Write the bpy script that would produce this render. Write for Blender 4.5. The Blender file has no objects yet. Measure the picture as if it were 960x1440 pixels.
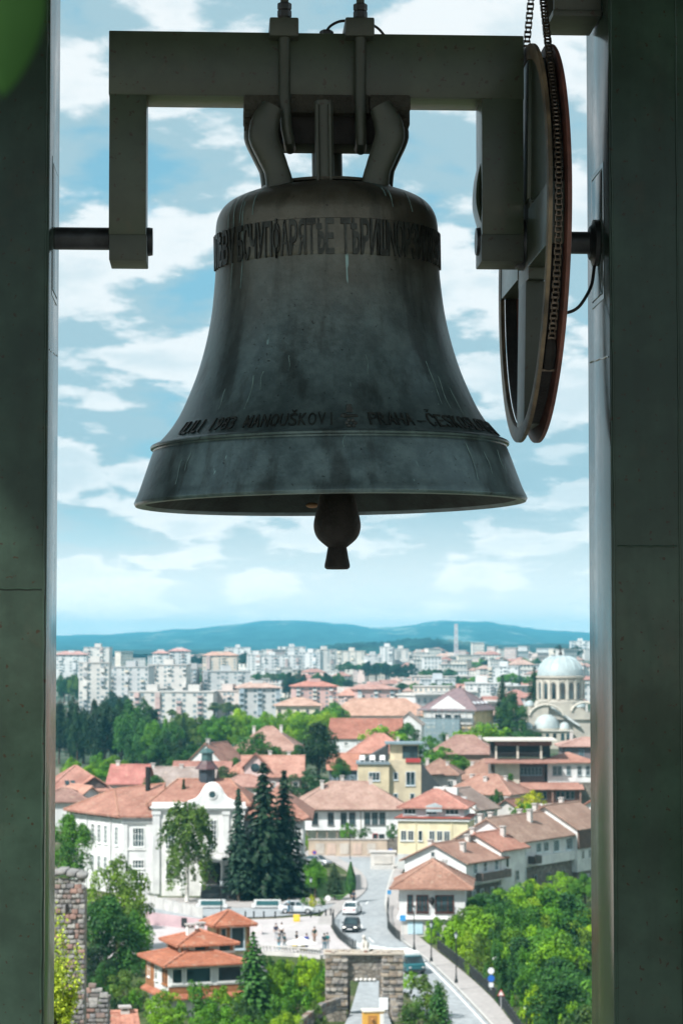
import bpy, bmesh, math, random
import numpy as np
from mathutils import Vector, Matrix
R = math.radians
rnd = random.Random(7)
scene = bpy.context.scene
COL = scene.collection

# ------------------------------------------------------------------ camera
ZC, FPX, HOR = 31.0, 3400.0, 910.0            # eye height, focal length and horizon row (photo pixels)
PITCH = math.atan((HOR - 720) / FPX)
cam_d = bpy.data.cameras.new('camera')
cam = bpy.data.objects.new('camera', cam_d); COL.objects.link(cam)
cam.location = (0, 0, ZC); cam.rotation_euler = (math.pi / 2 + PITCH, 0, 0)
cam_d.sensor_fit = 'VERTICAL'; cam_d.sensor_height = 36; cam_d.lens = 36 * FPX / 1440
cam_d.clip_start = 0.05; cam_d.clip_end = 60000
cam_d.dof.use_dof = True; cam_d.dof.focus_distance = 7.2; cam_d.dof.aperture_fstop = 12
scene.camera = cam

# ------------------------------------------------------------------ render settings
scene.render.engine = 'CYCLES'
scene.view_settings.view_transform = 'Standard'; scene.view_settings.look = 'None'
scene.view_settings.exposure = 0.66; scene.view_settings.gamma = 1.0
cy = scene.cycles
cy.use_denoising = True
cy.max_bounces = 6; cy.diffuse_bounces = 3; cy.glossy_bounces = 3; cy.transmission_bounces = 3
cy.transparent_max_bounces = 8; cy.volume_bounces = 0
cy.sample_clamp_indirect = 6

# ------------------------------------------------------------------ node helper
class NT:
    def __init__(s, tree): s.t = tree; s.t.nodes.clear()
    def n(s, typ, **kw):
        nd = s.t.nodes.new(typ)
        for k, v in kw.items():
            if k.startswith('i_'):
                key = k[2:]; key = int(key) if key.isdigit() else key
                sock = nd.inputs[key]
                if hasattr(v, 'is_output') or isinstance(v, bpy.types.NodeSocket): s.t.links.new(v, sock)
                else: sock.default_value = v
            else: setattr(nd, k, v)
        return nd
    def math(s, op, a, b=0.0, c=0.0, clamp=False):
        nd = s.t.nodes.new('ShaderNodeMath'); nd.operation = op; nd.use_clamp = clamp
        for i, v in enumerate((a, b, c)):
            if isinstance(v, bpy.types.NodeSocket): s.t.links.new(v, nd.inputs[i])
            else: nd.inputs[i].default_value = v
        return nd.outputs[0]
    def mix(s, f, a, b, blend='MIX'):
        nd = s.t.nodes.new('ShaderNodeMix'); nd.data_type = 'RGBA'; nd.blend_type = blend
        for idx, v in ((0, f), (6, a), (7, b)):
            if isinstance(v, bpy.types.NodeSocket): s.t.links.new(v, nd.inputs[idx])
            else: nd.inputs[idx].default_value = v if idx == 0 else (*v[:3], 1)
        return nd.outputs[2]
    def ramp(s, f, lo, hi):
        nd = s.t.nodes.new('ShaderNodeMapRange'); nd.clamp = True; nd.interpolation_type = 'SMOOTHSTEP'
        s.t.links.new(f, nd.inputs[0]); nd.inputs[1].default_value = lo; nd.inputs[2].default_value = hi
        return nd.outputs[0]
    def noise(s, vec, scale, detail=4, rough=.55, dist=0.0):
        nd = s.n('ShaderNodeTexNoise'); nd.inputs['Scale'].default_value = scale; nd.inputs['Detail'].default_value = detail
        nd.inputs['Roughness'].default_value = rough; nd.inputs['Distortion'].default_value = dist
        if vec is not None: s.t.links.new(vec, nd.inputs['Vector'])
        return nd.outputs[0]
    def link(s, a, b): s.t.links.new(a, b)

# ------------------------------------------------------------------ sky and sun
SUN_EL, SUN_AZ = R(47), R(226)      # azimuth measured clockwise from +Y: behind the camera, to the left
world = bpy.data.worlds.new('World'); scene.world = world; world.use_nodes = True
w = NT(world.node_tree)
sky = w.n('ShaderNodeTexSky', sky_type='NISHITA', sun_disc=False)
sky.sun_elevation = SUN_EL; sky.sun_rotation = SUN_AZ; sky.air_density = 1.0; sky.dust_density = 0.4; sky.ozone_density = 1.0
skyc = w.mix(0.72, sky.outputs[0], (2.7, 6.5, 8.5))
tc = w.n('ShaderNodeTexCoord')
sep = w.n('ShaderNodeSeparateXYZ', i_0=tc.outputs['Generated'])
den = w.math('ADD', w.math('MAXIMUM', sep.outputs[2], 0.0), 0.24)
def cloud_vec(shift):
    d2 = w.math('ADD', den, shift)
    c = w.n('ShaderNodeCombineXYZ', i_0=w.math('DIVIDE', sep.outputs[0], d2), i_1=w.math('DIVIDE', sep.outputs[1], d2), i_2=3.7)
    return c.outputs[0]
def cloud_density(shift):
    v = cloud_vec(shift)
    big = w.noise(v, 1.9, 2, .5)
    fine = w.noise(v, 5.6, 11, .60, .10)
    warp = w.n('ShaderNodeTexNoise', i_Vector=v, i_Scale=9.0); warp.inputs['Detail'].default_value = 4
    vv = w.n('ShaderNodeVectorMath', operation='MULTIPLY_ADD'); w.link(warp.outputs['Color'], vv.inputs[0]); vv.inputs[1].default_value = (.16, .16, .16); w.link(v, vv.inputs[2])
    puff = w.n('ShaderNodeTexVoronoi', feature='F1', i_Vector=vv.outputs[0], i_Scale=8.5)
    billow = w.math('MULTIPLY', w.math('SUBTRACT', 0.45, puff.outputs['Distance']), 0.26)
    return w.math('ADD', w.math('ADD', w.math('MULTIPLY', fine, 0.74), w.math('MULTIPLY', big, 0.34)), billow)
d0 = cloud_density(0.0); d1 = cloud_density(0.027)
mask = w.ramp(d0, 0.31, 0.46)
lit = w.ramp(w.math('SUBTRACT', d0, d1), -0.055, 0.06)
ccol = w.mix(lit, (4.6, 6.6, 7.5), (10.8, 11.1, 11.2))
thick = w.ramp(d0, 0.54, 0.68)                             # heavy cores turn grey-blue underneath
ccol = w.mix(w.math('MULTIPLY', thick, 0.45), ccol, (5.4, 7.4, 8.3))
full = w.mix(w.math('MULTIPLY', mask, 0.93), skyc, ccol)
hz = w.ramp(sep.outputs[2], -0.03, 0.07)                # pale glow low on the horizon, all the way round
full = w.mix(hz, (24.0, 21.0, 18.5), full)
bg = w.n('ShaderNodeBackground', i_0=full, i_1=0.057)
out = w.n('ShaderNodeOutputWorld', i_0=bg.outputs[0])

sun_d = bpy.data.lights.new('sun', 'SUN'); sun_d.energy = 4.6; sun_d.angle = R(2.0); sun_d.color = (1.0, 0.97, 0.92)
sun = bpy.data.objects.new('sun', sun_d); COL.objects.link(sun)
sdir = Vector((math.sin(SUN_AZ) * math.cos(SUN_EL), math.cos(SUN_AZ) * math.cos(SUN_EL), math.sin(SUN_EL)))
sun.rotation_euler = sdir.to_track_quat('Z', 'Y').to_euler(); sun.location = (-20, -20, 60)

# ------------------------------------------------------------------ photo pixel -> place
cp, sp = math.cos(PITCH), math.sin(PITCH)
def ray(px, py):
    u, v = (px - 480) / FPX, (720 - py) / FPX
    return Vector((u, cp - v * sp, sp + v * cp))
def P(px, py, Y):
    r = ray(px, py); return Vector((r.x / r.y * Y, Y, ZC + r.z / r.y * Y))
def G(px, py, z=0.0):
    r = ray(px, py); t = (z - ZC) / r.z; return Vector((r.x * t, r.y * t, z))

# ------------------------------------------------------------------ mesh builder
class MB:
    def __init__(s): s.v = []; s.f = []
    def add(s, vs, fs, M=None):
        o = len(s.v)
        s.v += [tuple(M @ Vector(p)) if M is not None else tuple(p) for p in vs]
        s.f += [tuple(i + o for i in f) for f in fs]; return s
    def box(s, c, size, M=None, taper=1.0):
        x, y, z = size[0] / 2, size[1] / 2, size[2] / 2
        vs = []
        for k, t in ((-1, 1.0), (1, taper)):
            vs += [(-x * t, -y * t, k * z), (x * t, -y * t, k * z), (x * t, y * t, k * z), (-x * t, y * t, k * z)]
        vs = [(a + c[0], b + c[1], d + c[2]) for a, b, d in vs]
        return s.add(vs, [(3, 2, 1, 0), (4, 5, 6, 7), (0, 1, 5, 4), (1, 2, 6, 5), (2, 3, 7, 6), (3, 0, 4, 7)], M)
    def bb(s, x0, x1, y0, y1, z0, z1):
        return s.box(((x0 + x1) / 2, (y0 + y1) / 2, (z0 + z1) / 2), (abs(x1 - x0), abs(y1 - y0), abs(z1 - z0)))
    def prism(s, poly, a, b, axis='y'):
        n = len(poly); vs = []
        for t in (a, b):
            for p, q in poly: vs.append({'y': (p, t, q), 'x': (t, p, q), 'z': (p, q, t)}[axis])
        fs = [tuple(range(n))[::-1], tuple(range(n, 2 * n))]
        fs += [(i, (i + 1) % n, n + (i + 1) % n, n + i) for i in range(n)]
        return s.add(vs, fs)
    def lathe(s, prof, n=24, M=None, closed=False, a0=0.0, a1=2 * math.pi):
        full = abs(a1 - a0 - 2 * math.pi) < 1e-6; m = n if full else n + 1
        vs = []
        for r, z in prof:
            for k in range(m):
                a = a0 + (a1 - a0) * k / n; vs.append((r * math.cos(a), r * math.sin(a), z))
        fs = []
        rows = len(prof)
        for i in range(rows if closed else rows - 1):
            j = (i + 1) % rows
            for k in range(n):
                k2 = (k + 1) % m
                fs.append((i * m + k, i * m + k2, j * m + k2, j * m + k))
        return s.add(vs, fs, M)
    def tube(s, pts, r, n=8, cap=True):
        pts = [Vector(p) for p in pts]; rs = r if isinstance(r, (list, tuple)) else [r] * len(pts)
        vs = []; up = None
        for i, p in enumerate(pts):
            t = (pts[min(i + 1, len(pts) - 1)] - pts[max(i - 1, 0)]).normalized()
            if up is None: up = Vector((0, 0, 1)) if abs(t.z) < .9 else Vector((0, 1, 0))
            a = t.cross(up).normalized(); b = a.cross(t).normalized(); up = b
            for k in range(n):
                an = 2 * math.pi * k / n; vs.append(p + (a * math.cos(an) + b * math.sin(an)) * rs[i])
        fs = []
        for i in range(len(pts) - 1):
            for k in range(n):
                fs.append((i * n + k, i * n + (k + 1) % n, (i + 1) * n + (k + 1) % n, (i + 1) * n + k))
        if cap: fs += [tuple(range(n))[::-1], tuple(range((len(pts) - 1) * n, len(pts) * n))]
        return s.add(vs, fs)
    def sweep(s, pts, wid, thk, side=(0, 1, 0), n=10, power=3.0):
        """bar with a rounded rectangular section; `side` is the thickness axis"""
        pts = [Vector(p) for p in pts]; sd = Vector(side).normalized(); vs = []
        for i, p in enumerate(pts):
            t = (pts[min(i + 1, len(pts) - 1)] - pts[max(i - 1, 0)]).normalized()
            a = t.cross(sd).normalized()
            ww = wid[i] if isinstance(wid, (list, tuple)) else wid
            for k in range(n):
                an = 2 * math.pi * (k + .5) / n; c, q = math.cos(an), math.sin(an)
                k2 = (abs(c) ** power + abs(q) ** power) ** (-1 / power)
                vs.append(p + a * (c * k2 * ww / 2) + sd * (q * k2 * thk / 2))
        fs = []
        for i in range(len(pts) - 1):
            for k in range(n): fs.append((i * n + k, i * n + (k + 1) % n, (i + 1) * n + (k + 1) % n, (i + 1) * n + k))
        fs += [tuple(range(n))[::-1], tuple(range((len(pts) - 1) * n, len(pts) * n))]
        return s.add(vs, fs)
    def ball(s, c, r, seg=12, rings=8, sq=(1, 1, 1)):
        prof = [(max(1e-4, math.sin(math.pi * i / rings)) * r, -math.cos(math.pi * i / rings) * r) for i in range(rings + 1)]
        return s.lathe(prof, seg, Matrix.Translation(c) @ Matrix.Diagonal((*sq, 1)))
    def mesh(s, name, smooth=False, sharp=35, bevel=0.0):
        me = bpy.data.meshes.new(name); me.from_pydata(s.v, [], s.f)
        bm = bmesh.new(); bm.from_mesh(me)
        bmesh.ops.recalc_face_normals(bm, faces=bm.faces)
        if bevel:
            ed = [e for e in bm.edges if len(e.link_faces) == 2 and e.calc_face_angle(0) > R(30)]
            bmesh.ops.bevel(bm, geom=ed, offset=bevel, segments=2, profile=.6, affect='EDGES', clamp_overlap=True)
            smooth = True
        bm.to_mesh(me); bm.free()
        if smooth:
            me.polygons.foreach_set('use_smooth', [True] * len(me.polygons)); me.set_sharp_from_angle(angle=R(sharp))
        return me
    def build(s, name, mat, parent=None, smooth=False, color=None, bevel=0.0, sharp=35):
        return obj(name, s.mesh(name, smooth, sharp, bevel), mat, parent, color)

def obj(name, me, mat, parent=None, color=None):
    if mat is not None and len(me.materials) == 0: me.materials.append(mat)
    o = bpy.data.objects.new(name, me); COL.objects.link(o)
    if parent is not None: o.parent = parent
    if color is not None: o.color = (*color, 1)
    return o
def tag(o, label=None, cat=None, group=None, kind=None):
    if label: o['label'] = label
    if cat: o['category'] = cat
    if group: o['group'] = group
    if kind: o['kind'] = kind
    return o
def empty(name, loc=(0, 0, 0), rz=0.0, label=None, cat=None, group=None):
    o = bpy.data.objects.new(name, None); COL.objects.link(o); o.empty_display_size = .2
    o.location = loc; o.rotation_euler = (0, 0, rz)
    return tag(o, label, cat, group)
KIDS = {}
def copy_tree(o, parent=None, color_map=None):
    c = o.copy(); COL.objects.link(c); c.parent = parent
    if color_map and o.name.split('.')[0] in color_map: c.color = (*color_map[o.name.split('.')[0]], 1)
    for ch in KIDS_of(o): copy_tree(ch, c, color_map)
    return c
def KIDS_of(o):
    if o.name not in KIDS: KIDS[o.name] = list(o.children)
    return KIDS[o.name]

# ------------------------------------------------------------------ materials
MATS = {}
def material(name):
    m = bpy.data.materials.new(name); m.use_nodes = True; MATS[name] = m
    return m, NT(m.node_tree)
def finish(nt, col, rough=.6, metal=0.0, bump=None, bstr=.3, bdist=.02, spec=.5, coat=0.0):
    b = nt.n('ShaderNodeBsdfPrincipled')
    for key, v in (('Base Color', col), ('Roughness', rough), ('Metallic', metal), ('Specular IOR Level', spec), ('Coat Weight', coat)):
        if isinstance(v, bpy.types.NodeSocket): nt.link(v, b.inputs[key])
        else: b.inputs[key].default_value = (*v[:3], 1) if key == 'Base Color' else v
    if bump is not None:
        bn = nt.n('ShaderNodeBump', i_Strength=bstr, i_Distance=bdist); nt.link(bump, bn.inputs['Height']); nt.link(bn.outputs[0], b.inputs['Normal'])
    o = nt.n('ShaderNodeOutputMaterial'); nt.link(b.outputs[0], o.inputs[0])
    return b
def objcol(nt): return nt.n('ShaderNodeObjectInfo').outputs['Color']
def ocoord(nt): return nt.n('ShaderNodeTexCoord').outputs['Object']
def gcoord(nt): return nt.n('ShaderNodeNewGeometry').outputs['Position']

def m_plain(name, col, rough=.6, metal=0.0, var=.25, scale=6.0, bump=.15, bdist=.01, spec=.5):
    m, nt = material(name); v = ocoord(nt); n = nt.noise(v, scale, 6, .6)
    lo = tuple(c * (1 - var) for c in col); hi = tuple(min(1, c * (1 + var)) for c in col)
    c = nt.mix(nt.ramp(n, .3, .7), lo, hi)
    finish(nt, c, rough, metal, nt.noise(v, scale * 5, 5, .6), bump, bdist, spec); return m
def m_obj(name, rough=.7, var=.2, scale=1.2, bump=.2, bdist=.02, spec=.4, streak=0.0, metal=0.0):
    """colour comes from the object; noise adds wear"""
    m, nt = material(name); v = gcoord(nt); oc = objcol(nt)
    n = nt.noise(v, scale, 6, .62)
    dark = nt.mix(1.0, oc, (1 - var, 1 - var, 1 - var * .9), 'MULTIPLY')
    c = nt.mix(nt.ramp(n, .36, .66), dark, oc)
    if streak:
        mp = nt.n('ShaderNodeMapping', i_0=v); mp.inputs['Scale'].default_value = (1.6, 1.6, .14)
        sn = nt.noise(mp.outputs[0], 1.0, 5, .65)
        c = nt.mix(nt.math('MULTIPLY', nt.ramp(sn, .52, .75), streak), c, (.22, .20, .18))
    finish(nt, c, rough, metal, nt.noise(v, scale * 9, 4, .6), bump, bdist, spec); return m
# dark green-grey painted steel of the bell stand, blistered and faintly rusty
def steel_paint(name, base, rough, rust=.25, streaks=0.0, bstr=.25, spec=.5):
    m, nt = material(name); v = ocoord(nt)
    n = nt.noise(v, 3.0, 7, .65); n2 = nt.noise(v, 26.0, 5, .6); spots = nt.noise(v, 55.0, 2, .5)
    c = nt.mix(nt.ramp(n, .35, .7), tuple(x * .72 for x in base), tuple(x * 1.25 for x in base))
    c = nt.mix(nt.math('MULTIPLY', nt.ramp(nt.noise(v, 5.5, 6, .7), .56, .74), rust), c, (.105, .055, .026))
    c = nt.mix(nt.math('MULTIPLY', nt.ramp(spots, .66, .70), .8), c, (.030, .016, .009))
    rg = nt.math('ADD', nt.math('MULTIPLY', n2, .14), rough - .07)
    if streaks:
        mp = nt.n('ShaderNodeMapping', i_0=v); mp.inputs['Scale'].default_value = (7, 7, .8)
        sn = nt.noise(mp.outputs[0], 1.0, 6, .6)
        c = nt.mix(nt.math('MULTIPLY', nt.ramp(sn, .45, .68), streaks), c, (.010, .010, .010))
        rg = nt.math('ADD', rg, nt.math('MULTIPLY', nt.ramp(sn, .42, .62), .28 * streaks))
    b = nt.math('ADD', nt.math('MULTIPLY', nt.noise(v, 70, 3, .5), .6), nt.math('MULTIPLY', nt.ramp(spots, .68, .76), -.9))
    finish(nt, c, rg, 0.0, b, bstr, .004, spec); return m
M_STEEL = steel_paint('steel_paint', (.038, .045, .033), .5)
M_POST = steel_paint('post_paint', (.028, .050, .036), .17, .10, .25, .04, .22)
M_YOKE = steel_paint('yoke_paint', (.036, .049, .029), .33, .35, 0, .10, .4)

def bell_bronze():
    m, nt = material('bell_bronze'); v = ocoord(nt)
    sepz = nt.n('ShaderNodeSeparateXYZ', i_0=v).outputs[2]
    n = nt.noise(v, 3.2, 8, .65); n2 = nt.noise(v, 11.0, 8, .68)
    zf = nt.ramp(nt.math('ADD', sepz, nt.math('MULTIPLY', n, .35)), -.40, .12)     # patina is browner on the waist, greener at the lip
    green = nt.mix(nt.ramp(n2, .35, .68), (.074, .108, .114), (.132, .185, .190))
    brown = nt.mix(nt.ramp(n2, .38, .68), (.084, .074, .056), (.122, .114, .092))
    c = nt.mix(zf, green, brown)
    mp = nt.n('ShaderNodeMapping', i_0=v); mp.inputs['Scale'].default_value = (9, 9, .7)
    run = nt.noise(mp.outputs[0], 1.0, 5, .6)
    c = nt.mix(nt.math('MULTIPLY', nt.ramp(run, .50, .66), .55), c, (.020, .022, .019))
    mp2 = nt.n('ShaderNodeMapping', i_0=v); mp2.inputs['Scale'].default_value = (34, 34, 1.6)
    dr = nt.noise(mp2.outputs[0], 1.0, 3, .5); br = nt.noise(v, 5.0, 3, .5)
    drip = nt.math('MULTIPLY', nt.ramp(dr, .705, .735), nt.ramp(br, .52, .60))
    c = nt.mix(nt.math('MULTIPLY', drip, .7), c, (.26, .40, .38))
    pit = nt.ramp(nt.noise(v, 75, 4, .6), .64, .72)
    c = nt.mix(nt.math('MULTIPLY', pit, .7), c, (.010, .010, .010))
    rg = nt.math('ADD', .24, nt.math('MULTIPLY', n2, .34))
    b = nt.math('ADD', nt.noise(v, 42, 6, .6), nt.math('MULTIPLY', pit, -.6))
    finish(nt, c, rg, .6, b, .22, .006, .5); return m
M_BELL = bell_bronze()
M_BELL_DARK = m_plain('bell_letter_bronze', (.034, .038, .035), .5, .5, .45, 30)
M_BELL_IN = m_plain('bell_interior_shade', (.016, .024, .021), .75, .2, .5, 12, .4)  # shade inside the bell mouth, painted in as a darker colour
M_DRIP = m_plain('verdigris_drip', (.13, .20, .195), .8, 0, .35, 40)
M_IRON = m_plain('clapper_iron', (.018, .016, .015), .7, .3, .4, 18, .4)
M_WOOD = m_plain('packing_timber', (.030, .028, .020), .85, 0, .45, 14, .6, .02)
M_CHAIN = m_plain('chain_steel', (.11, .085, .065), .38, .8, .5, 40)
M_CABLE = m_plain('cable_rubber', (.012, .013, .014), .5, 0, .2, 20)
M_RIM = m_plain('wheel_rim_paint', (.12, .085, .050), .55, .1, .55, 9, .3)
M_RIMRED = m_plain('wheel_rim_primer', (.115, .040, .028), .6, .05, .4, 9, .3)
M_AXLE = m_plain('axle_steel', (.030, .033, .036), .45, .4, .4, 16)

# ------------------------------------------------------------------ bell stand: one local frame, yawed about the bell's axis
D0, YAW = 7.39, R(2.9)
_o = P(461, 700, D0); ORG = Vector((_o.x, D0, ZC))
MF = Matrix.Translation(ORG) @ Matrix.Rotation(YAW, 4, 'Z')
_inv = MF.inverted(); _co = _inv @ Vector((0, 0, ZC))
def L(px, py, ly=0.0):
    d = _inv.to_3x3() @ ray(px, py); t = (ly - _co.y) / d.y
    q = _co + d * t; return q.x, q.z
def lx(px, ly=0.0, py=400): return L(px, py, ly)[0]
def lz(py, ly=0.0, px=461): return L(px, py, ly)[1]
PXM = FPX / D0
def place(o, loc=(0, 0, 0), rot=None):
    o.matrix_world = MF @ Matrix.Translation(loc) @ (rot or Matrix.Identity(4)); return o
def stand_empty(name, label, cat, loc=(0, 0, 0), rot=None, group=None):
    e = empty(name, label=label, cat=cat, group=group); place(e, loc, rot); return e

# --- bell -----------------------------------------------------------
def catmull(pts, k=4):
    out = []
    for i in range(len(pts) - 1):
        p0 = pts[max(i - 1, 0)]; p1 = pts[i]; p2 = pts[i + 1]; p3 = pts[min(i + 2, len(pts) - 1)]
        for j in range(k):
            t = j / k
            out.append(tuple(.5 * (2 * b + (c - a) * t + (2 * a - 5 * b + 4 * c - d) * t * t + (3 * b - a - 3 * c + d) * t ** 3)
                             for a, b, c, d in zip(p0, p1, p2, p3)))
    out.append(pts[-1]); return out
BZ = lz(300)                                             # bell origin height
def prof(pts): return [(r / PXM, lz(py) - BZ) for r, py in pts]
waist = catmull(prof([(158, 381), (159.5, 400), (164, 440), (172, 480), (183.5, 520), (196, 552), (209, 580), (223, 602), (236, 617), (245, 626)]))
shoulder = catmull(prof([(84, 269), (110, 275), (134, 284.5), (148, 296), (155.5, 312), (157.5, 332)]))
outer = prof([(0.5, 267), (80, 267.5)]) + shoulder + waist + prof([(248, 627), (249.5, 630.5), (248, 634)]) + \
    catmull(prof([(249, 635), (254, 648), (261, 668), (269, 690), (274, 701), (276, 706)])) + prof([(274, 710), (268, 711), (262, 706)])
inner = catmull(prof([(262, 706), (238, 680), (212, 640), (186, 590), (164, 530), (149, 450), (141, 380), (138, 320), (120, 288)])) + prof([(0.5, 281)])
TILT = Matrix.Rotation(R(-0.85), 4, 'Y')
bell = stand_empty('bell', 'large dark bronze bell with raised inscriptions hanging from the steel headstock', 'bell', (lx(459, 0, 300), 0, BZ), TILT)
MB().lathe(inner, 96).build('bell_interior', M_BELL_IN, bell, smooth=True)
MB().lathe(outer, 128).build('bell_body', M_BELL, bell, smooth=True, sharp=50)
band = MB().lathe(prof([(156.5, 332), (158.1, 334), (158.4, 345), (158.6, 372), (158.8, 380), (157.5, 383.5)]), 128).build('inscription_band', M_BELL, bell, smooth=True)
ring = MB().lathe([(r + .004, z) for r, z in prof([(246, 624.5), (249, 626), (250.6, 628), (250, 630.5), (247, 632)])], 128).build('moulded_ring', M_BELL, bell, smooth=True)
MB().lathe(prof([(60, 268), (93, 269), (92, 265), (86, 264), (60, 264)]), 64).build('crown_plate', M_BELL, bell, smooth=True)

def surf(table, z):
    for (r0, z0), (r1, z1) in zip(table, table[1:]):
        if z0 >= z >= z1: return r0 + (r1 - r0) * (z0 - z) / max(1e-9, z0 - z1)
    return table[-1][0]
OUT = shoulder + waist
def glyph(ch, bold=.0):
    cu = bpy.data.curves.new('glyph', 'FONT'); cu.body = ch; cu.size = 1.0; cu.extrude = .02; cu.resolution_u = 3; cu.offset = bold
    ob = bpy.data.objects.new('glyph', cu); COL.objects.link(ob)
    dg = bpy.context.evaluated_depsgraph_get(); dg.update()
    me = bpy.data.meshes.new_from_object(ob.evaluated_get(dg))
    co = np.empty(len(me.vertices) * 3); me.vertices.foreach_get('co', co); co = co.reshape(-1, 3)
    bpy.data.objects.remove(ob); bpy.data.curves.remove(cu)
    return me, co
def wrap_word(word, a0, a1, ztop, zbot, height, parent, table, proud, bold=.012, wscale=1.0):
    """each letter is its own mesh bent round the bell between the angles a0 and a1 (degrees from the front)"""
    n = len(word); adv = (a1 - a0) / n
    for i, ch in enumerate(word):
        if ch == ' ': continue
        me, co = glyph(ch, bold)
        if len(co) == 0: continue
        if False:                  # slab serifs on the stems of the lower line
            top_, bot_ = SERIF.get(ch, ((), ())); xa, xb = co[:, 0].min(), co[:, 0].max(); bx = MB()
            mv = [tuple(v.co) for v in me.vertices]; mf = [tuple(p.vertices) for p in me.polygons]
            for lst, yy in ((top_, .70), (bot_, .03)):
                for q in lst: x = xa + (xb - xa) * q; bx.bb(x - .10, x + .10, -.02, .02, yy - .028, yy + .028)
            vb = [(a, c, b) for a, b, c in bx.v]; me2 = bpy.data.meshes.new('letter'); me2.from_pydata(mv + vb, [], mf + [tuple(i + len(mv) for i in f) for f in bx.f])
            bpy.data.meshes.remove(me); me = me2; co = np.array(mv + vb)
        x0, x1 = co[:, 0].min(), co[:, 0].max(); cap = .73
        ac = a0 + adv * (i + .5)
        zc = (ztop + zbot) / 2
        rc = surf(table, zc); wa = adv * wscale * .84 * min(1.0, (x1 - x0) / .56 if ch in 'I-1–i' else 1.0)
        res = np.empty_like(co)
        for j, (x, y, z) in enumerate(co):
            a = R(ac + ((x - x0) / max(1e-6, x1 - x0) - .5) * wa)
            zz = zbot + (ztop - zbot) * (y / cap)
            rr = surf(table, zz) + (proud if z > 0 else -.003)
            res[j] = (math.sin(a) * rr, -math.cos(a) * rr, zz)
        me.vertices.foreach_set('co', res.ravel()); me.materials.clear(); me.update()
        o = obj('letter', me, M_BELL_DARK, parent)
SERIF = {'U': ((.1, .9), ()), 'L': ((.15,), (.15,)), 'I': ((.5,), (.5,)), 'M': ((.06, .94), (.06, .94)), 'A': ((), (.08, .92)), 'N': ((.1, .9), (.1,)), 'K': ((.12, .88), (.12, .9)), 'V': ((.08, .92), ()),
         'P': ((.16,), (.16,)), 'R': ((.14,), (.14, .9)), 'H': ((.13, .87), (.13, .87)), 'E': ((.16,), (.16,)), '1': ((), (.6,))}
bt = [(158.4 / PXM, 1), (158.4 / PXM, -1)]
def zpf(py): return lz(py) - BZ
for wd, a0, a1 in (('ИЛѢВѴ', -86, -55), ('БСЧУПФАРЯТѢЕ', -53, 1), ('ТѢРИШNОРЗИККСВИТИ', 4, 88)):
    wrap_word(wd, a0, a1, zpf(335.5), zpf(381), 0, band, bt, .0052, .022, 1.10)
for wd, a0, a1 in (('ULILI', -63, -49.5), ('1983', -46.5, -35.5), ('MANOUŠKOVI', -32, -.5), ('PRAHA', 10, 26), ('–', 27, 31), ('ČESKOSLOVENSKO', 31.5, 83)):
    wrap_word(wd, a0, a1, zpf(600), zpf(618.5), 0, ring, OUT, .0055, .004)
def on_bell(a, z, off=0.0):
    rr = surf(OUT, z) + off + .002; return Vector((math.sin(R(a)) * rr, -math.cos(R(a)) * rr, z))
em = MB()                                               # founder's mark between the two words: a small bell over a crossbar and a flower
for da, z0, s in ((0, zpf(593), .011), (0, zpf(598), .014)):
    p = on_bell(4.1 + da, z0, .003); em.box(p, (s * 1.5, .014, s), None, .8)
em.tube([on_bell(2.0, zpf(607), .001), on_bell(6.2, zpf(606), .001)], .0055, 6)
for a, s in ((2.2, .011), (6.2, .006)): em.ball(on_bell(a, zpf(606.5)), s, 8, 6, (1, .6, .8))
for k in range(6):
    an = 2 * math.pi * k / 6; em.ball(on_bell(4.1 + 1.3 * math.cos(an), zpf(617) + .010 * math.sin(an)), .0068, 8, 5, (1, .7, 1))
em.build('founder_mark', M_BELL_DARK, ring, smooth=True)

rd = random.Random(3)
def drip(a, py0, py1, wpx, tab=None):
    m = MB(); n = 9; vs = []; ph = rd.random() * 6
    for i in range(n + 1):
        t = i / n; z = zpf(max(271, py0 + (py1 - py0) * t)); aa = a + .45 * math.sin(ph + t * 5) * (1 - .3 * t); hw = .8 * wpx * (1 - .55 * t) * (.75 + .4 * rd.random()) / 2
        rr = surf(OUT, z) + .0012
        for s in (-1, 1):
            an = R(aa) + s * hw / PXM / rr; vs.append((math.sin(an) * rr, -math.cos(an) * rr, z))
        an = R(aa); vs.append((math.sin(an) * (rr + .0012), -math.cos(an) * (rr + .0012), z))
    fs = []
    for i in range(n):
        b = i * 3; fs += [(b, b + 2, b + 5, b + 3), (b + 2, b + 1, b + 4, b + 5)]
    m.add(vs, fs); return m.build('verdigris_drip', M_DRIP, bell, smooth=True)
for a, y0, y1, wd in ((-62, 292, 332, 2.2), (-57, 282, 352, 2.6), (-52, 279, 330, 2.2), (-50, 268, 420, 3.4), (-43, 272, 322, 3.2), (-58, 345, 425, 2.0),
                      (30, 272, 300, 5), (33, 278, 315, 3.5), (46, 288, 318, 2.2), (62, 290, 310, 2.0),
                      (-34, 545, 592, 3.2), (-30, 540, 566, 2.4), (-47, 560, 588, 2.2), (-19, 520, 542, 2.0), (43, 525, 585, 2.2), (47, 545, 590, 2.4), (53, 560, 600, 2.0), (13, 520, 548, 1.8)):
    drip(a, y0, y1, wd)
lip = [(249 / PXM + (276 - 249) / PXM * t, zpf(635 + 71 * t)) for t in (0, .3, .6, 1)]
OUT = OUT + lip
for a, y0, y1, wd in ((-50, 648, 672, 2.4), (-53, 655, 690, 2.0), (1.5, 632, 650, 2.0), (44, 640, 690, 2.4), (52, 650, 680, 1.8), (61, 645, 672, 2.0)):
    drip(a, y0, y1, wd)
M_PALE = m_plain('worn_bronze', (.30, .17, .09), .6, .4, .3, 40)
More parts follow.
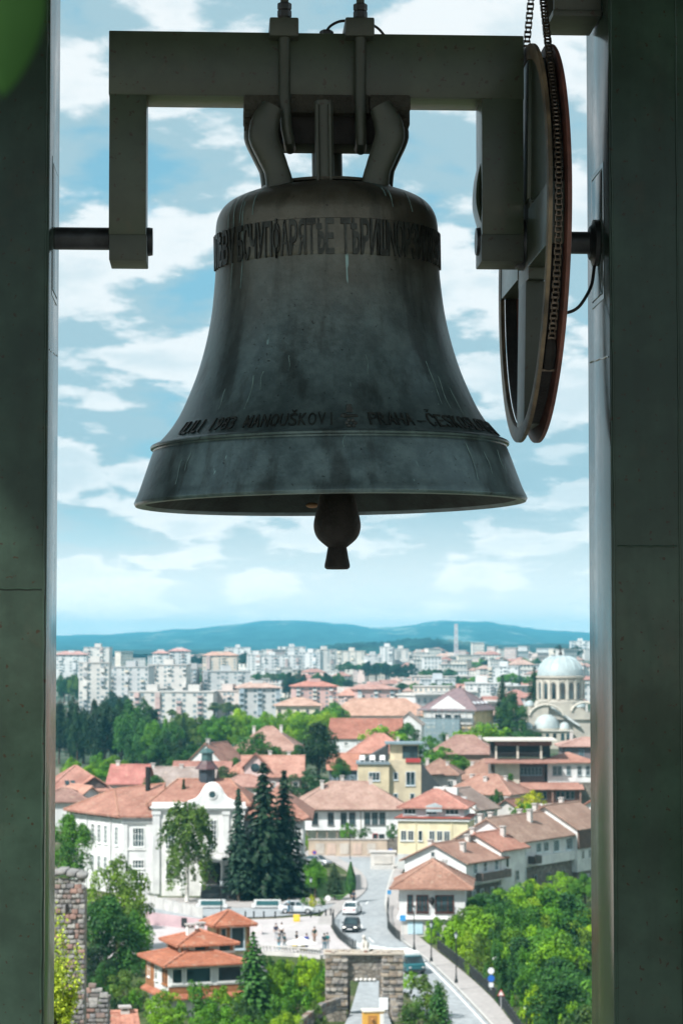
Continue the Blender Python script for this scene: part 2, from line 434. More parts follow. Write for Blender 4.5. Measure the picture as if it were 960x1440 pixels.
MB().ball((lx(437, .3) - lx(459), .50, zpf(697)), .021, 12, 6, (1, .5, .45)).build('strike_spot', M_PALE, bell, smooth=True)

# canons: the cast loops that carry the bell
def canon(pts, wid, ly, thk):
    q = [(*([lx(px, ly, py) - lx(459, 0, 300)]), ly, lz(py, ly) - BZ) for px, py in pts]
    sm = catmull(q, 5); wl = [30, 39, 42, 38, 35, 39, 46]; ww = [(np.interp(i / (len(sm) - 1) * 6, range(7), wl) if wid > 40 and len(pts) > 5 else wid) / PXM for i in range(len(sm))]
    m = MB().sweep(sm, ww, thk, n=18, power=2.6); return m.build('crown_loop', M_YOKEB, bell, smooth=True, sharp=60)
M_YOKEB = steel_paint('canon_paint', (.046, .052, .040), .5, .2)
Lp = [(385, 150), (375, 171), (372, 192), (380, 215), (389, 238), (394, 262), (395, 282)]
for ly, dx in ((-.165, 0), (.10, -7)):
    canon([(x + dx, y) for x, y in Lp], 41, ly, .075)
    canon([(920 - x - dx + 1, y) for x, y in Lp], 41, ly, .075)
canon([(457, 143), (457, 200), (457, 284)], 26, -.17, .05)
canon([(461, 190), (461, 230), (461, 275)], 44, .14, .07)
for sx in (-9, 9):
    x = lx(457 + sx, -.225, 200) - lx(459, 0, 300)
    MB().tube([(x, -.196, lz(146, -.2) - BZ), (x, -.196, lz(284, -.2) - BZ)], .006, 6).build('crown_rib', M_YOKEB, bell, smooth=True)

# --- clapper ---------------------------------------------------------
clap = stand_empty('clapper', 'black iron clapper with a ball and square tail showing below the bell mouth', 'clapper', (lx(474, 0, 740), 0, lz(740)))
def cz(py): return lz(py) - lz(740)
MB().lathe(catmull([(r / PXM, cz(py)) for r, py in ((13, 560), (15, 640), (20, 680), (28, 712), (33, 735), (32, 748), (27, 758), (17, 767), (13, 770))]), 28).build('clapper_ball', M_IRON, clap, smooth=True)
MB().lathe([(r / PXM, cz(py)) for r, py in ((10, 760), (13.5, 770), (16, 785), (18, 794), (18, 798), (15, 800.5), (.5, 801))], 20, Matrix.Rotation(R(8), 4, 'Z')).build('clapper_tail', M_IRON, clap, smooth=True)

# --- headstock (yoke) -------------------------------------------------
yoke = stand_empty('headstock', 'olive painted steel headstock beam with two hanging arms carrying the bell', 'headstock')
FY = -.085                                                # front plane
def yb(name, x0, x1, y0, y1, a, b, mat, parent=None, bevel=.004):
    xa, za = L(x0, y1, a); xb, zb = L(x1, y0, a)
    return MB().bb(xa, xb, a, b, za, zb).build(name, mat, parent or yoke, bevel=bevel)
yb('beam', 153, 736, 50, 133, FY, .085, M_YOKE)
yb('arm', 153, 206.5, 132.3, 330, FY + .0015, .0835, M_YOKE)
yb('arm', 677.5, 735.5, 132.3, 330, FY + .0015, .0835, M_YOKE)
yb('bearing_block', 153.5, 206.8, 329.5, 366, FY - .002, .082, M_STEEL)
yb('bearing_block', 676.8, 736, 329.5, 367, FY - .002, .082, M_STEEL)
for px in (209.5, 674):
    x, z = L(px, 340, 0)
    MB().lathe([(.001, -.012), (.042, -.012), (.044, 0), (.042, .012), (.001, .012)], 28, Matrix.Translation((x, 0, z)) @ Matrix.Rotation(R(90), 4, 'Y')).build('bearing_cap', M_AXLE, yoke, smooth=True)
# welding rags / swollen seam on the inner face of the near arm
zs = [lz(y, 0) for y in (215, 240, 262, 290, 320, 345)]
MB().sweep(catmull([(lx(677, 0, 300) + .01, 0, zs[0]), (lx(674, 0, 300), 0, zs[1]), (lx(670.5, 0), 0, zs[2]), (lx(670, 0), 0, zs[3]), (lx(676, 0) + .004, 0, zs[4])], 6), .02, .12).build('weld_seam', M_YOKE, yoke, smooth=True)
yb('axle', 70, 153.3, 322.5, 353, -.033, .033, M_AXLE, bevel=0).hide_render = False
ax = [o for o in yoke.children if o.name.startswith('axle')][0]
z_ax = lz(338.5); bpy.data.objects.remove(ax)
for x0, x1 in ((lx(60), lx(153.5)), (lx(735), lx(845))):
    MB().tube([(x0, 0, z_ax), (x1, 0, z_ax)], .0345, 28).build('axle', M_AXLE, yoke, smooth=True)
# timber packing between beam and crown: three baulks
for x0, x1, y0, y1, a, b in ((343, 401, 133.2, 155, -.125, .12), (401.6, 519.5, 133.2, 158, -.112, .12), (520, 577, 133.2, 155, -.125, .12)):
    yb('timber_packing', x0, x1, y0, y1, a, b, M_WOOD, bevel=.006)
yb('crown_block', 386, 540, 158.3, 202, -.06, .09, M_IRON, bevel=.008)
yb('timber_packing', 343.5, 576, 155.3, 174, -.02, .12, M_WOOD, bevel=.004)
# clamp rods with blocks and nuts
for px, bend in ((400, 7), (506.5, 1)):
    xs = lx(px, -.12, 30)
    yb('clamp_block', px - 21, px + 20, 24, 50, -.145, .13, M_STEEL, bevel=.006)
    for k, (ra, y0, y1) in enumerate(((.0215, 14.5, 24.5), (.0215, 4.5, 13.8))):
        z0, z1 = lz(y1, -.125), lz(y0, -.125)
        MB().lathe([(.001, z0), (ra * .93, z0), (ra, z0 + .003), (ra, z1 - .003), (ra * .93, z1), (.001, z1)], 6, Matrix.Translation((xs, -.118, 0))).build('nut', M_AXLE, yoke)
    pts = [(xs, -.118, lz(-3, -.118)), (xs, -.118, lz(10, -.118)), (xs, -.118, lz(55, -.118)), (xs, -.118, lz(140, -.118))]
    pts += [(xs + bend * .4 / PXM, -.118, lz(180, -.118)), (xs + bend / PXM, -.112, lz(200, -.118)), (xs + bend * 1.2 / PXM, -.085, lz(208, -.1)), (xs + bend * 1.3 / PXM, .07, lz(206, .07))]
    MB().tube(pts, [.0125, .0125, .0175, .0175, .0175, .0175, .0175, .0165], 14).build('clamp_rod', M_STEEL, yoke, smooth=True)
x = lx(459, 0, 45)
MB().lathe([(.001, lz(53)), (.022, lz(53)), (.022, lz(45)), (.018, lz(43)), (.001, lz(43))], 6, Matrix.Translation((x, 0, 0))).build('bolt_head', M_AXLE, yoke)

cab = tag(MB().tube([Vector((lx(px, ly, py), ly, lz(py, ly))) for px, py, ly in catmull([(458, 46, 0), (464, 37, 0), (477, 30, .02), (492, 29, .05), (512, 30, .1), (530, 38, .12), (541, 50, .12), (548, 60, .12)], 4)], .0045, 8).build('wire_cable', M_CABLE, smooth=True),
          'thin black cable looping over the top of the headstock between the clamp nuts', 'cable'); place(cab)

# --- ringing wheel ------------------------------------------------------
WC = (lx(748, 0, 340), 0, lz(342)); WR = .612
wheel = stand_empty('chain_pulley', 'tall steel ringing wheel with grooved rusty rim and four broad spokes', 'wheel', WC, Matrix.Rotation(R(1.0), 4, 'Y'))
AX = Matrix.Rotation(R(90), 4, 'Y')
T = .033
MB().lathe([(WR, -T), (WR, -T + .011), (WR - .035, -T + .016), (WR - .046, -T + .014), (WR - .046, -T + .001), (WR - .02, -T - .003)], 128, AX, closed=True).build('inner_flange', M_RIM, wheel, smooth=True)
MB().lathe([(WR, T), (WR, T - .011), (WR - .05, T - .016), (WR - .062, T - .014), (WR - .062, T + .002), (WR - .02, T + .004)], 128, AX, closed=True).build('outer_flange', M_RIMRED, wheel, smooth=True)
MB().lathe([(WR - .047, -T + .0155), (WR - .047, T - .0155), (WR - .064, T - .0155), (WR - .064, -T + .0155)], 128, AX, closed=True).build('groove', M_IRON, wheel, smooth=True)
for k in range(4):
    MB().bb(-T + .003, T - .003, -.09, .09, .125, WR - .047).build('spoke', M_YOKE if k != 2 else M_STEEL, wheel, bevel=.004).matrix_local = Matrix.Rotation(R(90 * k), 4, 'X')
for a0, a1 in ((R(9), R(81)), (R(99), R(171))):                  # web plates between the upper spokes
    pts = [(0.16 * math.cos((a0 + a1) / 2), .16 * math.sin((a0 + a1) / 2))] + [((WR - .044) * math.cos(a), (WR - .044) * math.sin(a)) for a in np.linspace(a0, a1, 16)]
    MB().prism(pts, -T + .012, -T + .020, 'x').build('web_plate', M_YOKE, wheel)
MB().bb(-T + .006, T - .006, -.125, .125, -.125, .125).build('hub_plate', M_STEEL, wheel, bevel=.005)
MB().lathe([(.036, -.05), (.075, -.05), (.08, -.04), (.08, .04), (.075, .05), (.036, .05)], 32, AX, closed=True).build('hub', M_AXLE, wheel, smooth=True)

# --- chain over the wheel, up to the drive above -------------------------
HS = .87; rs = .05; rc = WR - .033
chain = stand_empty('drive_chain', 'rusty roller chain running in the wheel groove and up out of view', 'chain', WC, Matrix.Rotation(R(1.0), 4, 'Y'))
th = math.acos((rc - rs) / HS)                            # tangent angle from the top
path = []
def arc(a0, a1, r, cz0, n):
    return [Vector((0, -math.sin(a) * r, cz0 + math.cos(a) * r)) for a in np.linspace(a0, a1, n)]
path = arc(R(127), th, rc, 0, 60) + arc(th, -th, rs, HS, 12) + arc(-th, R(-127), rc, 0, 60)
seg = [0.0]
for a, b in zip(path, path[1:]): seg.append(seg[-1] + (b - a).length)
def along(s):
    i = max(0, min(len(seg) - 2, int(np.searchsorted(seg, s)) - 1)); t = (s - seg[i]) / (seg[i + 1] - seg[i])
    return path[i].lerp(path[i + 1], t), (path[i + 1] - path[i]).normalized()
PITCHC = .0158
lk = {}
for kind in (0, 1):
    m = MB(); g = .0095 if kind == 0 else .0065
    for s in (-1, 1): m.box((s * g, 0, 0), (.0028, .0115, .0205))
    for e in (-1, 1): m.tube([(-g, 0, e * PITCHC / 2), (g, 0, e * PITCHC / 2)], .0042, 6)
    lk[kind] = m.mesh('link')
nl = int(seg[-1] / PITCHC)
front_links = 0
for i in range(nl):
    p, t = along((i + .5) * PITCHC)
    if p.z > 1.0: continue
    o = obj('link', lk[i % 2], M_CHAIN, chain)
    nrm = Vector((1, 0, 0)).cross(t).normalized()
    o.matrix_local = Matrix(((1, nrm.x, t.x, p.x), (0, nrm.y, t.y, p.y), (0, nrm.z, t.z, p.z), (0, 0, 0, 1)))
m = MB().lathe([(.018, -.03), (rs - .008, -.022), (rs - .004, -.006), (rs - .004, .006), (rs - .008, .022), (.018, .03)], 24, AX @ Matrix.Translation((0, 0, 0)), closed=True)
sk = m.build('sprocket', M_IRON, chain, smooth=True); sk.location = (0, 0, HS)
a = R(131); q = Vector((0, -math.sin(a) * rc, math.cos(a) * rc)); tt = Vector((0, -math.cos(a), -math.sin(a)))
MB().tube([q + Vector((0, 0, .04)) - tt * .03, q, q + tt * .06], [.008, .022, .019], 8).build('chain_shackle', M_IRON, chain, smooth=True)
MB().tube([q + Vector((-.028, 0, 0)) + tt * .07, q + Vector((.034, 0, 0)) + tt * .07], .006, 8).build('shackle_pin', M_CHAIN, chain, smooth=True)

# --- posts ---------------------------------------------------------------
ZB, ZT = -2.55, lz(-330)                                  # foot on the platform, top under the added shade roof
def post(label, sgn, inner_px, seam_py):
    e = stand_empty('steel_post', label, 'post', group='posts of the bell stand')
    xi = lx(inner_px, 0, 700); wdt = .30; d = .216
    x0, x1 = (xi, xi + wdt) if sgn > 0 else (xi - wdt, xi)
    MB().bb(x0, x1, -d, d, ZB, ZT).build('post_body', M_POST, e, bevel=.008)
    xf = xi + sgn * .012
    MB().tube([(xi + sgn * (.010 + .0012 * math.sin(k * 2.1)), -d + .001, ZB + .1 + k * .06) for k in range(int((ZT - ZB) / .06) - 2)], .0042, 6).build('weld_bead', M_POST, e, smooth=True)
    MB().tube([(xi + sgn * (.207 + .0008 * math.sin(k * 1.7)), -d - .0002, ZB + .1 + k * .06) for k in range(int((ZT - ZB) / .06) - 2)], .0036, 6).build('weld_bead', M_POST, e, smooth=True)
    z = lz(seam_py, -d, 800 if sgn > 0 else 40)
    MB().tube([(xi + sgn * (.018 + k * .02), -d, z + .0012 * math.sin(k * 2.3)) for k in range(10)], .0034, 6).build('weld_seam', M_POST, e, smooth=True)
    z = lz(510 if sgn > 0 else 505, 0)
    MB().tube([(xi, -d + .02 + k * .04, z + .002 * math.sin(k * 1.9) + k * .003) for k in range(10)], .003, 6).build('weld_seam', M_POST, e, smooth=True)
    # bearing plate let into the inner face
    zc = z_ax
    fr = MB()
    for (ya, yb_, za, zb) in ((-.12, .12, -.19, -.175), (-.12, .12, .215, .23), (-.12, -.105, -.175, .215), (.105, .12, -.175, .215)):
        fr.bb(xi - sgn * .0015, xi + sgn * .006, ya, yb_, zc + za, zc + zb)
    fr.build('plate_edge', M_POST, e)
    MB().bb(xi - sgn * .003, xi + sgn * .004, -.1, .1, zc - .17, zc + .21).build('bearing_plate', M_POST, e, bevel=.003)
    if sgn > 0: MB().lathe([(.036, 0), (.072, 0), (.072, .012), (.058, .016), (.05, .024), (.036, .026)], 28, Matrix.Translation((xi - sgn * .003, 0, zc)) @ Matrix.Rotation(R(-90 * sgn), 4, 'Y'), closed=True).build('bearing_flange', M_AXLE, e, smooth=True)
    MB().bb(x0 - .1, x1 + .1, -d - .1, d + .1, ZB - .02, ZB + .03).build('foot_plate', M_STEEL, e)
    return e, xi
pr, xr = post('dark green steel post right of the ringing wheel', 1, 842, 768)
pl, xl = post('dark green steel post on the left, its narrow inner face bright with sky', -1, 74.5, 828)
br = stand_empty('drive_bracket', 'short steel bracket jutting from the right post above the wheel', 'bracket')
xa, za = L(777, 22, -.12); xb, _ = L(845, 22, -.12)
MB().bb(xa, xb, -.12, .12, za, za + .02).build('bracket_plate', M_STEEL, br, bevel=.003)
MB().bb(xa + .004, xb, -.112, -.10, za + .0203, za + .22).build('bracket_web', M_STEEL, br, bevel=.003)
MB().bb(xa + .004, xb, .10, .112, za + .0203, za + .22).build('bracket_web', M_STEEL, br, bevel=.003)
cab2 = tag(MB().tube([Vector((lx(px, ly, py), ly, lz(py, ly))) for px, py, ly in catmull([(780, 438, 0), (798, 437, -.01), (812, 430, -.02), (823, 415, -.02), (831, 398, -.01), (834, 380, 0), (836, 360, 0)], 4)], .0052, 8).build('ground_cable', M_CABLE, smooth=True),
           'black cable bowed between the wheel and the right post bearing', 'cable'); place(cab2)

# --- unseen roof added to shade the stand; platform extended forward to bounce light up ------------------------
rf = MB().bb(-2.6, 2.6, -3.2, 1.25, ZT + .001, ZT + .12)
rfo = rf.build('added_shade_roof', M_STEEL, bevel=.01); place(rfo); tag(rfo, kind='structure')
M_CONC = m_plain('platform_concrete', (.24, .235, .22), .85, 0, .3, 3, .3)
pf = MB().bb(-3.2, 3.2, -12.5, 6.2, ZB - .5, ZB - .02).build('platform', M_CONC, bevel=.02); place(pf); tag(pf, kind='structure')

# --- leaf hanging into the frame, close to the lens -------------------------
def m_leafblade():
    m, nt = material('near_leaf'); v = ocoord(nt)
    c = nt.mix(nt.noise(v, 30, 4, .6), (.010, .040, .008), (.022, .075, .012))
    b = finish(nt, c, .6, 0, nt.noise(v, 60, 3, .5), .2, .002, .25)
    tr = nt.n('ShaderNodeBsdfTranslucent', i_0=(.04, .14, .015, 1)); mx = nt.n('ShaderNodeMixShader', i_0=.18)
    o = [n for n in nt.t.nodes if n.type == 'OUTPUT_MATERIAL'][0]
    nt.link(b.outputs[0], mx.inputs[1]); nt.link(tr.outputs[0], mx.inputs[2]); nt.link(mx.outputs[0], o.inputs[0]); return m
M_LEAF1 = m_leafblade(); M_TWIG = m_plain('twig_bark', (.05, .035, .02), .9, 0, .3, 60)
tw0 = P(-60, -60, 1.15)
tw = empty('tree_twig', tw0, label='out of focus green leaf hanging at the top left corner', cat='leaf')
def leaf(tip, root, wid, droop):
    a, b = Vector(root) - tw0, Vector(tip) - tw0; m = MB(); n = 12
    d = (b - a); side = d.cross(Vector((0, 1, 0))).normalized(); nor = side.cross(d).normalized()
    vs = []; fs = []
    for i in range(n + 1):
        t = i / n; hw = wid * (math.sin(math.pi * t ** .8) ** .8) / 2 + .0006
        c = a + d * t + nor * (droop * t * t)
        vs += [c - side * hw + nor * hw * .35, c, c + side * hw + nor * hw * .35]
    for i in range(n):
        k = i * 3; fs += [(k, k + 1, k + 4, k + 3), (k + 1, k + 2, k + 5, k + 4)]
    m.add(vs, fs); m.build('leaf_blade', M_LEAF1, tw, smooth=True, sharp=80)
leaf(P(2, 136, 1.15), P(16, -85, 1.13), .034, .003)
leaf(P(-90, 90, 1.19), P(-60, -90, 1.16), .04, -.004)
MB().tube([(0, 0, 0), P(16, -85, 1.13) - tw0], .0009, 6).build('stalk', M_TWIG, tw)
MB().tube([P(-160, -190, 1.18) - tw0, (0, 0, 0), P(30, -220, 1.1) - tw0], .002, 6).build('twig', M_TWIG, tw)
# ================================================================== the town
M_PLASTER = m_obj('plaster_wall', .85, .20, .6, .25, .03, .3, .30)
def m_roof():
    m, nt = material('clay_tile_roof'); oc = objcol(nt); v = ocoord(nt); g = gcoord(nt)
    n1 = nt.noise(g, .38, 7, .7); n2 = nt.noise(g, 3.2, 4, .7)
    c = nt.mix(nt.ramp(n1, .35, .68), nt.mix(1.0, oc, (.66, .60, .58), 'MULTIPLY'), oc)
    c = nt.mix(nt.math('MULTIPLY', nt.ramp(n2, .46, .66), .75), c, nt.mix(1.0, oc, (.50, .46, .46), 'MULTIPLY'))
    c = nt.mix(nt.math('MULTIPLY', nt.ramp(nt.noise(g, 1.7, 5, .7), .55, .68), .55), c, (.42, .33, .25))
    sp = nt.n('ShaderNodeSeparateXYZ', i_0=v)
    def rows(s, f): return nt.math('ABSOLUTE', nt.math('SINE', nt.math('MULTIPLY', s, f)))
    b = nt.math('ADD', nt.math('MAXIMUM', rows(sp.outputs[0], 11.0), rows(sp.outputs[1], 11.0)), nt.math('MULTIPLY', rows(sp.outputs[2], 16.0), .8))
    finish(nt, c, .85, 0, nt.math('ADD', b, nt.math('MULTIPLY', n2, 1.0)), .6, .07, .3); return m
M_ROOF = m_roof()
M_FRAME = m_obj('window_frame_paint', .6, .1, 2, .1, .01)
def m_glass():
    m, nt = material('window_glass'); g = gcoord(nt)
    n = nt.noise(g, .35, 2, .5)
    c = nt.mix(nt.ramp(n, .4, .6), (.012, .022, .026), (.04, .075, .085))
    finish(nt, c, .12, 0, None, 0, 0, .6); return m
M_GLASS = m_glass()
M_TRIM = m_obj('painted_trim', .7, .12, 1.5, .15, .01)
M_TIMBER = m_obj('timber_boards', .75, .35, 2.2, .4, .02)
M_STONEWALL = None
def m_rubble(name, a, b, scale):
    m, nt = material(name); v = gcoord(nt)
    vo = nt.n('ShaderNodeTexVoronoi', i_Vector=v, i_Scale=scale)
    e = nt.n('ShaderNodeTexVoronoi', feature='DISTANCE_TO_EDGE', i_Vector=v, i_Scale=scale)
    bw = nt.n('ShaderNodeRGBToBW', i_0=vo.outputs['Color'])
    c = nt.mix(bw.outputs[0], a, b); c = nt.mix(nt.ramp(nt.noise(v, 2.5, 5, .7), .4, .7), nt.mix(1, c, (.7, .68, .66), 'MULTIPLY'), c)
    j = nt.ramp(e.outputs[0], 0.0, .08)
    c = nt.mix(j, tuple(x * .55 for x in a), c)
    finish(nt, c, .9, 0, nt.math('ADD', j, nt.noise(v, 9, 4, .6)), .6, .06, .3); return m
M_RUBBLE = m_rubble('rubble_masonry', (.17, .155, .135), (.33, .30, .26), 2.2)
M_STONE = m_obj('stone_block', .9, .38, 2.5, .8, .05, .3)
M_PALESTONE = m_obj('church_stone', .85, .2, .5, .3, .03, .3)
M_DOME = m_obj('sheet_metal_dome', .5, .15, .8, .1, .02, .5)
M_DARKROOF = m_obj('slate_roof', .55, .25, 1.2, .3, .03, .5)

def roof_geo(w, d, rise, ov, kind, thick=.16):
    """roof solid over a w x d plan; z = 0 is the wall head. Returns mesh builder and its ridge/hip lines."""
    W, D = w / 2 + ov, d / 2 + ov
    hw, hd = w / 2, d / 2
    if kind == 'gable_x': dz = rise * ov / hd
    elif kind == 'gable_y': dz = rise * ov / hw
    else: dz = rise * ov / min(hw, hd)
    e = -dz
    base = [(-W, -D), (W, -D), (W, D), (-W, D)]
    m = MB(); lines = []
    if kind == 'flat':
        m.bb(-W, W, -D, D, 0, max(thick, rise)); return m, lines
    if kind == 'shed':                                     # falls towards the front
        vs = [(-W, -D, e), (W, -D, e), (W, D, rise), (-W, D, rise)]
        vs += [(a, b, c - thick) for a, b, c in vs]
        m.add(vs, [(0, 1, 2, 3), (7, 6, 5, 4), (0, 4, 5, 1), (1, 5, 6, 2), (2, 6, 7, 3), (3, 7, 4, 0)]); return m, lines
    if kind == 'gable_x': r0, r1 = (-W, 0, rise), (W, 0, rise)
    elif kind == 'gable_y': r0, r1 = (0, -D, rise), (0, D, rise)
    elif kind == 'hip':
        if w >= d: k = hw - hd; r0, r1 = (-k, 0, rise), (k, 0, rise)
        else: k = hd - hw; r0, r1 = (0, -k, rise), (0, k, rise)
    along_x = kind == 'gable_x' or (kind == 'hip' and w >= d)
    top = [(a, b, e) for a, b in base] + [r0, r1]
    bot = [(a, b, e - thick) for a, b in base]
    if kind in ('gable_x', 'gable_y'): bot += [(r0[0], r0[1], rise - thick), (r1[0], r1[1], rise - thick)]
    n = len(top); vs = top + bot
    if along_x: fs = [(0, 1, 5, 4), (2, 3, 4, 5), (3, 0, 4), (1, 2, 5)]
    else: fs = [(1, 2, 5, 4), (3, 0, 4, 5), (0, 1, 4), (2, 3, 5)]
    if kind == 'hip':
        fs += [(0, 3 + n, 0 + n)[:0] or (n + 3, n + 2, n + 1, n)]
        fs += [(i, n + i, n + (i + 1) % 4, (i + 1) % 4) for i in range(4)]
        m.add(vs, fs)
        lines.append((r0, r1))
        for i in range(4):
            c = top[i]; q = min((r0, r1), key=lambda q: (q[0] - c[0]) ** 2 + (q[1] - c[1]) ** 2); lines.append((c, q))
    else:
        if along_x:
            fs = [(0, 1, 5, 4), (2, 3, 4, 5), (n + 4, n + 5, n + 1, n), (n + 5, n + 4, n + 3, n + 2),
                  (0, n, n + 1, 1), (2, n + 2, n + 3, 3), (0, 4, n + 4, n), (3, n + 3, n + 4, 4), (1, n + 1, n + 5, 5), (2, 5, n + 5, n + 2)]
        else:
            fs = [(1, 2, 5, 4), (3, 0, 4, 5), (n + 4, n + 5, n + 2, n + 1), (n + 5, n + 4, n, n + 3),
                  (1, n + 1, n + 2, 2), (3, n + 3, n, 0), (0, n, n + 4, 4), (1, 4, n + 4, n + 1), (2, n + 2, n + 5, 5), (3, 5, n + 5, n + 3)]
        m.add(vs, fs); lines.append((r0, r1))
    return m, lines

WCACHE = {}
def window_mesh(w, h, nx, ny, arch=False):
    key = (round(w, 2), round(h, 2), nx, ny)
    if key not in WCACHE:
        f = MB(); t = min(.11, w * .12); dp = .09
        for x in (-w / 2 + t / 2, w / 2 - t / 2): f.bb(x - t / 2, x + t / 2, -dp, .01, -h / 2, h / 2)
        for z in (-h / 2 + t / 2, h / 2 - t / 2): f.bb(-w / 2 + t, w / 2 - t, -dp, .01, z - t / 2, z + t / 2)
        for i in range(1, nx): x = -w / 2 + w * i / nx; f.bb(x - t * .3, x + t * .3, -dp + .012, 0, -h / 2 + t, h / 2 - t)
        for j in range(1, ny): z = -h / 2 + h * j / ny; f.bb(-w / 2 + t, w / 2 - t, -dp + .016, 0, z - t * .25, z + t * .25)
        f.bb(-w / 2 - .07, w / 2 + .07, -dp - .07, .01, -h / 2 - .09, -h / 2 - .001)
        p = MB().bb(-w / 2 + t * .6, w / 2 - t * .6, -.035, -.004, -h / 2 + t * .6, h / 2 - t * .6)
        WCACHE[key] = (f.mesh('window'), p.mesh('pane'))
    return WCACHE[key]
FACE = {'f': 0, 'r': 90, 'b': 180, 'l': -90}
def face_matrix(face, w, d, u, z):
    a = R(FACE[face]); q = d / 2 if face in 'fb' else w / 2
    return Matrix.Rotation(a, 4, 'Z') @ Matrix.Translation((u, -q, z))
def add_window(parent, face, w, d, u, z, ww, wh, nx=2, ny=2, col=(.75, .75, .72), dxy=(0, 0)):
    fm, pm = window_mesh(ww, wh, nx, ny)
    M = Matrix.Translation((dxy[0], dxy[1], 0)) @ face_matrix(face, w, d, u, z)
    o = obj('window', fm, M_FRAME, parent, col); o.matrix_local = M
    obj('pane', pm, M_GLASS, o)
    return o
def add_chimney(roof, x, y, z0, z1, s=.55, col=(.56, .53, .50)):
    z1 = z0 + (z1 - z0) * .68
    c = MB().box((x, y, (z0 + z1) / 2), (s, s, z1 - z0)).build('chimney', M_PLASTER, roof, color=col)
    MB().box((x, y, z1 + .22), (s + .2, s + .2, .12)).box((x - s * .35, y, z1 + .08), (.12, s, .17)).box((x + s * .35, y, z1 + .08), (.12, s, .17)).build('chimney_cap', M_TRIM, roof, color=(.45, .42, .40))

class House:
    """origin: centre of the plan at the foot of the walls"""
    def __init__(s, label, px, ye, Y, w, d, h, anchor=(0, -1), yaw=0.0, name='house', cat='house', group=None):
        p = P(px, ye, Y); a = R(yaw)
        ax, ay = anchor[0] * w / 2, anchor[1] * d / 2
        off = Vector((ax * math.cos(a) - ay * math.sin(a), ax * math.sin(a) + ay * math.cos(a), 0))
        s.w, s.d, s.h = w, d, h
        s.e = empty(name, p - off - Vector((0, 0, h)), a, label, cat, group); s.roof = None
    def walls(s, col, mat=None, w=None, d=None, z0=0, z1=None, gable=None, rise=0, dx=0, dy=0, name='wall'):
        w = w or s.w; d = d or s.d; z1 = s.h if z1 is None else z1
        m = MB()
        if gable == 'x': m.prism([(-d / 2, z0), (d / 2, z0), (d / 2, z1), (0, z1 + rise - .03), (-d / 2, z1)], -w / 2, w / 2, 'x')
        elif gable == 'y': m.prism([(-w / 2, z0), (w / 2, z0), (w / 2, z1), (0, z1 + rise - .03), (-w / 2, z1)], -d / 2, d / 2, 'y')
        else: m.bb(-w / 2, w / 2, -d / 2, d / 2, z0, z1)
        m.v = [(a + dx, b + dy, c) for a, b, c in m.v]
        return m.build(name, mat or M_PLASTER, s.e, color=col)
    def cap(s, kind, rise, col, ov=.6, w=None, d=None, z=None, dx=0, dy=0, mat=None, ridge=True, name='roof', thick=.16):
        if col is not ORANGE: jb, jw = rnd.uniform(.84, 1.12), rnd.uniform(-.08, .08); col = tuple((a * .74 + b * .26) * jb * k for a, b, k in zip(col, (.44, .34, .30), (1, 1 + jw * .5, 1 + jw)))
        m, lines = roof_geo(w or s.w, d or s.d, rise, ov, kind, thick)
        o = m.build(name, mat or M_ROOF, s.e, color=col); o.location = (dx, dy, (s.h if z is None else z) + (rise * ov / (min(w or s.w, d or s.d) / 2) - .02 if kind == 'hip' else 0))
        if ridge and lines:
            t = MB()
            for a, b in lines: t.tube([a, b], .13, 6)
            t.build('ridge_tiles', M_ROOF, o, color=tuple(min(1, c * 1.18 + .03) for c in col))
        s.roof = o; return o
    def win(s, face, us, z, ww, wh, nx=2, ny=2, col=(.75, .75, .72), w=None, d=None, dxy=(0, 0)):
        for u in us: add_window(s.e, face, w or s.w, d or s.d, u, z, ww, wh, nx, ny, col, dxy)
        return s
    def row(s, face, n, z, ww, wh, nx=2, ny=2, col=(.75, .75, .72), margin=1.0, w=None, d=None, dxy=(0, 0)):
        q = ((w or s.w) if face in 'fb' else (d or s.d)) / 2 - margin
        us = [0] if n == 1 else [-q + 2 * q * i / (n - 1) for i in range(n)]
        return s.win(face, us, z, ww, wh, nx, ny, col, w, d, dxy)
    def part(s, name, mb, mat, col=None, bevel=0.0): return mb.build(name, mat, s.e, color=col, bevel=bevel)
    def chim(s, *spots):
        for x, y, z0, z1 in spots: add_chimney(s.roof, x, y, z0, z1)
        return s

# roof and wall colours
TERRA, PINK, BROWN, ORANGE, GREYR = (.40, .165, .105), (.50, .23, .17), (.30, .165, .12), (.43, .165, .095), (.30, .26, .24)
PALE, RED = (.55, .33, .24), (.42, .12, .09)
WHITE, CREAM, YELLOW, BEIGE, PINKW, GREYW = (.68, .69, .68), (.72, .66, .54), (.74, .66, .45), (.62, .49, .29), (.74, .55, .52), (.50, .50, .48)
def simple(label, px, ye, Y, w, d, h, kind, rise, wall, roof, yaw=0, anchor=(0, -1), wins=(), ov=.55, chim=(), name='house', cat='house', group=None, rmat=None):
    H = House(label, px, ye, Y, w, d, h, anchor, yaw, name, cat, group)
    H.walls(wall, gable={'gable_x': 'x', 'gable_y': 'y'}.get(kind), rise=rise)
    H.cap(kind, rise, roof, ov, mat=rmat)
    for wn in wins: H.row(*wn[:5], **(wn[5] if len(wn) > 5 else {}))
    H.chim(*chim); return H
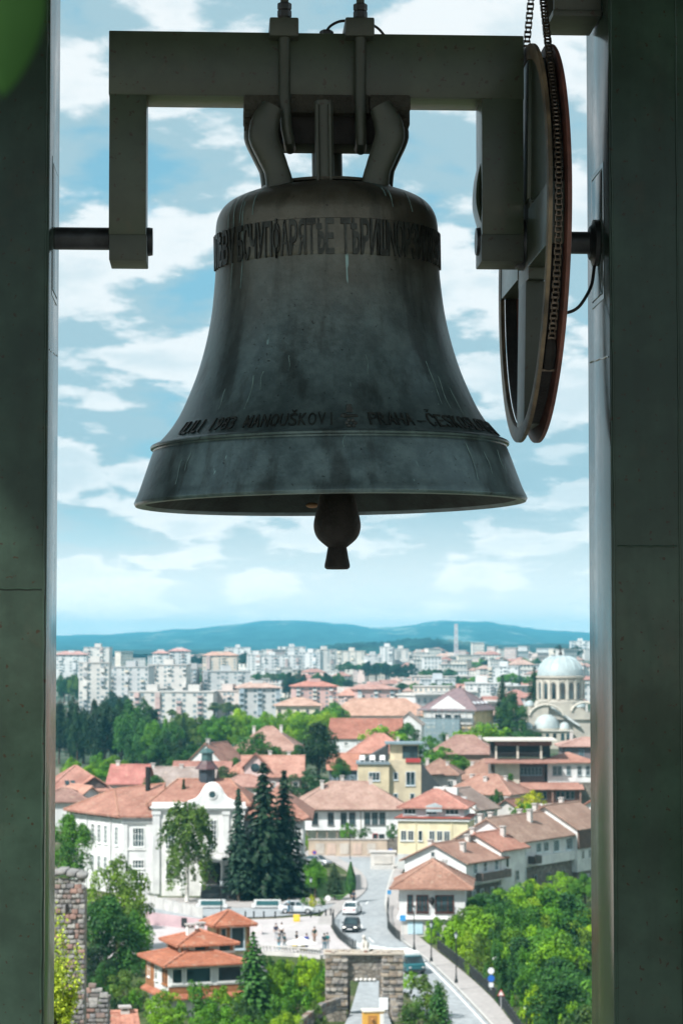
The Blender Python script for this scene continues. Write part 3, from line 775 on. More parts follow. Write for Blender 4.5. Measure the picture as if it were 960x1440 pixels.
# ------------------------------------------------------------------ terrain
def sst(a, b, x):
    t = min(1, max(0, (x - a) / (b - a))); return t * t * (3 - 2 * t)
RAIL_PX = [(600, 1326), (615, 1338), (640, 1358), (664, 1378), (690, 1402), (706, 1420), (720, 1440), (742, 1475)]
RAIL = [G(*p) for p in RAIL_PX]
def rail_x(Y):
    pts = sorted([(p.y, p.x) for p in RAIL])
    if Y <= pts[0][0]: return pts[0][1] + (pts[0][0] - Y) * .05
    for (a, b), (c, d) in zip(pts, pts[1:]):
        if a <= Y <= c: return b + (d - b) * (Y - a) / (c - a)
    return pts[-1][1]
def terrain(x, Y):
    z = 28.3 + (-6 - 28.3) * sst(14, 100, Y) if Y < 100 else -6 + 5.9 * sst(100, 172, Y)
    if Y < 300:
        z -= 9 * sst(1.0, 20, x - rail_x(Y)) * sst(110, 170, Y) * (1 - sst(268, 300, Y))
        z -= 2.5 * sst(4, 16, -x - 8) * sst(110, 170, Y) * (1 - sst(215, 236, Y))
    z += 4.0 * sst(320, 620, Y) * sst(-5, 40, x - (Y - 300) * .02)
    z += 1.5 * sst(380, 560, Y)
    z += 15 * sst(1250, 2700, Y) + 10 * sst(1400, 2600, Y) * sst(80, 500, x)
    z += 8 * sst(2900, 5200, Y)
    z += (math.sin(x * .05 + Y * .02) + math.sin(Y * .031 - x * .021)) * .35 * sst(400, 800, Y)
    return z
ys = list(np.arange(-60, 150, 5.0)) + list(np.arange(150, 430, 3.0)) + list(np.arange(430, 1000, 15.0)) + list(np.geomspace(1000, 12000, 52))
NXC = 150; vs = []; fs = []
for Y in ys:
    hw = max(60, .30 * Y + 35)
    for i in range(NXC + 1):
        x = hw * (2 * i / NXC - 1); vs.append((x, Y, terrain(x, Y)))
for j in range(len(ys) - 1):
    for i in range(NXC):
        a = j * (NXC + 1) + i; fs.append((a, a + 1, a + NXC + 2, a + NXC + 1))
def m_ground():
    m, nt = material('ground_cover'); v = gcoord(nt)
    n = nt.noise(v, .08, 6, .6); n2 = nt.noise(v, .9, 6, .7)
    c = nt.mix(nt.ramp(n2, .35, .65), (.035, .060, .018), (.085, .110, .035))
    c = nt.mix(nt.ramp(n, .52, .66), c, (.17, .15, .11))
    Yc = nt.n('ShaderNodeSeparateXYZ', i_0=v).outputs[1]
    far = nt.mix(nt.ramp(nt.noise(v, .012, 6, .65), .45, .60), (.030, .055, .03), (.20, .19, .16))
    c = nt.mix(nt.ramp(Yc, 420, 700), c, far)
    c = nt.mix(nt.ramp(Yc, 2200, 2800), c, (.010, .032, .026))
    finish(nt, c, .95, 0, nt.noise(v, 2.2, 6, .7), .7, .25, .2); return m
MB().add(vs, fs).build('ground', m_ground(), smooth=True, sharp=180)['kind'] = 'structure'

# hills on the horizon, two ridges
def m_hill():
    m, nt = material('wooded_hills'); v = gcoord(nt)
    mp = nt.n('ShaderNodeMapping', i_0=v); mp.inputs['Scale'].default_value = (1, .13, 2.2)
    n = nt.noise(mp.outputs[0], .0055, 8, .70); n2 = nt.noise(mp.outputs[0], .0009, 5, .6); n3 = nt.noise(mp.outputs[0], .012, 8, .75)
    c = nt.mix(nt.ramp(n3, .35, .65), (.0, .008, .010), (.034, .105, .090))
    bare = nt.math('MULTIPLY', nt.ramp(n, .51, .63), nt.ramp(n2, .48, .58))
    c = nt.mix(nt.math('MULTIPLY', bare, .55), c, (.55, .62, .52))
    finish(nt, c, 1.0, 0, n3, 1.0, 40, .1); return m
M_HILL = m_hill()
rh = random.Random(11)
def ridge(name, pts, Y0, Y1, base_z, label_n=0):
    xs = np.linspace(-.185, .185, 260); rows = 26; vs = []; fs = []
    px = [480 + u * FPX for u in xs]
    top = np.interp(px, [p[0] for p in pts], [p[1] for p in pts])
    ph = [(rh.uniform(.02, .35), rh.uniform(0, 6), rh.uniform(.2, 1)) for _ in range(9)]
    for j in range(rows + 1):
        t = j / rows; Y = Y0 + (Y1 - Y0) * t
        for i, u in enumerate(xs):
            zt = P(480, top[i], Y1).z
            k = sst(0, 1, t) if t < 1 else 1
            bump = sum(math.sin(px[i] * f * .6 + p + t * 7 * f * 10) * a for f, p, a in ph) * 4.5 * (t * (1.3 - t)) + rh.uniform(-3.0, 3.0) * (.3 + t)
            vs.append((u * Y * 1.0, Y, base_z + (zt - base_z) * (k ** .8) + bump))
    n = len(xs)
    for j in range(rows):
        for i in range(n - 1): a = j * n + i; fs.append((a, a + 1, a + n + 1, a + n))
    # back slope so that the ridge is a body
    o = len(vs)
    for i, u in enumerate(xs): vs.append((u * (Y1 + 1500), Y1 + 1500, base_z - 40))
    a0 = rows * n
    for i in range(n - 1): fs.append((a0 + i, a0 + i + 1, o + i + 1, o + i))
    h = MB().add(vs, fs).build(name, M_HILL, smooth=True, sharp=180); h['kind'] = 'structure'; return h
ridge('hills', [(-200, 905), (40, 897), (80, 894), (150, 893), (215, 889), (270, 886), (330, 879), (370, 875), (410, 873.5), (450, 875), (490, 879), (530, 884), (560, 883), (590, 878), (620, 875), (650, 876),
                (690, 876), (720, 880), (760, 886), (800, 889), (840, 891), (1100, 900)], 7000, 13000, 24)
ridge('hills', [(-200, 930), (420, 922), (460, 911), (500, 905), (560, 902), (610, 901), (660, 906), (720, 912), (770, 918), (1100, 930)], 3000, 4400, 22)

# ------------------------------------------------------------------ road, pavements, square
M_ROAD = None
def m_asphalt(name, base, var, scale):
    m, nt = material(name); v = gcoord(nt)
    n = nt.noise(v, scale, 6, .65); n2 = nt.noise(v, .12, 4, .6)
    c = nt.mix(nt.ramp(n, .3, .7), tuple(x * (1 - var) for x in base), tuple(x * (1 + var) for x in base))
    c = nt.mix(nt.math('MULTIPLY', nt.ramp(n2, .45, .65), .45), c, tuple(x * .78 for x in base))
    finish(nt, c, .88, 0, nt.noise(v, 9, 4, .6), .3, .02, .3); return m
M_ROAD = m_asphalt('worn_asphalt', (.31, .33, .345), .2, 1.2)
M_LINE = m_asphalt('road_paint', (.80, .80, .78), .08, 3)
M_PAVE = m_asphalt('pavement_slabs', (.37, .345, .335), .14, 2.4)
M_PLAZA = m_asphalt('square_paving', (.46, .425, .425), .10, 1.2)
M_KERB = m_asphalt('kerb_stone', (.48, .47, .45), .12, 3)
RR = [(745, 1500), (716, 1470), (688, 1440), (661, 1411), (627, 1376), (600, 1351), (574, 1331), (556, 1315), (547, 1300), (543, 1285), (540.5, 1270), (542.5, 1254), (546, 1240), (551, 1226), (558, 1213), (562, 1202), (560, 1196)]
RL = [(640, 1500), (622, 1470), (604, 1440), (580, 1408), (552, 1374), (528, 1353), (503, 1337), (483, 1325), (471, 1310), (468, 1298), (474, 1287), (487, 1275), (502, 1264), (513, 1254), (516, 1244), (512, 1232), (500, 1221), (482, 1211), (466, 1202)]
def resample(pts, n, z):
    g = [G(a, b, z) for a, b in pts]; g = [Vector(q) for q in catmull([tuple(p) for p in g], 6)]
    s = [0.0]
    for a, b in zip(g, g[1:]): s.append(s[-1] + (b - a).length)
    o = []
    for t in np.linspace(0, s[-1], n):
        i = max(0, min(len(s) - 2, int(np.searchsorted(s, t)) - 1)); o.append(g[i].lerp(g[i + 1], (t - s[i]) / (s[i + 1] - s[i])))
    return o
def strip(A, B, z=None, skirt=0.0):
    m = MB(); vs = []
    for a, b in zip(A, B): vs += [tuple(a), tuple(b)]
    fs = [(2 * i, 2 * i + 1, 2 * i + 3, 2 * i + 2) for i in range(len(A) - 1)]
    m.add(vs, fs)
    if skirt:
        for S in (A, B):
            q = []
            for p in S: q += [tuple(p), (p[0], p[1], p[2] - skirt)]
            m.add(q, [(2 * i, 2 * i + 1, 2 * i + 3, 2 * i + 2) for i in range(len(S) - 1)])
    return m
def offset(S, k):
    o = []
    for i, p in enumerate(S):
        t = (S[min(i + 1, len(S) - 1)] - S[max(0, i - 1)]); t.z = 0; t.normalize()
        o.append(p + Vector((-t.y, t.x, 0)) * k)
    return o
N = 90
LE, RE = resample(RL, N, .02), resample(RR, N, .02)
rd_o = strip(LE, RE).build('road', M_ROAD); rd_o['kind'] = 'structure'
# the street running left across the front of the museum
xs_st = [G(-40, 1296, .016), G(240, 1293, .016), G(380, 1289, .016), G(440, 1285, .016), G(500, 1268, .016)]
xs_s2 = [G(-40, 1272, .016), G(240, 1275, .016), G(380, 1276, .016), G(440, 1270, .016), G(505, 1246, .016)]
strip(xs_st, xs_s2).build('road', M_ROAD)['kind'] = 'structure'
for S, k0, k1 in ((RE, .35, .50),):
    A, B = [p + Vector((0, 0, .006)) for p in offset(S, k0)], [p + Vector((0, 0, .006)) for p in offset(S, k1)]
    strip(A[3:34], B[3:34]).build('road_line', M_LINE, rd_o)
mid = [(a + b) / 2 + Vector((0, 0, .006)) for a, b in zip(LE, RE)]
for i in range(30, N - 30, 6):
    A, B = offset(mid[i:i + 3], .06), offset(mid[i:i + 3], -.06)
    strip(A, B).build('road_line', M_LINE, rd_o)
zl, zr = G(466, 1322, .028), G(545, 1336, .028)
for k in range(8):                                         # zebra crossing behind the gate
    c = zl.lerp(zr, (k + .3) / 8); t = (zr - zl).normalized(); q = Vector((-t.y, t.x, 0))
    A = [c - t * .28 - q * 1.3, c - t * .28 + q * 1.3]; B = [c + t * .28 - q * 1.3, c + t * .28 + q * 1.3]
    strip(A, B).build('crossing_stripe', M_LINE, rd_o)
# right pavement with kerb
OUTR = [(772, 1500), (745, 1470), (721, 1440), (693, 1405), (660, 1374), (632, 1351), (606, 1331), (590, 1318), (578, 1308), (572, 1296), (566, 1283), (562, 1268), (562, 1252), (564, 1238), (567, 1222), (571, 1209), (573, 1201), (572, 1196)]
RK, RO = [p + Vector((0, 0, .12)) for p in RE], resample(OUTR, N, .14)
pv = strip(RK, RO, skirt=.45).build('pavement', M_PAVE); pv['kind'] = 'structure'
strip([p + Vector((0, 0, .123)) for p in RE], [p + Vector((0, 0, .123)) for p in offset(RE, -.22)], skirt=.14).build('kerb', M_KERB, pv)
lk0 = 44
strip([p + Vector((0, 0, .12)) for p in LE[lk0:]], [p + Vector((0, 0, .125)) for p in offset(LE[lk0:], 1.7)], skirt=.3).build('pavement', M_PAVE)['kind'] = 'structure'
# square in front of the museum
sq_px = [(140, 1300), (250, 1296), (384, 1292), (440, 1288), (462, 1290), (466, 1305), (474, 1318), (488, 1330), (500, 1338), (470, 1346), (430, 1343), (380, 1340), (300, 1340), (200, 1345), (140, 1348)]
sqv = [tuple(G(a, b, .14)) for a, b in sq_px]
sm = MB().add([(a, b, .14) for a, b, c in sqv] + [(a, b, -.9) for a, b, c in sqv], [tuple(range(len(sqv)))] + [(i, (i + 1) % len(sqv), len(sqv) + (i + 1) % len(sqv), len(sqv) + i) for i in range(len(sqv))])
sq = sm.build('square', M_PLAZA); sq['kind'] = 'structure'
for t in (1304, 1316, 1328):                                # paler bands laid in the paving
    A, B = [G(300, t, .146), G(474, t - 4, .146)], [G(300, t - .8, .146), G(474, t - 4.8, .146)]
    strip(A, B).build('paving_band', M_KERB, sq)
# forecourt of the museum
fc = [tuple(G(a, b, .13)) for a, b in ((90, 1262), (430, 1262), (470, 1262), (480, 1268), (440, 1273.5), (380, 1275.5), (240, 1274.5), (80, 1271))]
MB().add(fc + [(a, b, -.5) for a, b, c in fc], [tuple(range(8))] + [(i, (i + 1) % 8, 8 + (i + 1) % 8, 8 + i) for i in range(8)]).build('forecourt', M_PAVE)['kind'] = 'structure'
# lawn with a path
lw = [G(a, b, .03) for a, b in ((400, 1262), (430, 1238), (507, 1238), (506, 1250), (492, 1261), (460, 1271), (405, 1270))]
M_LAWN = m_asphalt('lawn_grass', (.07, .16, .03), .3, 2.5)
MB().add([tuple(p) for p in lw], [tuple(range(len(lw)))]).build('lawn', M_LAWN)['kind'] = 'structure'
strip([G(396, 1243, .05), G(414, 1272, .05)], [G(404, 1243, .05), G(424, 1272, .05)]).build('path', M_PAVE)['kind'] = 'structure'
# upper street behind the road's end
strip([G(380, 1204, .04), G(560, 1206, .04)], [G(380, 1196, .04), G(640, 1196, .04)]).build('pavement', M_PAVE)['kind'] = 'structure'
# ------------------------------------------------------------------ museum
MUSR = (.40, .205, .155)
def museum():
    Y0 = 306.0; S = FPX / Y0; o = P(280, 1250, Y0)
    e = empty('museum_building', o, 0, 'long white two storey museum with tiled roof, curved pediment and roof turret', 'building')
    X = lambda px: (px - 280) / S
    Z = lambda py: (1250 - py) / S
    def part(n, m, mat, col=None, bevel=0.0, parent=None): return m.build(n, mat, parent or e, color=col, bevel=bevel)
    A, B, C = (X(173), 0), (-17.6, 12.5), (X(217), 0)
    ze = Z(1147)
    part('wall', MB().prism([A, C, (C[0], 20), (-9, 24), (-15, 20), B], -1, ze, 'z'), M_PLASTER, WHITE)
    part('wall', MB().bb(X(217) + .01, X(343), -1.2, 19, -1, Z(1137)), M_PLASTER, (.78, .78, .75))
    part('wall', MB().bb(X(343) + .01, X(425), 0, 18, -1, ze), M_PLASTER, WHITE)
    # roofs
    ov = .75
    Ea, Eb, Ec = (A[0] - .45, -ov, ze - .1), (B[0] - .9, B[1] - .2, ze - .1), (C[0] + .1, -ov, ze - .1)
    R0, R1 = (X(150), 11.0, Z(1147) + 2.6), (X(225), 10.0, ze + 3.4)
    vs = [Ea, Eb, (-15, 22, ze - .1), R0, R1, Ec, (C[0], 20, ze - .1)]
    lo = [(a, b, c - .22) for a, b, c in (Ea, Eb, Ec)]
    m = MB().add(vs + lo, [(0, 5, 4, 3), (1, 0, 3), (2, 1, 3), (2, 3, 4, 6), (7, 9, 5, 0), (8, 7, 0, 1), (7, 8, 2, 6, 9)])
    r = part('roof', m, M_ROOF, MUSR)
    t = MB()
    for a, b in ((Ea, R0), (R0, R1), (Eb, R0)): t.tube([a, b], .13, 6)
    part('ridge_tiles', t, M_ROOF, (.45, .24, .17), parent=r)
    # main roof behind the pediment
    e0 = Z(1133); pts = [(X(205), .6, e0), (X(352), .6, e0), (X(352), 19, e0), (X(205), 19, e0), (X(243), 9.5, e0 + 2.7), (X(318), 9.5, e0 + 2.7)]
    m = MB().add(pts + [(a, b, e0 - .3) for a, b, c in pts[:4]], [(0, 1, 5, 4), (1, 2, 5), (2, 3, 4, 5), (3, 0, 4), (0, 6, 7, 1), (1, 7, 8, 2), (2, 8, 9, 3), (3, 9, 6, 0), (9, 8, 7, 6)])
    r2 = part('roof', m, M_ROOF, MUSR)
    m, ln = roof_geo(X(430) - X(343), 18, 3.0, .7, 'hip'); r3 = part('roof', m, M_ROOF, MUSR); r3.location = ((X(430) + X(345)) / 2, 9, ze)
    t = MB()
    for a, b in ((pts[0], pts[4]), (pts[4], pts[5]), (pts[5], pts[1])): t.tube([a, b], .14, 6)
    part('ridge_tiles', t, M_ROOF, (.45, .24, .17), parent=r2)
    part('flue', MB().tube([(X(201), 8, ze + 1.2), (X(201), 8, ze + 5.6)], .33, 10), M_IRON, parent=r)
    # pediment: curved gable with a round window
    zb = Z(1133); cx = X(299)
    out = [(-6.0, 0), (-5.4, .45), (-4.6, .55), (-3.4, .9), (-2.4, 1.6), (-1.9, 2.2), (-1.5, 2.55), (-.8, 2.9), (0, 3.0)]
    poly = [(cx + a * .55, zb + b * .92) for a, b in out] + [(cx - a * .55, zb + b * .92) for a, b in reversed(out[:-1])]
    pd = part('pediment', MB().prism(poly, -1.45, -.75), M_PLASTER, WHITE)
    cap = MB()
    for a, b in zip(poly, poly[1:]): cap.tube([(a[0], -1.1, a[1]), (b[0], -1.1, b[1])], .2, 6)
    part('coping', cap, M_TRIM, (.80, .80, .79), parent=pd)
    oc = part('round_window', MB().lathe([(.42, -.06), (.58, -.06), (.58, .08), (.42, .08)], 20, Matrix.Translation((cx, -1.48, zb + 1.35)) @ Matrix.Rotation(R(90), 4, 'X'), closed=True), M_TRIM, (.7, .7, .68), parent=pd)
    part('pane', MB().lathe([(.001, 0), (.44, 0)], 20, Matrix.Translation((cx, -1.50, zb + 1.35)) @ Matrix.Rotation(R(90), 4, 'X')), M_GLASS, parent=pd)
    # cornices
    for x0, x1, y, z in ((X(215), X(345), -1.2, Z(1137)), ):
        part('cornice', MB().bb(x0 - .2, x1 + .2, y - .55, y + .3, z, z + .22).bb(x0, x1, y - .35, y + .3, z - .26, z - .001).bb(x0, x1, y - .2, y + .2, z + .221, z + .75), M_TRIM, (.82, .82, .80))
    part('cornice', MB().bb(A[0] - .1, C[0], -.28, .1, ze - 1.05, ze - .82), M_TRIM, (.82, .82, .80))
    part('string_course', MB().bb(A[0] - .08, C[0], -.14, .05, Z(1196), Z(1194)), M_TRIM, (.80, .80, .78))
    # pilasters
    for px, w, y in ((221, .9, -1.2), (260, .8, -1.2), (318, .8, -1.2), (338, .9, -1.2)):
        part('pilaster', MB().bb(X(px) - w / 2, X(px) + w / 2, y - .22, y + .05, -.5, Z(1140)).bb(X(px) - w / 2 - .12, X(px) + w / 2 + .12, y - .32, y + .05, Z(1146), Z(1141)), M_PLASTER, WHITE)
    for px, w in ((177, .55), (211, .9)):
        part('pilaster', MB().bb(X(px) - w / 2, X(px) + w / 2, -.16, .04, -.5, ze - 1.1), M_PLASTER, WHITE)
    # windows: front of the wing
    def wn(px, py0, py1, wpx, y, nx, ny, col=(.80, .82, .80)):
        fm, pm = window_mesh(wpx / S, (py1 - py0) / S, nx, ny)
        q = obj('window', fm, M_FRAME, e, col); q.location = (X(px), y, Z((py0 + py1) / 2)); obj('pane', pm, M_GLASS, q)
    wn(195, 1164.5, 1192, 17, 0, 4, 3); wn(195, 1209, 1222, 17, 0, 4, 2); wn(195, 1226, 1240, 17, 0, 4, 2)
    for px in (240, 299): wn(px, 1153, 1194, 13, -1.2, 3, 6)
    for px in (240,): wn(px, 1208, 1236, 12, -1.2, 3, 3)
    for px in (365, 390, 412):
        wn(px, 1164, 1192, 12, 0, 3, 3); wn(px, 1209, 1236, 12, 0, 3, 3)
    part('vent', MB().bb(X(192), X(199), -.05, .02, Z(1152), Z(1149)), M_IRON)
    # windows along the oblique side
    da = Vector((B[0] - A[0], B[1] - A[1], 0)); ln_ = da.length; da.normalize(); ang = math.atan2(-da.y, -da.x)
    for s in (1.6, 4.6, 6.4, 8.2, 11.4, 13.2):
        for (pa, pb, ny) in ((1164, 1191, 4), (1208, 1234, 3)):
            fm, pm = window_mesh(.95, (pb - pa) / S, 2, ny)
            q = obj('window', fm, M_FRAME, e, (.80, .82, .80)); c = Vector((A[0], A[1], 0)) + da * s
            q.location = (c.x, c.y, Z((pa + pb) / 2)); q.rotation_euler = (0, 0, ang); obj('pane', pm, M_GLASS, q)
    for s in (3.1, 9.8, 14.4):
        c = Vector((A[0], A[1], 0)) + da * s; n = Vector((math.sin(ang), -math.cos(ang), 0))
        part('downpipe', MB().tube([c + n * .12 + Vector((0, 0, -.5)), c + n * .12 + Vector((0, 0, ze - .8)), c + n * .6 + Vector((0, 0, ze - .25))], .07, 6), M_TRIM, (.55, .56, .55))
    for k in range(12):
        c = Vector((A[0], A[1], 0)) + da * (.8 + k * 1.25); n = Vector((math.sin(ang), -math.cos(ang), 0))
        part('eaves_bracket', MB().box((0, 0, 0), (.16, .7, .3), Matrix.Translation(c + n * .3 + Vector((0, 0, ze - .42))) @ Matrix.Rotation(ang, 4, 'Z')), M_TIMBER, (.16, .12, .09))
    # porch: dark doorway, columns, balcony with balusters, steps
    part('doorway', MB().bb(X(289), X(311), -1.26, -1.0, 0, Z(1211)), M_IRON)
    bal = part('balcony', MB().bb(X(284), X(340), -4.2, -1.21, Z(1209), Z(1205)), M_TRIM, (.74, .74, .72))
    part('handrail', MB().bb(X(285), X(339), -4.15, -3.9, Z(1196.5), Z(1195)), M_TRIM, (.74, .74, .72), parent=bal)
    bl = MB().lathe([(.05, 0), (.11, .15), (.05, .4), (.08, .72)], 8).mesh('baluster')
    for k in range(17):
        b = obj('baluster', bl, M_TRIM, bal, (.74, .74, .72)); b.location = (X(287) + k * (X(337) - X(287)) / 16, -4.03, Z(1204.6))
    cm = MB().lathe([(.36, 0), (.36, .2), (.27, .3), (.23, 2.55), (.34, 2.75), (.34, 2.95)], 14).mesh('column', True)
    for px in (287, 315, 321, 337):
        c = obj('column', cm, M_TRIM, e, (.76, .76, .74)); c.location = (X(px), -3.8, Z(1242))
    for k in range(5):
        part('step', MB().bb(X(286), X(338), -4.6 - (5 - k) * .42, -1.25, -.4 + k * .22 + .001 * k, -.18 + k * .22), M_STONE, (.16, .17, .17))
    # turret
    T = empty_part = MB().lathe([(1.05, 0), (1.05, 2.5)], 8, Matrix.Translation((X(285), 9.0, Z(1114)))).lathe([(.001, 2.5), (1.05, 2.5)], 8, Matrix.Translation((X(285), 9.0, Z(1114))))
    tb = part('turret', T, M_DARKROOF, (.030, .045, .060))
    part('turret_skirt', MB().lathe([(1.55, 2.3), (1.5, 2.45), (1.0, 3.0), (.75, 3.4)], 8, Matrix.Translation((X(285), 9, Z(1114)))), M_DARKROOF, (.085, .040, .045), parent=tb)
    part('turret_lantern', MB().lathe([(.72, 3.3), (.72, 4.3), (.95, 4.35), (.95, 4.5), (.5, 4.9), (.12, 5.0), (.04, 5.2), (.03, 7.0)], 8, Matrix.Translation((X(285), 9, Z(1114)))), M_DARKROOF, (.05, .115, .115), parent=tb)
museum()

# ------------------------------------------------------------------ house with stepped orange roofs by the gate
def orange_house():
    H = House('white and timber house with three stepped orange tiled roofs below the square', 238, 1357, 205, 6.6, 7.2, 4.2, (-1, -1), 20)
    H.walls(WHITE, z0=-1.5, z1=1.35, w=6.0, d=7.0)
    H.walls(WHITE, z0=1.70, z1=4.2)
    WD = (.36, .155, .065)
    H.part('timber_skirt', MB().bb(-3.35, 3.35, -3.66, -3.602, 1.72, 2.35), M_TIMBER, WD)
    H.part('timber_bay', MB().bb(-3.36, -3.302, 1.0, 3.5, 1.71, 4.15), M_TIMBER, WD)
    m = MB().add([(-3.3, -3.6, 1.78), (3.3, -3.6, 1.78), (3.75, -4.1, 1.42), (-3.8, -4.15, 1.42), (-3.8, 3.8, 1.42), (-3.3, 3.6, 1.78)],
                 [(0, 1, 2, 3), (0, 3, 4, 5)]); n0 = len(m.v)
    m.add([(a, b, c - .1) for a, b, c in m.v[:6]], [(3, 2, 1, 0), (5, 4, 3, 0)]); m.add([(-3.8, -4.15, 1.42), (3.75, -4.1, 1.42), (3.75, -4.1, 1.32), (-3.8, -4.15, 1.32)], [(0, 1, 2, 3)])
    H.part('skirt_roof', m, M_ROOF, ORANGE)
    H.part('sill_board', MB().bb(-3.35, 3.35, -3.72, -3.602, 2.36, 2.5), M_TRIM, (.75, .75, .72))
    H.win('f', (-2.6,), 3.25, 1.0, 1.35, 1, 1, (.70, .70, .68)); H.win('f', (-.75,), 3.25, 2.3, 1.35, 1, 1, (.70, .70, .68)); H.win('f', (2.0,), 3.25, 2.2, 1.35, 1, 1, (.70, .70, .68))
    H.win('l', (-2.5, -.2), 3.1, .75, 1.3, 1, 2); H.win('l', (2.0, 2.9), 3.1, .6, 1.3, 1, 2, WD)
    H.win('l', (-1.0, 1.6), .6, .8, 1.0, 2, 2, w=6.0, d=7.0)
    H.cap('hip', 1.0, ORANGE, .62)
    # middle tier
    H.walls(CREAM, w=4.6, d=4.6, z0=4.6, z1=5.65, dx=.7, dy=1.0)
    H.part('timber_frame', MB().bb(-1.62, 3.02, -1.36, -1.302, 4.4, 4.72).bb(.55, .8, -1.36, -1.302, 4.721, 5.6).bb(-1.62, -1.4, -1.36, -1.302, 4.721, 5.6).bb(2.78, 3.02, -1.36, -1.302, 4.721, 5.6), M_TIMBER, WD)
    H.win('f', (-.45, 1.8 - .1), 5.15, 1.5, .75, 1, 1, (.72, .68, .60), w=4.6, d=4.6, dxy=(.7, 1.0))
    H.win('l', (-1.2, -.4, .4, 1.2), 5.15, .55, .75, 1, 1, WD, w=4.6, d=4.6, dxy=(.7, 1.0))
    r = H.cap('hip', .8, ORANGE, .5, w=4.6, d=4.6, z=5.55, dx=.7, dy=1.0)
    for x, y in ((-.9, -.3), (.25, .5)): add_chimney(r, x, y, .1, 1.55, .62, (.78, .78, .76))
    # top tier over the stair
    H.walls(BEIGE, w=3.0, d=2.9, z0=3.6, z1=6.65, dx=4.35, dy=4.3)
    H.part('timber_frame', MB().bb(2.83, 3.05, 2.79, 2.848, 3.7, 6.6).bb(3.8, 4.0, 2.79, 2.848, 3.7, 6.6).bb(5.6, 5.87, 2.79, 2.848, 3.7, 6.6), M_TIMBER, WD)
    H.win('f', (.4,), 5.4, 1.3, 2.0, 1, 1, (.55, .65, .70), w=3.0, d=2.9, dxy=(4.35, 4.3))
    H.win('f', (-.9,), 5.6, .5, 1.4, 1, 1, (.55, .5, .45), w=3.0, d=2.9, dxy=(4.35, 4.3))
    H.cap('hip', .8, ORANGE, .55, w=3.0, d=2.9, z=6.6, dx=4.35, dy=4.3)
    H.part('lower_wing', MB().bb(3.31, 5.8, -1.0, 3.0, -1.5, 3.1), M_PLASTER, WHITE)
    m, _ = roof_geo(2.5, 4.0, .8, .35, 'shed'); r = m.build('wing_roof', M_DARKROOF, H.e, color=(.10, .10, .10)); r.location = (4.55, 1.0, 3.2)
orange_house()

# ------------------------------------------------------------------ white corner house beside the road
def corner_house():
    H = House('white corner house with brown hipped roof and red framed windows beside the road', 607, 1248, 262, 7.1, 8.5, 4.9, (0, -1), -4)
    H.walls(WHITE, z0=1.55, z1=4.9)
    H.walls((.62, .60, .57), w=6.6, d=8.1, z0=-2.5, z1=1.5)
    H.part('floor_band', MB().bb(-3.75, 3.75, -4.5, 4.3, 1.5, 1.72), M_TRIM, (.82, .82, .80))
    RW = (.16, .045, .030)
    H.win('f', (-2.35,), 3.15, .62, 1.9, 1, 1, RW); H.win('f', (-1.05,), 3.15, 1.3, 1.9, 3, 1, RW); H.win('f', (1.35,), 3.15, 2.0, 1.9, 3, 1, RW)
    for u, wd in ((-2.35, .7), (-1.05, 1.4), (1.35, 2.1)):
        rl = MB().bb(u - wd / 2, u + wd / 2, -4.46, -4.43, 3.0, 3.05).bb(u - wd / 2, u + wd / 2, -4.46, -4.43, 2.2, 2.24)
        k = int(wd / .12)
        for i in range(k + 1): x = u - wd / 2 + wd * i / k; rl.bb(x - .012, x + .012, -4.455, -4.435, 2.2, 3.0)
        H.part('railing', rl, M_IRON)
    H.part('wall_lantern', MB().lathe([(.02, -.5), (.22, -.3), (.3, 0), (.22, .3), (.02, .42)], 8, Matrix.Translation((-.02, -4.5, 3.5))), M_IRON)
    H.win('l', (-2.5, 0, 2.4), 3.2, 1.0, 1.6, 2, 2, RW)
    H.part('shop_door', MB().bb(-.6, .8, -4.14, -4.05, -.3, 1.2), M_GLASS); H.part('shop_front', MB().bb(-2.6, -1.0, -4.14, -4.05, -.1, 1.2), M_TRIM, (.45, .62, .70))
    H.cap('hip', 2.1, (.37, .185, .125), .95)
    H.chim((1.2, 2.2, .6, 2.1))
corner_house()

# ------------------------------------------------------------------ stepped row of houses on the right, gables to the left
def row_house(label, px, ye, Y, w, d, h, rise, wall, roof, stone=1.5, fl=(), fr=(), yaw=-32, chim=(), ov=.5, extra=None):
    H = House(label, px, ye, Y, w, d, h, (1, -1), yaw)
    H.walls(wall, z0=stone, gable='y', rise=rise)
    H.walls((.34, .33, .31), mat=M_RUBBLE, z0=-4, z1=stone - .01, w=w - .25, d=d - .25, name='stone_base')
    H.cap('gable_y', rise, roof, ov)
    for wn in fl: H.win('f', *wn)
    for wn in fr: H.win('r', *wn)
    H.chim(*chim)
    if extra: extra(H)
    return H
def balc(H, z, u0, u1, col=(.16, .12, .10)):
    w = H.w / 2
    H.part('balcony', MB().bb(w + .01, w + 1.0, u0, u1, z - .12, z), M_TRIM, (.55, .54, .52))
    rl = MB().bb(w + .92, w + 1.0, u0, u1, z + .01, z + .95).bb(w + .02, w + .919, u0, u0 + .06, z + .01, z + .95).bb(w + .02, w + .919, u1 - .06, u1, z + .01, z + .95)
    H.part('balcony_front', rl, M_TIMBER, col)
BL = (.62, .70, .72)
row_house('white gabled house with tiled roof just behind the corner house', 655, 1211, 284, 8.3, 9.5, 6.0, 1.9, WHITE, (.36, .20, .15), 3.0,
          [((-.3,), 6.6, .5, .6, 1, 1, (.45, .45, .45))], [((-2.6, -.2, 2.6), 5.0, .9, 1.3, 2, 2, BL), ((-3, -1, 1.5, 3.4), 1.9, .8, 1.2, 2, 1, BL)],
          chim=((-1.6, -3, .8, 2.4), (2.2, -2, .5, 2.2), (0.4, 2.4, 1, 2.8)), extra=lambda H: balc(H, 3.5, -2.5, 4.6))
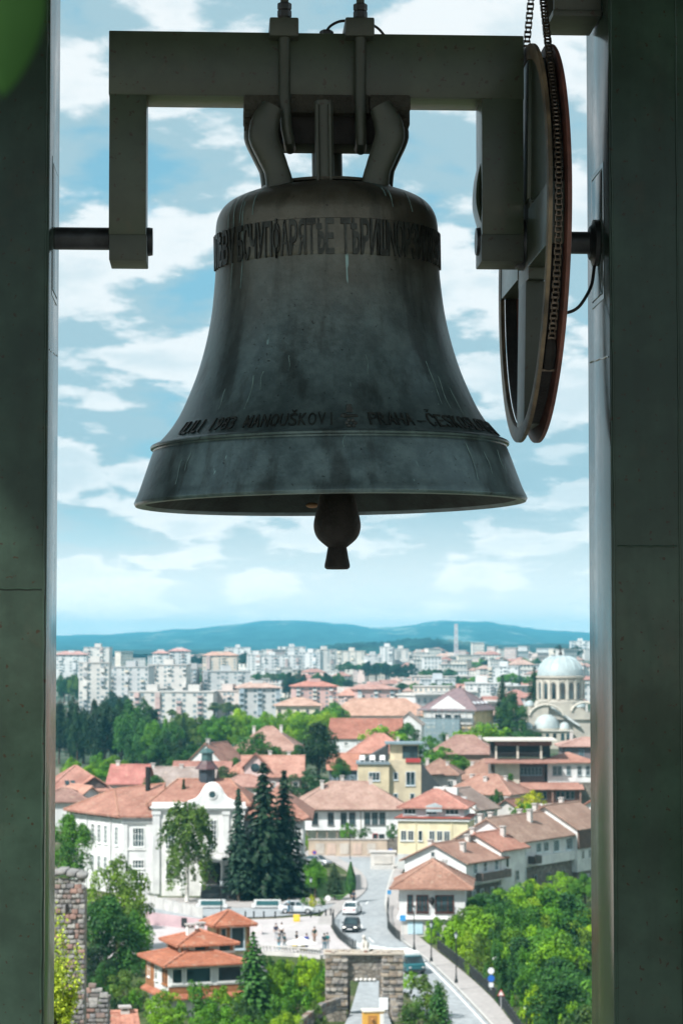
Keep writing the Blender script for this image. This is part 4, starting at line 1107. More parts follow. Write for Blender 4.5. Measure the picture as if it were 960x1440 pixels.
row_house('narrow white house with bright salmon roof, second gable of the stepped row', 704, 1193, 291, 6.8, 6.2, 6.6, 1.7, WHITE, (.50, .21, .145), 1.2,
          [((1.9,), 4.6, .7, 1.3, 1, 2, (.7, .7, .7))], [((-1.6,), 4.9, .9, 1.5, 1, 1, (.75, .76, .76)), ((.9,), 3.1, 1.0, 1.3, 2, 2, (.5, .5, .5))],
          chim=((-1.6, -1, .8, 2.4), (1.2, 1.5, .8, 2.6)))
row_house('long pale roofed house with white bay over grey stone in the stepped row', 729, 1181, 297, 8.6, 15.5, 7.4, 2.5, WHITE, (.42, .27, .20), 3.9,
          [], [((-6.6,), 6.0, 1.2, 1.5, 4, 1, BL), ((-6.6,), 3.1, 1.2, 1.5, 4, 1, BL), ((-2.6, -.6), 6.1, 1.4, 1.3, 3, 1, BL), ((2.2,), 6.0, 1.6, 1.5, 3, 1, BL), ((5.8,), 6.0, 1.8, 1.6, 4, 1, BL),
               ((-3.5, 0.2, 4.2), 2.2, .75, 1.3, 1, 1, (.3, .3, .3)), ((1.2, 6.2), .4, .75, 1.2, 1, 1, (.3, .3, .3))],
          chim=((-2.5, -5, 1, 3.2), (-1.6, -4, 1.2, 3.4), (1.5, 0.5, 1.4, 3.6), (-2, 4.5, 1.2, 3.2)), extra=lambda H: (balc(H, 4.3, -5.4, -3.6, (.10, .09, .08)), H.part('bay', MB().bb(H.w / 2 + .01, H.w / 2 + .35, -3.4, 7.7, 3.95, 5.1), M_PLASTER, WHITE)))
row_house('tiled house at the end of the stepped row against the right post', 811, 1163, 309, 9.0, 9.0, 8.2, 2.6, WHITE, (.43, .27, .20), 2.5,
          [], [((-2.9, -1.2, .6), 6.9, .9, 1.5, 2, 1, (.30, .20, .16)), ((-3, -1, 1.2), 4.6, .8, 1.2, 2, 1, WHITE), ((-3.2, -1.6, .2), 1.4, .8, 1.3, 2, 1, WHITE)],
          chim=((-2.8, -2, .9, 3.0), (-1, 2, 1.6, 3.6)), extra=lambda H: H.part('timber_storey', MB().bb(H.w / 2 + .01, H.w / 2 + .25, -4.5, 4.5, 5.4, 8.0), M_TIMBER, (.14, .09, .07)))
simple('small red roofed house above the end of the stepped row', 838, 1142, 330, 7, 7, 4, 'gable_y', 2.0, WHITE, (.50, .19, .13), -32, (0, -1), [('l', 2, 2.6, 1, 1.3)])

# ------------------------------------------------------------------ yellow house
def yellow_house():
    H = House('pale yellow house with red roof and white windows above the road end', 608, 1151, 332, 9.6, 9.0, 5.4, (0, -1), -9)
    H.walls(YELLOW, z0=-1, z1=5.4)
    H.part('plinth', MB().bb(-4.85, 4.85, -4.55, 4.55, -1.5, .55), M_PLASTER, (.52, .53, .52))
    for u in (-2.35, 2.55): H.part('pilaster', MB().bb(u - .12, u + .12, -4.6, -4.49, .6, 5.0), M_TRIM, (.70, .62, .42))
    H.win('f', (-4.0, -3.0), 3.05, .85, 1.45, 2, 1, WHITE); H.win('f', (-1.7,), 3.05, .6, 1.45, 1, 1, WHITE); H.win('f', (-.1, .95, 2.0 - .05), 3.05, .85, 1.45, 2, 1, WHITE)
    H.win('r', (-2.8, -.8, 1.4), 3.05, .9, 1.45, 2, 1, WHITE)
    H.part('cornice', MB().bb(-5.1, 5.1, -4.8, 4.8, 5.05, 5.32), M_TRIM, (.72, .74, .74))
    m, _ = roof_geo(8.6, 8.0, .45, .95, 'hip', .1); r = m.build('skirt_roof', M_ROOF, H.e, color=RED); r.location = (0, 0, 5.6)
    H.walls((.66, .70, .72), w=8.4, d=7.8, z0=5.41, z1=6.85, name='attic_wall')
    H.win('f', (-3.2,), 6.3, 1.7, .8, 3, 1, BL, w=8.4, d=7.8); H.win('f', (-.2,), 6.3, 1.6, .9, 2, 1, BL, w=8.4, d=7.8); H.win('f', (2.6,), 6.3, 1.9, .8, 3, 1, BL, w=8.4, d=7.8)
    H.win('r', (-2.4, 0), 6.3, 1.2, .8, 2, 1, BL, w=8.4, d=7.8)
    H.cap('hip', 1.9, (.47, .17, .12), .75, w=8.4, d=7.8, z=6.9)
    H.part('dormer', MB().prism([(-.9, 6.3), (1.3, 6.3), (1.3, 7.1), (.2, 7.45), (-.9, 7.1)], -4.6, -2.6), M_PLASTER, (.42, .48, .50))
yellow_house()
def stepped():
    H = row_house('white house with stepped parapet and grey roof behind the yellow house', 668, 1137, 346, 9.5, 6.6, 5.6, 2.6, WHITE, (.33, .27, .245), 1.0,
                  [], [((-1.7, .1, 1.9), 4.7, 1.0, 1.4, 3, 1, BL), ((-1.5, 1.0), 2.2, .9, 1.3, 2, 1, BL)], chim=((-1.0, -1.6, 1.6, 3.2), (1.0, -2.2, 1.4, 3.0)))
    y0 = -H.d / 2 - .32
    for k, (x0, x1, z) in enumerate(((-4.9, -3.4, .75), (-3.4, -1.9, 1.6), (-1.9, 1.9, 2.9), (1.9, 3.4, 1.6), (3.4, 4.9, .75))):
        H.part('parapet_step', MB().bb(x0, x1, y0, y0 + .3, 4.0 if k else 4.001, 5.6 + z), M_PLASTER, WHITE)
stepped()

# ------------------------------------------------------------------ wide white house with overhanging roof
def konak():
    H = House('wide white house with overhanging tiled roof and a row of dark tall windows', 492, 1137, 374, 16.6, 11, 5.4, (0, -1), 2)
    DK = (.10, .11, .11); S = FPX / 374; U = lambda px: (px - 492) / S; WH = (.82, .83, .82)
    H.walls(WH, z0=2.1); H.walls((.74, .76, .76), w=16.0, d=8.6, z0=-1, z1=2.08, dy=1.1, name='lower_wall')
    H.part('lower_front', MB().bb(U(500), U(566), -5.48, -3.21, -1, 2.09), M_PLASTER, WH)
    H.win('f', [U(p) for p in (443, 465, 483, 495, 516, 526.5, 537)], 3.85, .95, 1.9, 2, 1, DK); H.win('l', (-3, 0, 3), 3.85, 1.0, 1.8, 2, 1, DK)
    H.win('f', (U(527),), .8, .8, 1.6, 1, 1, (.35, .05, .04), d=10.98); H.win('f', (U(536), U(550)), .9, .85, 1.2, 2, 1, DK, d=10.98)
    for p in (432, 446, 460, 474, 488): H.part('porch_post', MB().bb(U(p) - .12, U(p) + .12, -5.3, -5.06, -1, 2.09), M_TIMBER, (.30, .24, .19))
    H.part('lintel_band', MB().bb(-8.32, 8.32, -5.56, -5.502, 4.95, 5.12), M_TIMBER, (.30, .23, .18)); H.part('corner_board', MB().bb(U(506), U(508), -5.56, -5.502, 2.1, 4.94), M_TIMBER, (.45, .42, .38))
    H.cap('hip', 3.3, (.42, .25, .19), .95)
    H.chim((-4.2, -1.6, 1.4, 4.2), (-1.0, 1.0, 2.4, 4.6), (3.4, -.5, 2.4, 4.4))
konak()
def terrace_wall():
    e = empty('terrace_wall', G(500, 1204, 0), 0, 'beige plastered retaining wall with panels below the wide white house', 'wall')
    S = FPX / e.location.y
    MB().bb(-66 / S, 44 / S, 0, .6, -.2, 2.4).build('wall_body', M_PLASTER, e, color=(.52, .42, .33))
    for k, u in enumerate((-56, -40, -22, -4, 16)):
        MB().bb(u / S, (u + 12) / S, -.06, -.002, .3, 1.9).build('wall_panel', M_PLASTER, e, color=(.60, .46, .38) if k % 2 else (.55, .50, .44))
    MB().bb(-67 / S, 45 / S, -.1, .7, 2.401, 2.55).build('coping', M_STONE, e, color=(.50, .46, .42))
    MB().prism([(44 / S, 0), (60 / S, 0), (60 / S, 3.0), (44 / S, 2.4)], .1, .5).build('wall_return', M_RUBBLE, e)
terrace_wall()
def stone_monument():
    e = empty('wall_fountain', G(538, 1222, 0), 0, 'pale stone street fountain at the end of the road', 'fountain')
    S = FPX / e.location.y
    MB().bb(-17 / S, 17 / S, 0, .7, 0, 2.3).build('fountain_back', M_PALESTONE, e, color=(.60, .58, .55))
    MB().bb(-19 / S, 19 / S, -.15, .85, 2.301, 2.55).build('coping', M_PALESTONE, e, color=(.66, .64, .62))
    MB().bb(-12 / S, 12 / S, -.12, -.002, .7, 1.8).build('tablet', M_PALESTONE, e, color=(.52, .50, .47))
    MB().bb(-15 / S, 15 / S, -1.1, -.13, 0, .55).build('trough', M_PALESTONE, e, color=(.55, .54, .52))
stone_monument()

# ------------------------------------------------------------------ beige hotel tower behind
def hotel():
    H = House('beige narrow hotel with blue grey windows, roof terrace and glazed penthouse', 525, 1075, 408, 5.2, 8, 9.0, (0, -1), 0, 'hotel')
    BW = (.60, .66, .70)
    H.walls((.62, .53, .36)); H.walls((.58, .50, .36), w=5.4, d=7.4, z0=-1, z1=9.7, dx=5.31, dy=.5, name='wing_wall')
    H.walls((.58, .57, .54), w=4.6, d=6.4, z0=-1, z1=4.0, dx=9.6, dy=.2, name='side_wall')
    H.win('f', (.1,), 7.0, 1.9, 1.5, 3, 1, BW); H.win('f', (.1,), 3.4, 1.9, 1.5, 3, 1, BW); H.win('l', (-2, 1.5), 7.0, 1.0, 1.4, 2, 1, BW)
    H.win('f', (-1.6,), 7.0, .8, 1.3, 1, 1, BW, w=5.4, d=7.4, dxy=(5.31, .5)); H.win('f', (.9,), 6.6, 1.6, 2.4, 2, 1, BW, w=5.4, d=7.4, dxy=(5.31, .5))
    H.win('f', (-1.6, 1.2), 3.4, .8, 1.5, 1, 1, BW, w=5.4, d=7.4, dxy=(5.31, .5))
    H.win('f', (-1.0, .9), 2.2, .9, 2.6, 1, 2, BW, w=4.6, d=6.4, dxy=(9.6, .2))
    t = H.part('terrace_slab', MB().bb(-2.9, 2.75, -4.3, 4, 9.0, 9.35), M_TRIM, (.20, .25, .28))
    H.part('sign_board', MB().bb(5.4, 7.9, -3.45, -3.22, 9.3, 10.0), M_TRIM, (.42, .05, .05))
    H.part('penthouse', MB().bb(2.8, 7.6, -1.6, 3.2, 9.71, 12.3), M_PLASTER, (.62, .54, .38))
    H.part('penthouse_glass', MB().bb(4.9, 7.5, -1.68, -1.602, 9.9, 12.0), M_GLASS)
    H.part('penthouse_roof', MB().bb(2.0, 8.4, -2.6, 3.8, 12.301, 12.6), M_DARKROOF, (.20, .28, .31))
    m = MB().add([(-2.2, -1, 9.36), (2.6, -1, 9.36), (2.6, -1, 12.2), (-2.2, 3.5, 9.36), (2.6, 3.5, 9.36), (2.6, 3.5, 12.2)], [(0, 1, 2), (3, 5, 4), (0, 2, 5, 3), (1, 4, 5, 2), (0, 3, 4, 1)])
    H.part('attic_roof', m, M_DARKROOF, (.05, .055, .055))
    m = MB().add([(8.05, -3.1, 4.0), (12.2, -3.3, 4.0), (8.05, -3.1, 9.2), (8.05, 3.4, 4.0), (12.2, 3.4, 4.0), (8.05, 3.4, 9.2)], [(0, 1, 2), (3, 5, 4), (0, 2, 5, 3), (1, 4, 5, 2), (0, 3, 4, 1)])
    H.part('lean_to_roof', m, M_DARKROOF, (.045, .05, .052))
    for k in range(3):
        u = -1.9 + k * 1.7
        t = empty('terrace_chair', H.e.location + Vector((u, -3.3, 9.36)), 0, 'white chair on the beige hotel roof terrace, ' + ('leftmost of three', 'middle of three', 'rightmost of three')[k], 'chair', 'chairs on the hotel terrace')
        MB().bb(-.45, .45, -.4, .4, .38, .5).build('seat', M_TRIM, t, color=(.85, .85, .85)); MB().bb(-.45, .45, .32, .42, .501, 1.15).build('backrest', M_TRIM, t, color=(.85, .85, .85))
        for a in (-.4, .4):
            for b in (-.34, .34): MB().bb(a - .04, a + .04, b - .04, b + .04, 0, .379).build('leg', M_TRIM, t, color=(.85, .85, .85))
hotel()

# ------------------------------------------------------------------ houses on the slope to the right
simple('pinkish house with brown hipped roof and chimney right of the beige hotel', 614, 1089, 420, 6.8, 7, 6, 'hip', 2.2, (.70, .66, .64), BROWN, -10, (0, -1), [('f', 2, 4.3, .9, 1.5), ('r', 2, 4.3, .9, 1.4)], .6, ((-2.2, .5, .6, 2.6), (1.6, -1.6, .5, 2.0)))
simple('grey house with broad brown roof and three shuttered windows under the restaurant', 678, 1096, 428, 9.4, 8, 5.5, 'hip', 2.9, (.62, .63, .61), BROWN, -14, (0, -1), [('r', 3, 4.2, .9, 1.5), ('f', 3, 4.2, .9, 1.5)], .6, ((-2.5, -.5, .8, 2.9), (1.0, 1, 1.0, 3.0)))
simple('low house with long brown roof above the grey roofed white house', 672, 1116, 380, 10.5, 7.5, 5.0, 'hip', 2.4, (.60, .56, .52), (.33, .16, .115), -28, (0, -1), [('r', 3, 3.8, .9, 1.3), ('f', 3, 3.8, .9, 1.3)], .7, ((-2.8, 0, .6, 2.8), (.2, -1.4, .8, 2.4), (2.8, 0.5, .6, 2.6)))
simple('small dark brown house tucked beside the bright yellow green tree', 712, 1139, 362, 5.5, 6.5, 4.0, 'gable_y', 1.6, (.55, .53, .50), (.30, .12, .09), -32, (0, -1), [('r', 2, 2.8, .9, 1.2)], .5, ((-1.2, -1, .5, 2.0),))
simple('brown roofed house left of the restaurant terrace', 650, 1060, 470, 12.5, 9, 6, 'hip', 3.0, (.40, .25, .20), (.36, .19, .15), -8, (0, -1), [('f', 3, 4.0, 1.0, 1.5)], .7, ((-3.4, .4, 1.0, 3.6), (3.0, 0, 1.0, 3.4)))
def restaurant():
    H = House('dark timber restaurant with open covered terraces stacked on the slope below the church', 735, 1067, 405, 10.6, 9, 7.6, (0, -1), 0, 'restaurant', 'restaurant')
    TB, DKT = (.13, .060, .045), (.05, .042, .04)
    H.walls((.24, .20, .18), mat=M_TIMBER, d=7, z0=0, z1=7.3, dy=1.0, name='back_wall')
    H.part('roof', MB().bb(-6.2, 5.6, -5.6, 4.6, 10.55, 10.85), M_TRIM, (.64, .60, .54))
    H.part('fascia', MB().bb(-4.7, 4.8, -4.6, -4.45, 9.75, 10.54), M_TIMBER, (.20, .075, .055))
    H.part('terrace_wall', MB().bb(-5.0, 5.0, 1.0, 4.4, 7.61, 10.5), M_TIMBER, DKT)
    for u in (-4.5, -.9, 3.0): H.part('terrace_post', MB().bb(u - .16, u + .16, -4.5, -4.2, 7.6, 9.74), M_TRIM, (.62, .56, .48))
    for u0, u1 in ((-4.3, -1.1), (-.7, 2.8)):
        g = H.part('terrace_railing', MB().bb(u0, u1, -4.42, -4.34, 8.5, 8.6), M_TIMBER, DKT)
        for i in range(9): x = u0 + (u1 - u0) * (i + .5) / 9; MB().bb(x - .04, x + .04, -4.4, -4.36, 7.62, 8.49).build('baluster', M_TIMBER, g, color=DKT)
    m, _ = roof_geo(11.6, 2.6, .5, .25, 'shed', .15); r = m.build('canopy_roof', M_ROOF, H.e, color=(.40, .22, .18)); r.location = (-.4, -4.6, 7.1)
    H.part('lower_wall', MB().bb(-4.6, -.6, -4.4, -2.6, 3.5, 6.9), M_PLASTER, (.62, .56, .47)); H.part('window_band', MB().bb(-.59, 3.6, -4.0, -2.6, 3.5, 6.9), M_TIMBER, (.12, .10, .10))
    for i in range(6): add_window(H.e, 'f', 1, 7.2, -.2 + i * .62, 5.5, .5, 1.3, 1, 2, (.22, .30, .34), (0, -.42))
    # white bay on the right
    H.part('bay', MB().bb(4.1, 11.5, -4.2, 3, 3.7, 7.2), M_PLASTER, WHITE)
    for u in (5.3, 6.1, 7.6, 9.4, 10.8): add_window(H.e, 'f', 1, 8.4, u, 5.6, .75, 1.6, 2, 2, (.30, .36, .38))
    m, _ = roof_geo(8.0, 7.6, 1.3, .6, 'hip', .14); r = m.build('bay_roof', M_ROOF, H.e, color=(.42, .22, .17)); r.location = (7.8, -.5, 7.25)
    # lowest gallery
    m, _ = roof_geo(9.4, 3.2, .7, .5, 'shed', .16); r = m.build('gallery_roof', M_ROOF, H.e, color=(.44, .24, .19)); r.location = (4.6, -6.0, 3.0)
    H.part('gallery_floor', MB().bb(-.1, 9.4, -7.9, -4.4, .05, .3), M_TRIM, (.80, .80, .78)); H.part('gallery_wall', MB().bb(.0, 9.3, -6.6, -4.41, .301, 2.8), M_TIMBER, (.17, .085, .065))
    for u in (1.8, 2.6, 3.4, 5.6, 6.4, 7.2, 8.0): add_window(H.e, 'f', 1, 13.2, u, 1.7, .62, 1.3, 1, 2, (.20, .24, .26))
    for u in (.1, 1.2, 4.6, 9.2): H.part('gallery_post', MB().bb(u - .13, u + .13, -7.8, -7.5, .301, 2.75), M_TIMBER, (.30, .18, .14))
    H.part('stone_base', MB().bb(.1, 9.2, -7.4, 3.9, -7, .049), M_RUBBLE); H.part('stone_base', MB().bb(9.25, 12, -5.2, 3.8, -7, 3.68), M_RUBBLE)
    H.part('stone_base', MB().bb(-5, 0.09, -4.3, 3.8, -6, 3.49), M_RUBBLE)
restaurant()
simple('small house with weathered pink roof beside the church wall at the right', 826, 1049, 430, 9, 8, 5, 'hip', 1.2, (.17, .15, .16), (.55, .33, .28), 0, (0, -1), [('f', 4, 3.6, .9, 1.6, {'col': (.2, .3, .36)})], .7, ((-2.6, -.5, .8, 2.6),))

# ------------------------------------------------------------------ houses in the middle distance
simple('cream house with salmon hipped roof and roof light behind the beige hotel', 531, 1059, 462, 11.2, 9.5, 7, 'hip', 3.2, (.74, .70, .62), (.50, .205, .15), -4, (0, -1), [('f', 4, 5.2, 1.0, 1.6), ('l', 2, 5.2, 1, 1.6)], .5, ((3.6, 0, 1.0, 3.0),))
simple('small house with orange roof and dark windows left of the beige hotel', 483, 1079, 440, 5.2, 6.5, 5.5, 'gable_x', 2.4, (.12, .15, .18), (.50, .20, .13), 0, (0, -1), [('f', 2, 3.4, .9, 1.4, {'col': (.35, .45, .5)})])
simple('long low white building with plain red roof in the middle distance', 512, 1036, 556, 16, 11, 5.0, 'gable_x', 4.0, WHITE, (.42, .13, .08), -6, (0, -1), [('f', 6, 3.4, .9, .9)], .5, ((3.4, -2, 1.0, 3.2),), 'long_building', 'building')
simple('plain white gabled house at the end of the long red roof', 573, 1018, 566, 6.4, 9, 7.0, 'gable_y', 2.6, WHITE, (.45, .40, .36), -6, (0, -1), [('f', 1, 7.0, .7, .8)], .35)
simple('long building with pale orange roof and a row of dark windows', 533, 1006, 676, 27, 12, 6.5, 'hip', 4.2, (.66, .62, .55), (.62, .37, .27), 0, (0, -1), [('f', 13, 4.4, 1.1, 1.9, {'col': (.5, .5, .48)})], .6, ((-6, 0, 2, 4.6), (5, 0, 2, 4.6)), 'school_building', 'building')
simple('cream school building with two rows of dark windows among green trees', 419, 992, 690, 12.6, 10, 7.5, 'hip', 1.9, (.70, .64, .50), (.60, .40, .32), 0, (0, -1), [('f', 5, 5.6, 1.0, 1.9, {'col': (.45, .42, .36)}), ('f', 5, 2.0, 1.0, 1.7, {'col': (.45, .42, .36)})], .7, (), 'school_building', 'building')
def scaffolded():
    H = House('cream public building with dark purple hipped roof being renovated', 667, 999, 600, 14, 12, 9.5, (1, -1), -26, 'public_building', 'building')
    H.walls((.70, .52, .30)); H.cap('hip', 4.6, (.105, .055, .075), .9, mat=M_DARKROOF)
    H.part('gable', MB().prism([(-6.6, 6.0), (6.6, 6.0), (6.6, 8.8), (0, 13.0), (-6.6, 8.8)], -6.4, -6.02), M_PLASTER, WHITE)
    H.win('f', (-2.6, 0, 2.6), 6.6, 1.7, 3.6, 2, 3, (.08, .10, .11), d=12.9); H.win('f', (-4, 4), 2.6, 1.4, 2.0, 2, 2, (.3, .3, .3), d=12.05)
    H.win('r', (-4.2, -1.4, 1.4, 4.2), 5.0, 1.0, 2.8, 2, 2, (.74, .72, .68))
    H.part('cornice', MB().bb(-7.3, 7.3, -6.3, 6.3, 9.2, 9.49), M_TRIM, (.78, .76, .70))
    for k in range(4): add = MB().box((0, 0, 0), (.9, 1.2, .12)); q = add.build('skylight', M_TRIM, H.roof, color=(.7, .72, .75)); q.matrix_local = Matrix.Translation((6.0, -3.6 + k * 2.4, 1.15)) @ Matrix.Rotation(R(38), 4, 'Y')
    e = empty('scaffolding', H.e.matrix_basis @ Vector((0, 0, 0)), R(-26), 'grey scaffolding with netting in front of the purple roofed building', 'scaffolding')
    e.location = H.e.location
    for i in range(9):
        x = -7.4 + i * 1.85
        for y in (-8.4, -7.3): MB().tube([(x, y, -2), (x, y, 9.6)], .09, 6).build('pole', M_TRIM, e, color=(.20, .24, .26))
    for k in range(5):
        MB().bb(-7.6, 7.6, -8.3, -7.4, 0.2 + k * 2.1, .32 + k * 2.1).build('deck', M_TIMBER, e, color=(.28, .27, .25))
        MB().tube([(-7.6, -8.42, 1.3 + k * 2.1), (7.6, -8.42, 1.3 + k * 2.1)], .07, 6).build('guard_rail', M_TRIM, e, color=(.20, .24, .26))
    nm, nt = material('scaffold_netting'); pb = finish(nt, (.28, .38, .42), .9); tr = nt.n('ShaderNodeBsdfTransparent'); mx = nt.n('ShaderNodeMixShader', i_0=.42)
    oo = [n for n in nt.t.nodes if n.type == 'OUTPUT_MATERIAL'][0]; nt.link(tr.outputs[0], mx.inputs[1]); nt.link(pb.outputs[0], mx.inputs[2]); nt.link(mx.outputs[0], oo.inputs[0])
    MB().bb(-7.6, 4.0, -8.56, -8.54, -2, 7.4).build('netting', nm, e)
scaffolded()

# ------------------------------------------------------------------ houses on the left behind the museum
def dormer_house():
    H = simple('pink roofed house with dormer at the left edge behind the museum', 112, 1112, 345, 8.8, 8.5, 4.5, 'hip', 3.0, WHITE, (.52, .23, .175), 14, (0, -1), [('l', 2, 3.2, .8, 1.3), ('f', 3, 3.0, 1, 1.3)], .5)
    for x, y, z in ((-1.6, -3.2, .75), (-.8, -3.2, .75)): MB().bb(-.32, .32, -.5, .5, -.03, .05).build('skylight', M_GLASS, H.roof).matrix_local = Matrix.Translation((x, y, z)) @ Matrix.Rotation(R(35), 4, 'X')
    MB().prism([(.6, 0), (3.6, 0), (3.6, .7), (2.1, 1.6), (.6, .7)], -4.3, -1.0).build('dormer', M_TIMBER, H.roof, color=(.16, .12, .11))
    MB().add([(.3, -4.7, .55), (2.1, -4.7, 1.75), (3.9, -4.7, .55), (.3, -.6, .55), (2.1, -.6, 1.75), (3.9, -.6, .55), (.3, -4.7, .40), (2.1, -4.7, 1.6), (3.9, -4.7, .40)],
             [(0, 1, 4, 3), (1, 2, 5, 4), (0, 6, 7, 1), (1, 7, 8, 2)]).build('dormer_roof', M_ROOF, H.roof, color=(.55, .27, .21))
dormer_house()
simple('low brown roofed house at the left edge in front of the pink dormer house', 88, 1127, 333, 7.0, 6, 4, 'hip', 1.4, WHITE, (.26, .125, .095), 0, (0, -1), [('f', 2, 2.8, .9, 1.1)])
simple('low house with worn orange roof between the museum and the pink dormer house', 128, 1125, 336, 5.2, 6.5, 4, 'gable_y', 1.9, WHITE, (.50, .25, .18), 30, (0, -1), [('f', 1, 2.8, .9, 1.1)])
simple('house with dark red roof and pinkish wall behind the museum flue', 178, 1099, 372, 5.4, 7, 5, 'gable_x', 2.4, (.66, .50, .50), (.42, .13, .12), -6, (0, -1), [('f', 2, 3.6, .9, 1.2)], .5, ((-2.0, 0, 1.4, 3.4),))
simple('long house with grey brown roof behind the museum', 236, 1107, 388, 14, 8, 4.5, 'gable_x', 3.0, (.62, .61, .59), (.36, .31, .285), -5, (0, -1), [('f', 5, 3.2, .9, 1.2)], .5, ((-3, 0, 2, 4), (1.6, 0, 2, 3.8)))
simple('white gabled house with round chimney behind the museum turret', 289, 1067, 428, 5.8, 9, 6, 'gable_y', 2.7, WHITE, (.44, .20, .15), -22, (0, -1), [('r', 3, 4.4, .9, 1.3)], .35, ((0, -3.4, 2.0, 3.8),))
simple('low white house with small red roof under the white gabled house', 283, 1083, 408, 9.0, 6, 4.0, 'gable_x', 1.3, (.70, .74, .78), (.46, .19, .145), -3, (0, -1), [('f', 3, 2.9, .9, 1.0)])
simple('cream house with large brown hipped roof behind the round tree', 373, 1055, 476, 12.4, 11, 6, 'hip', 4.0, (.70, .60, .44), (.36, .20, .155), -6, (0, -1), [('f', 4, 4.3, 1, 1.5), ('r', 3, 4.3, 1, 1.5)], .7, ((-3, 0, 2.2, 4.6), (2.4, 0, 2.4, 4.8)))
def pink_house():
    H = simple('pale pink house with gabled centre and tiled roof left of the dark fir trees', 383, 1089, 398, 9.6, 8, 5.5, 'gable_x', 2.9, PINKW, (.42, .20, .15), 0, (0, -1), [('f', 3, 3.6, 1, 1.5)], .5, ((-.5, .2, 2.2, 4.0), (2.6, .2, 2.2, 3.8)))
    H.part('front_gable', MB().prism([(-4.6, 4.9), (-1.0, 4.9), (-1.0, 6.9), (-2.8, 8.7), (-4.6, 6.9)], -4.35, 0), M_PLASTER, PINKW)
    H.part('gable_roof', MB().add([(-5.1, -4.8, 6.6), (-2.8, -4.8, 9.0), (-.5, -4.8, 6.6), (-5.1, 0, 6.6), (-2.8, 0, 9.0), (-.5, 0, 6.6), (-5.1, -4.8, 6.4), (-2.8, -4.8, 8.8), (-.5, -4.8, 6.4)], [(0, 1, 4, 3), (1, 2, 5, 4), (0, 6, 7, 1), (1, 7, 8, 2)]), M_ROOF, (.42, .20, .15))
    H.part('round_window', MB().lathe([(.001, 0), (.7, 0), (.75, .06), (.001, .06)], 16, Matrix.Translation((-2.8, -4.36, 6.6)) @ Matrix.Rotation(R(90), 4, 'X')), M_GLASS)
pink_house()
simple('low tiled house half hidden by trees below the pale pink house', 345, 1106, 384, 7.5, 6, 4, 'hip', 1.5, (.64, .58, .54), (.40, .20, .16), 0, (0, -1), [('f', 3, 2.8, .9, 1.0)])
simple('small orange roofed house left of the pale pink house', 338, 1087, 405, 4.2, 6, 4, 'hip', 1.3, (.66, .60, .55), (.50, .21, .14), 0, (0, -1), [('f', 1, 2.8, .9, 1.0)])

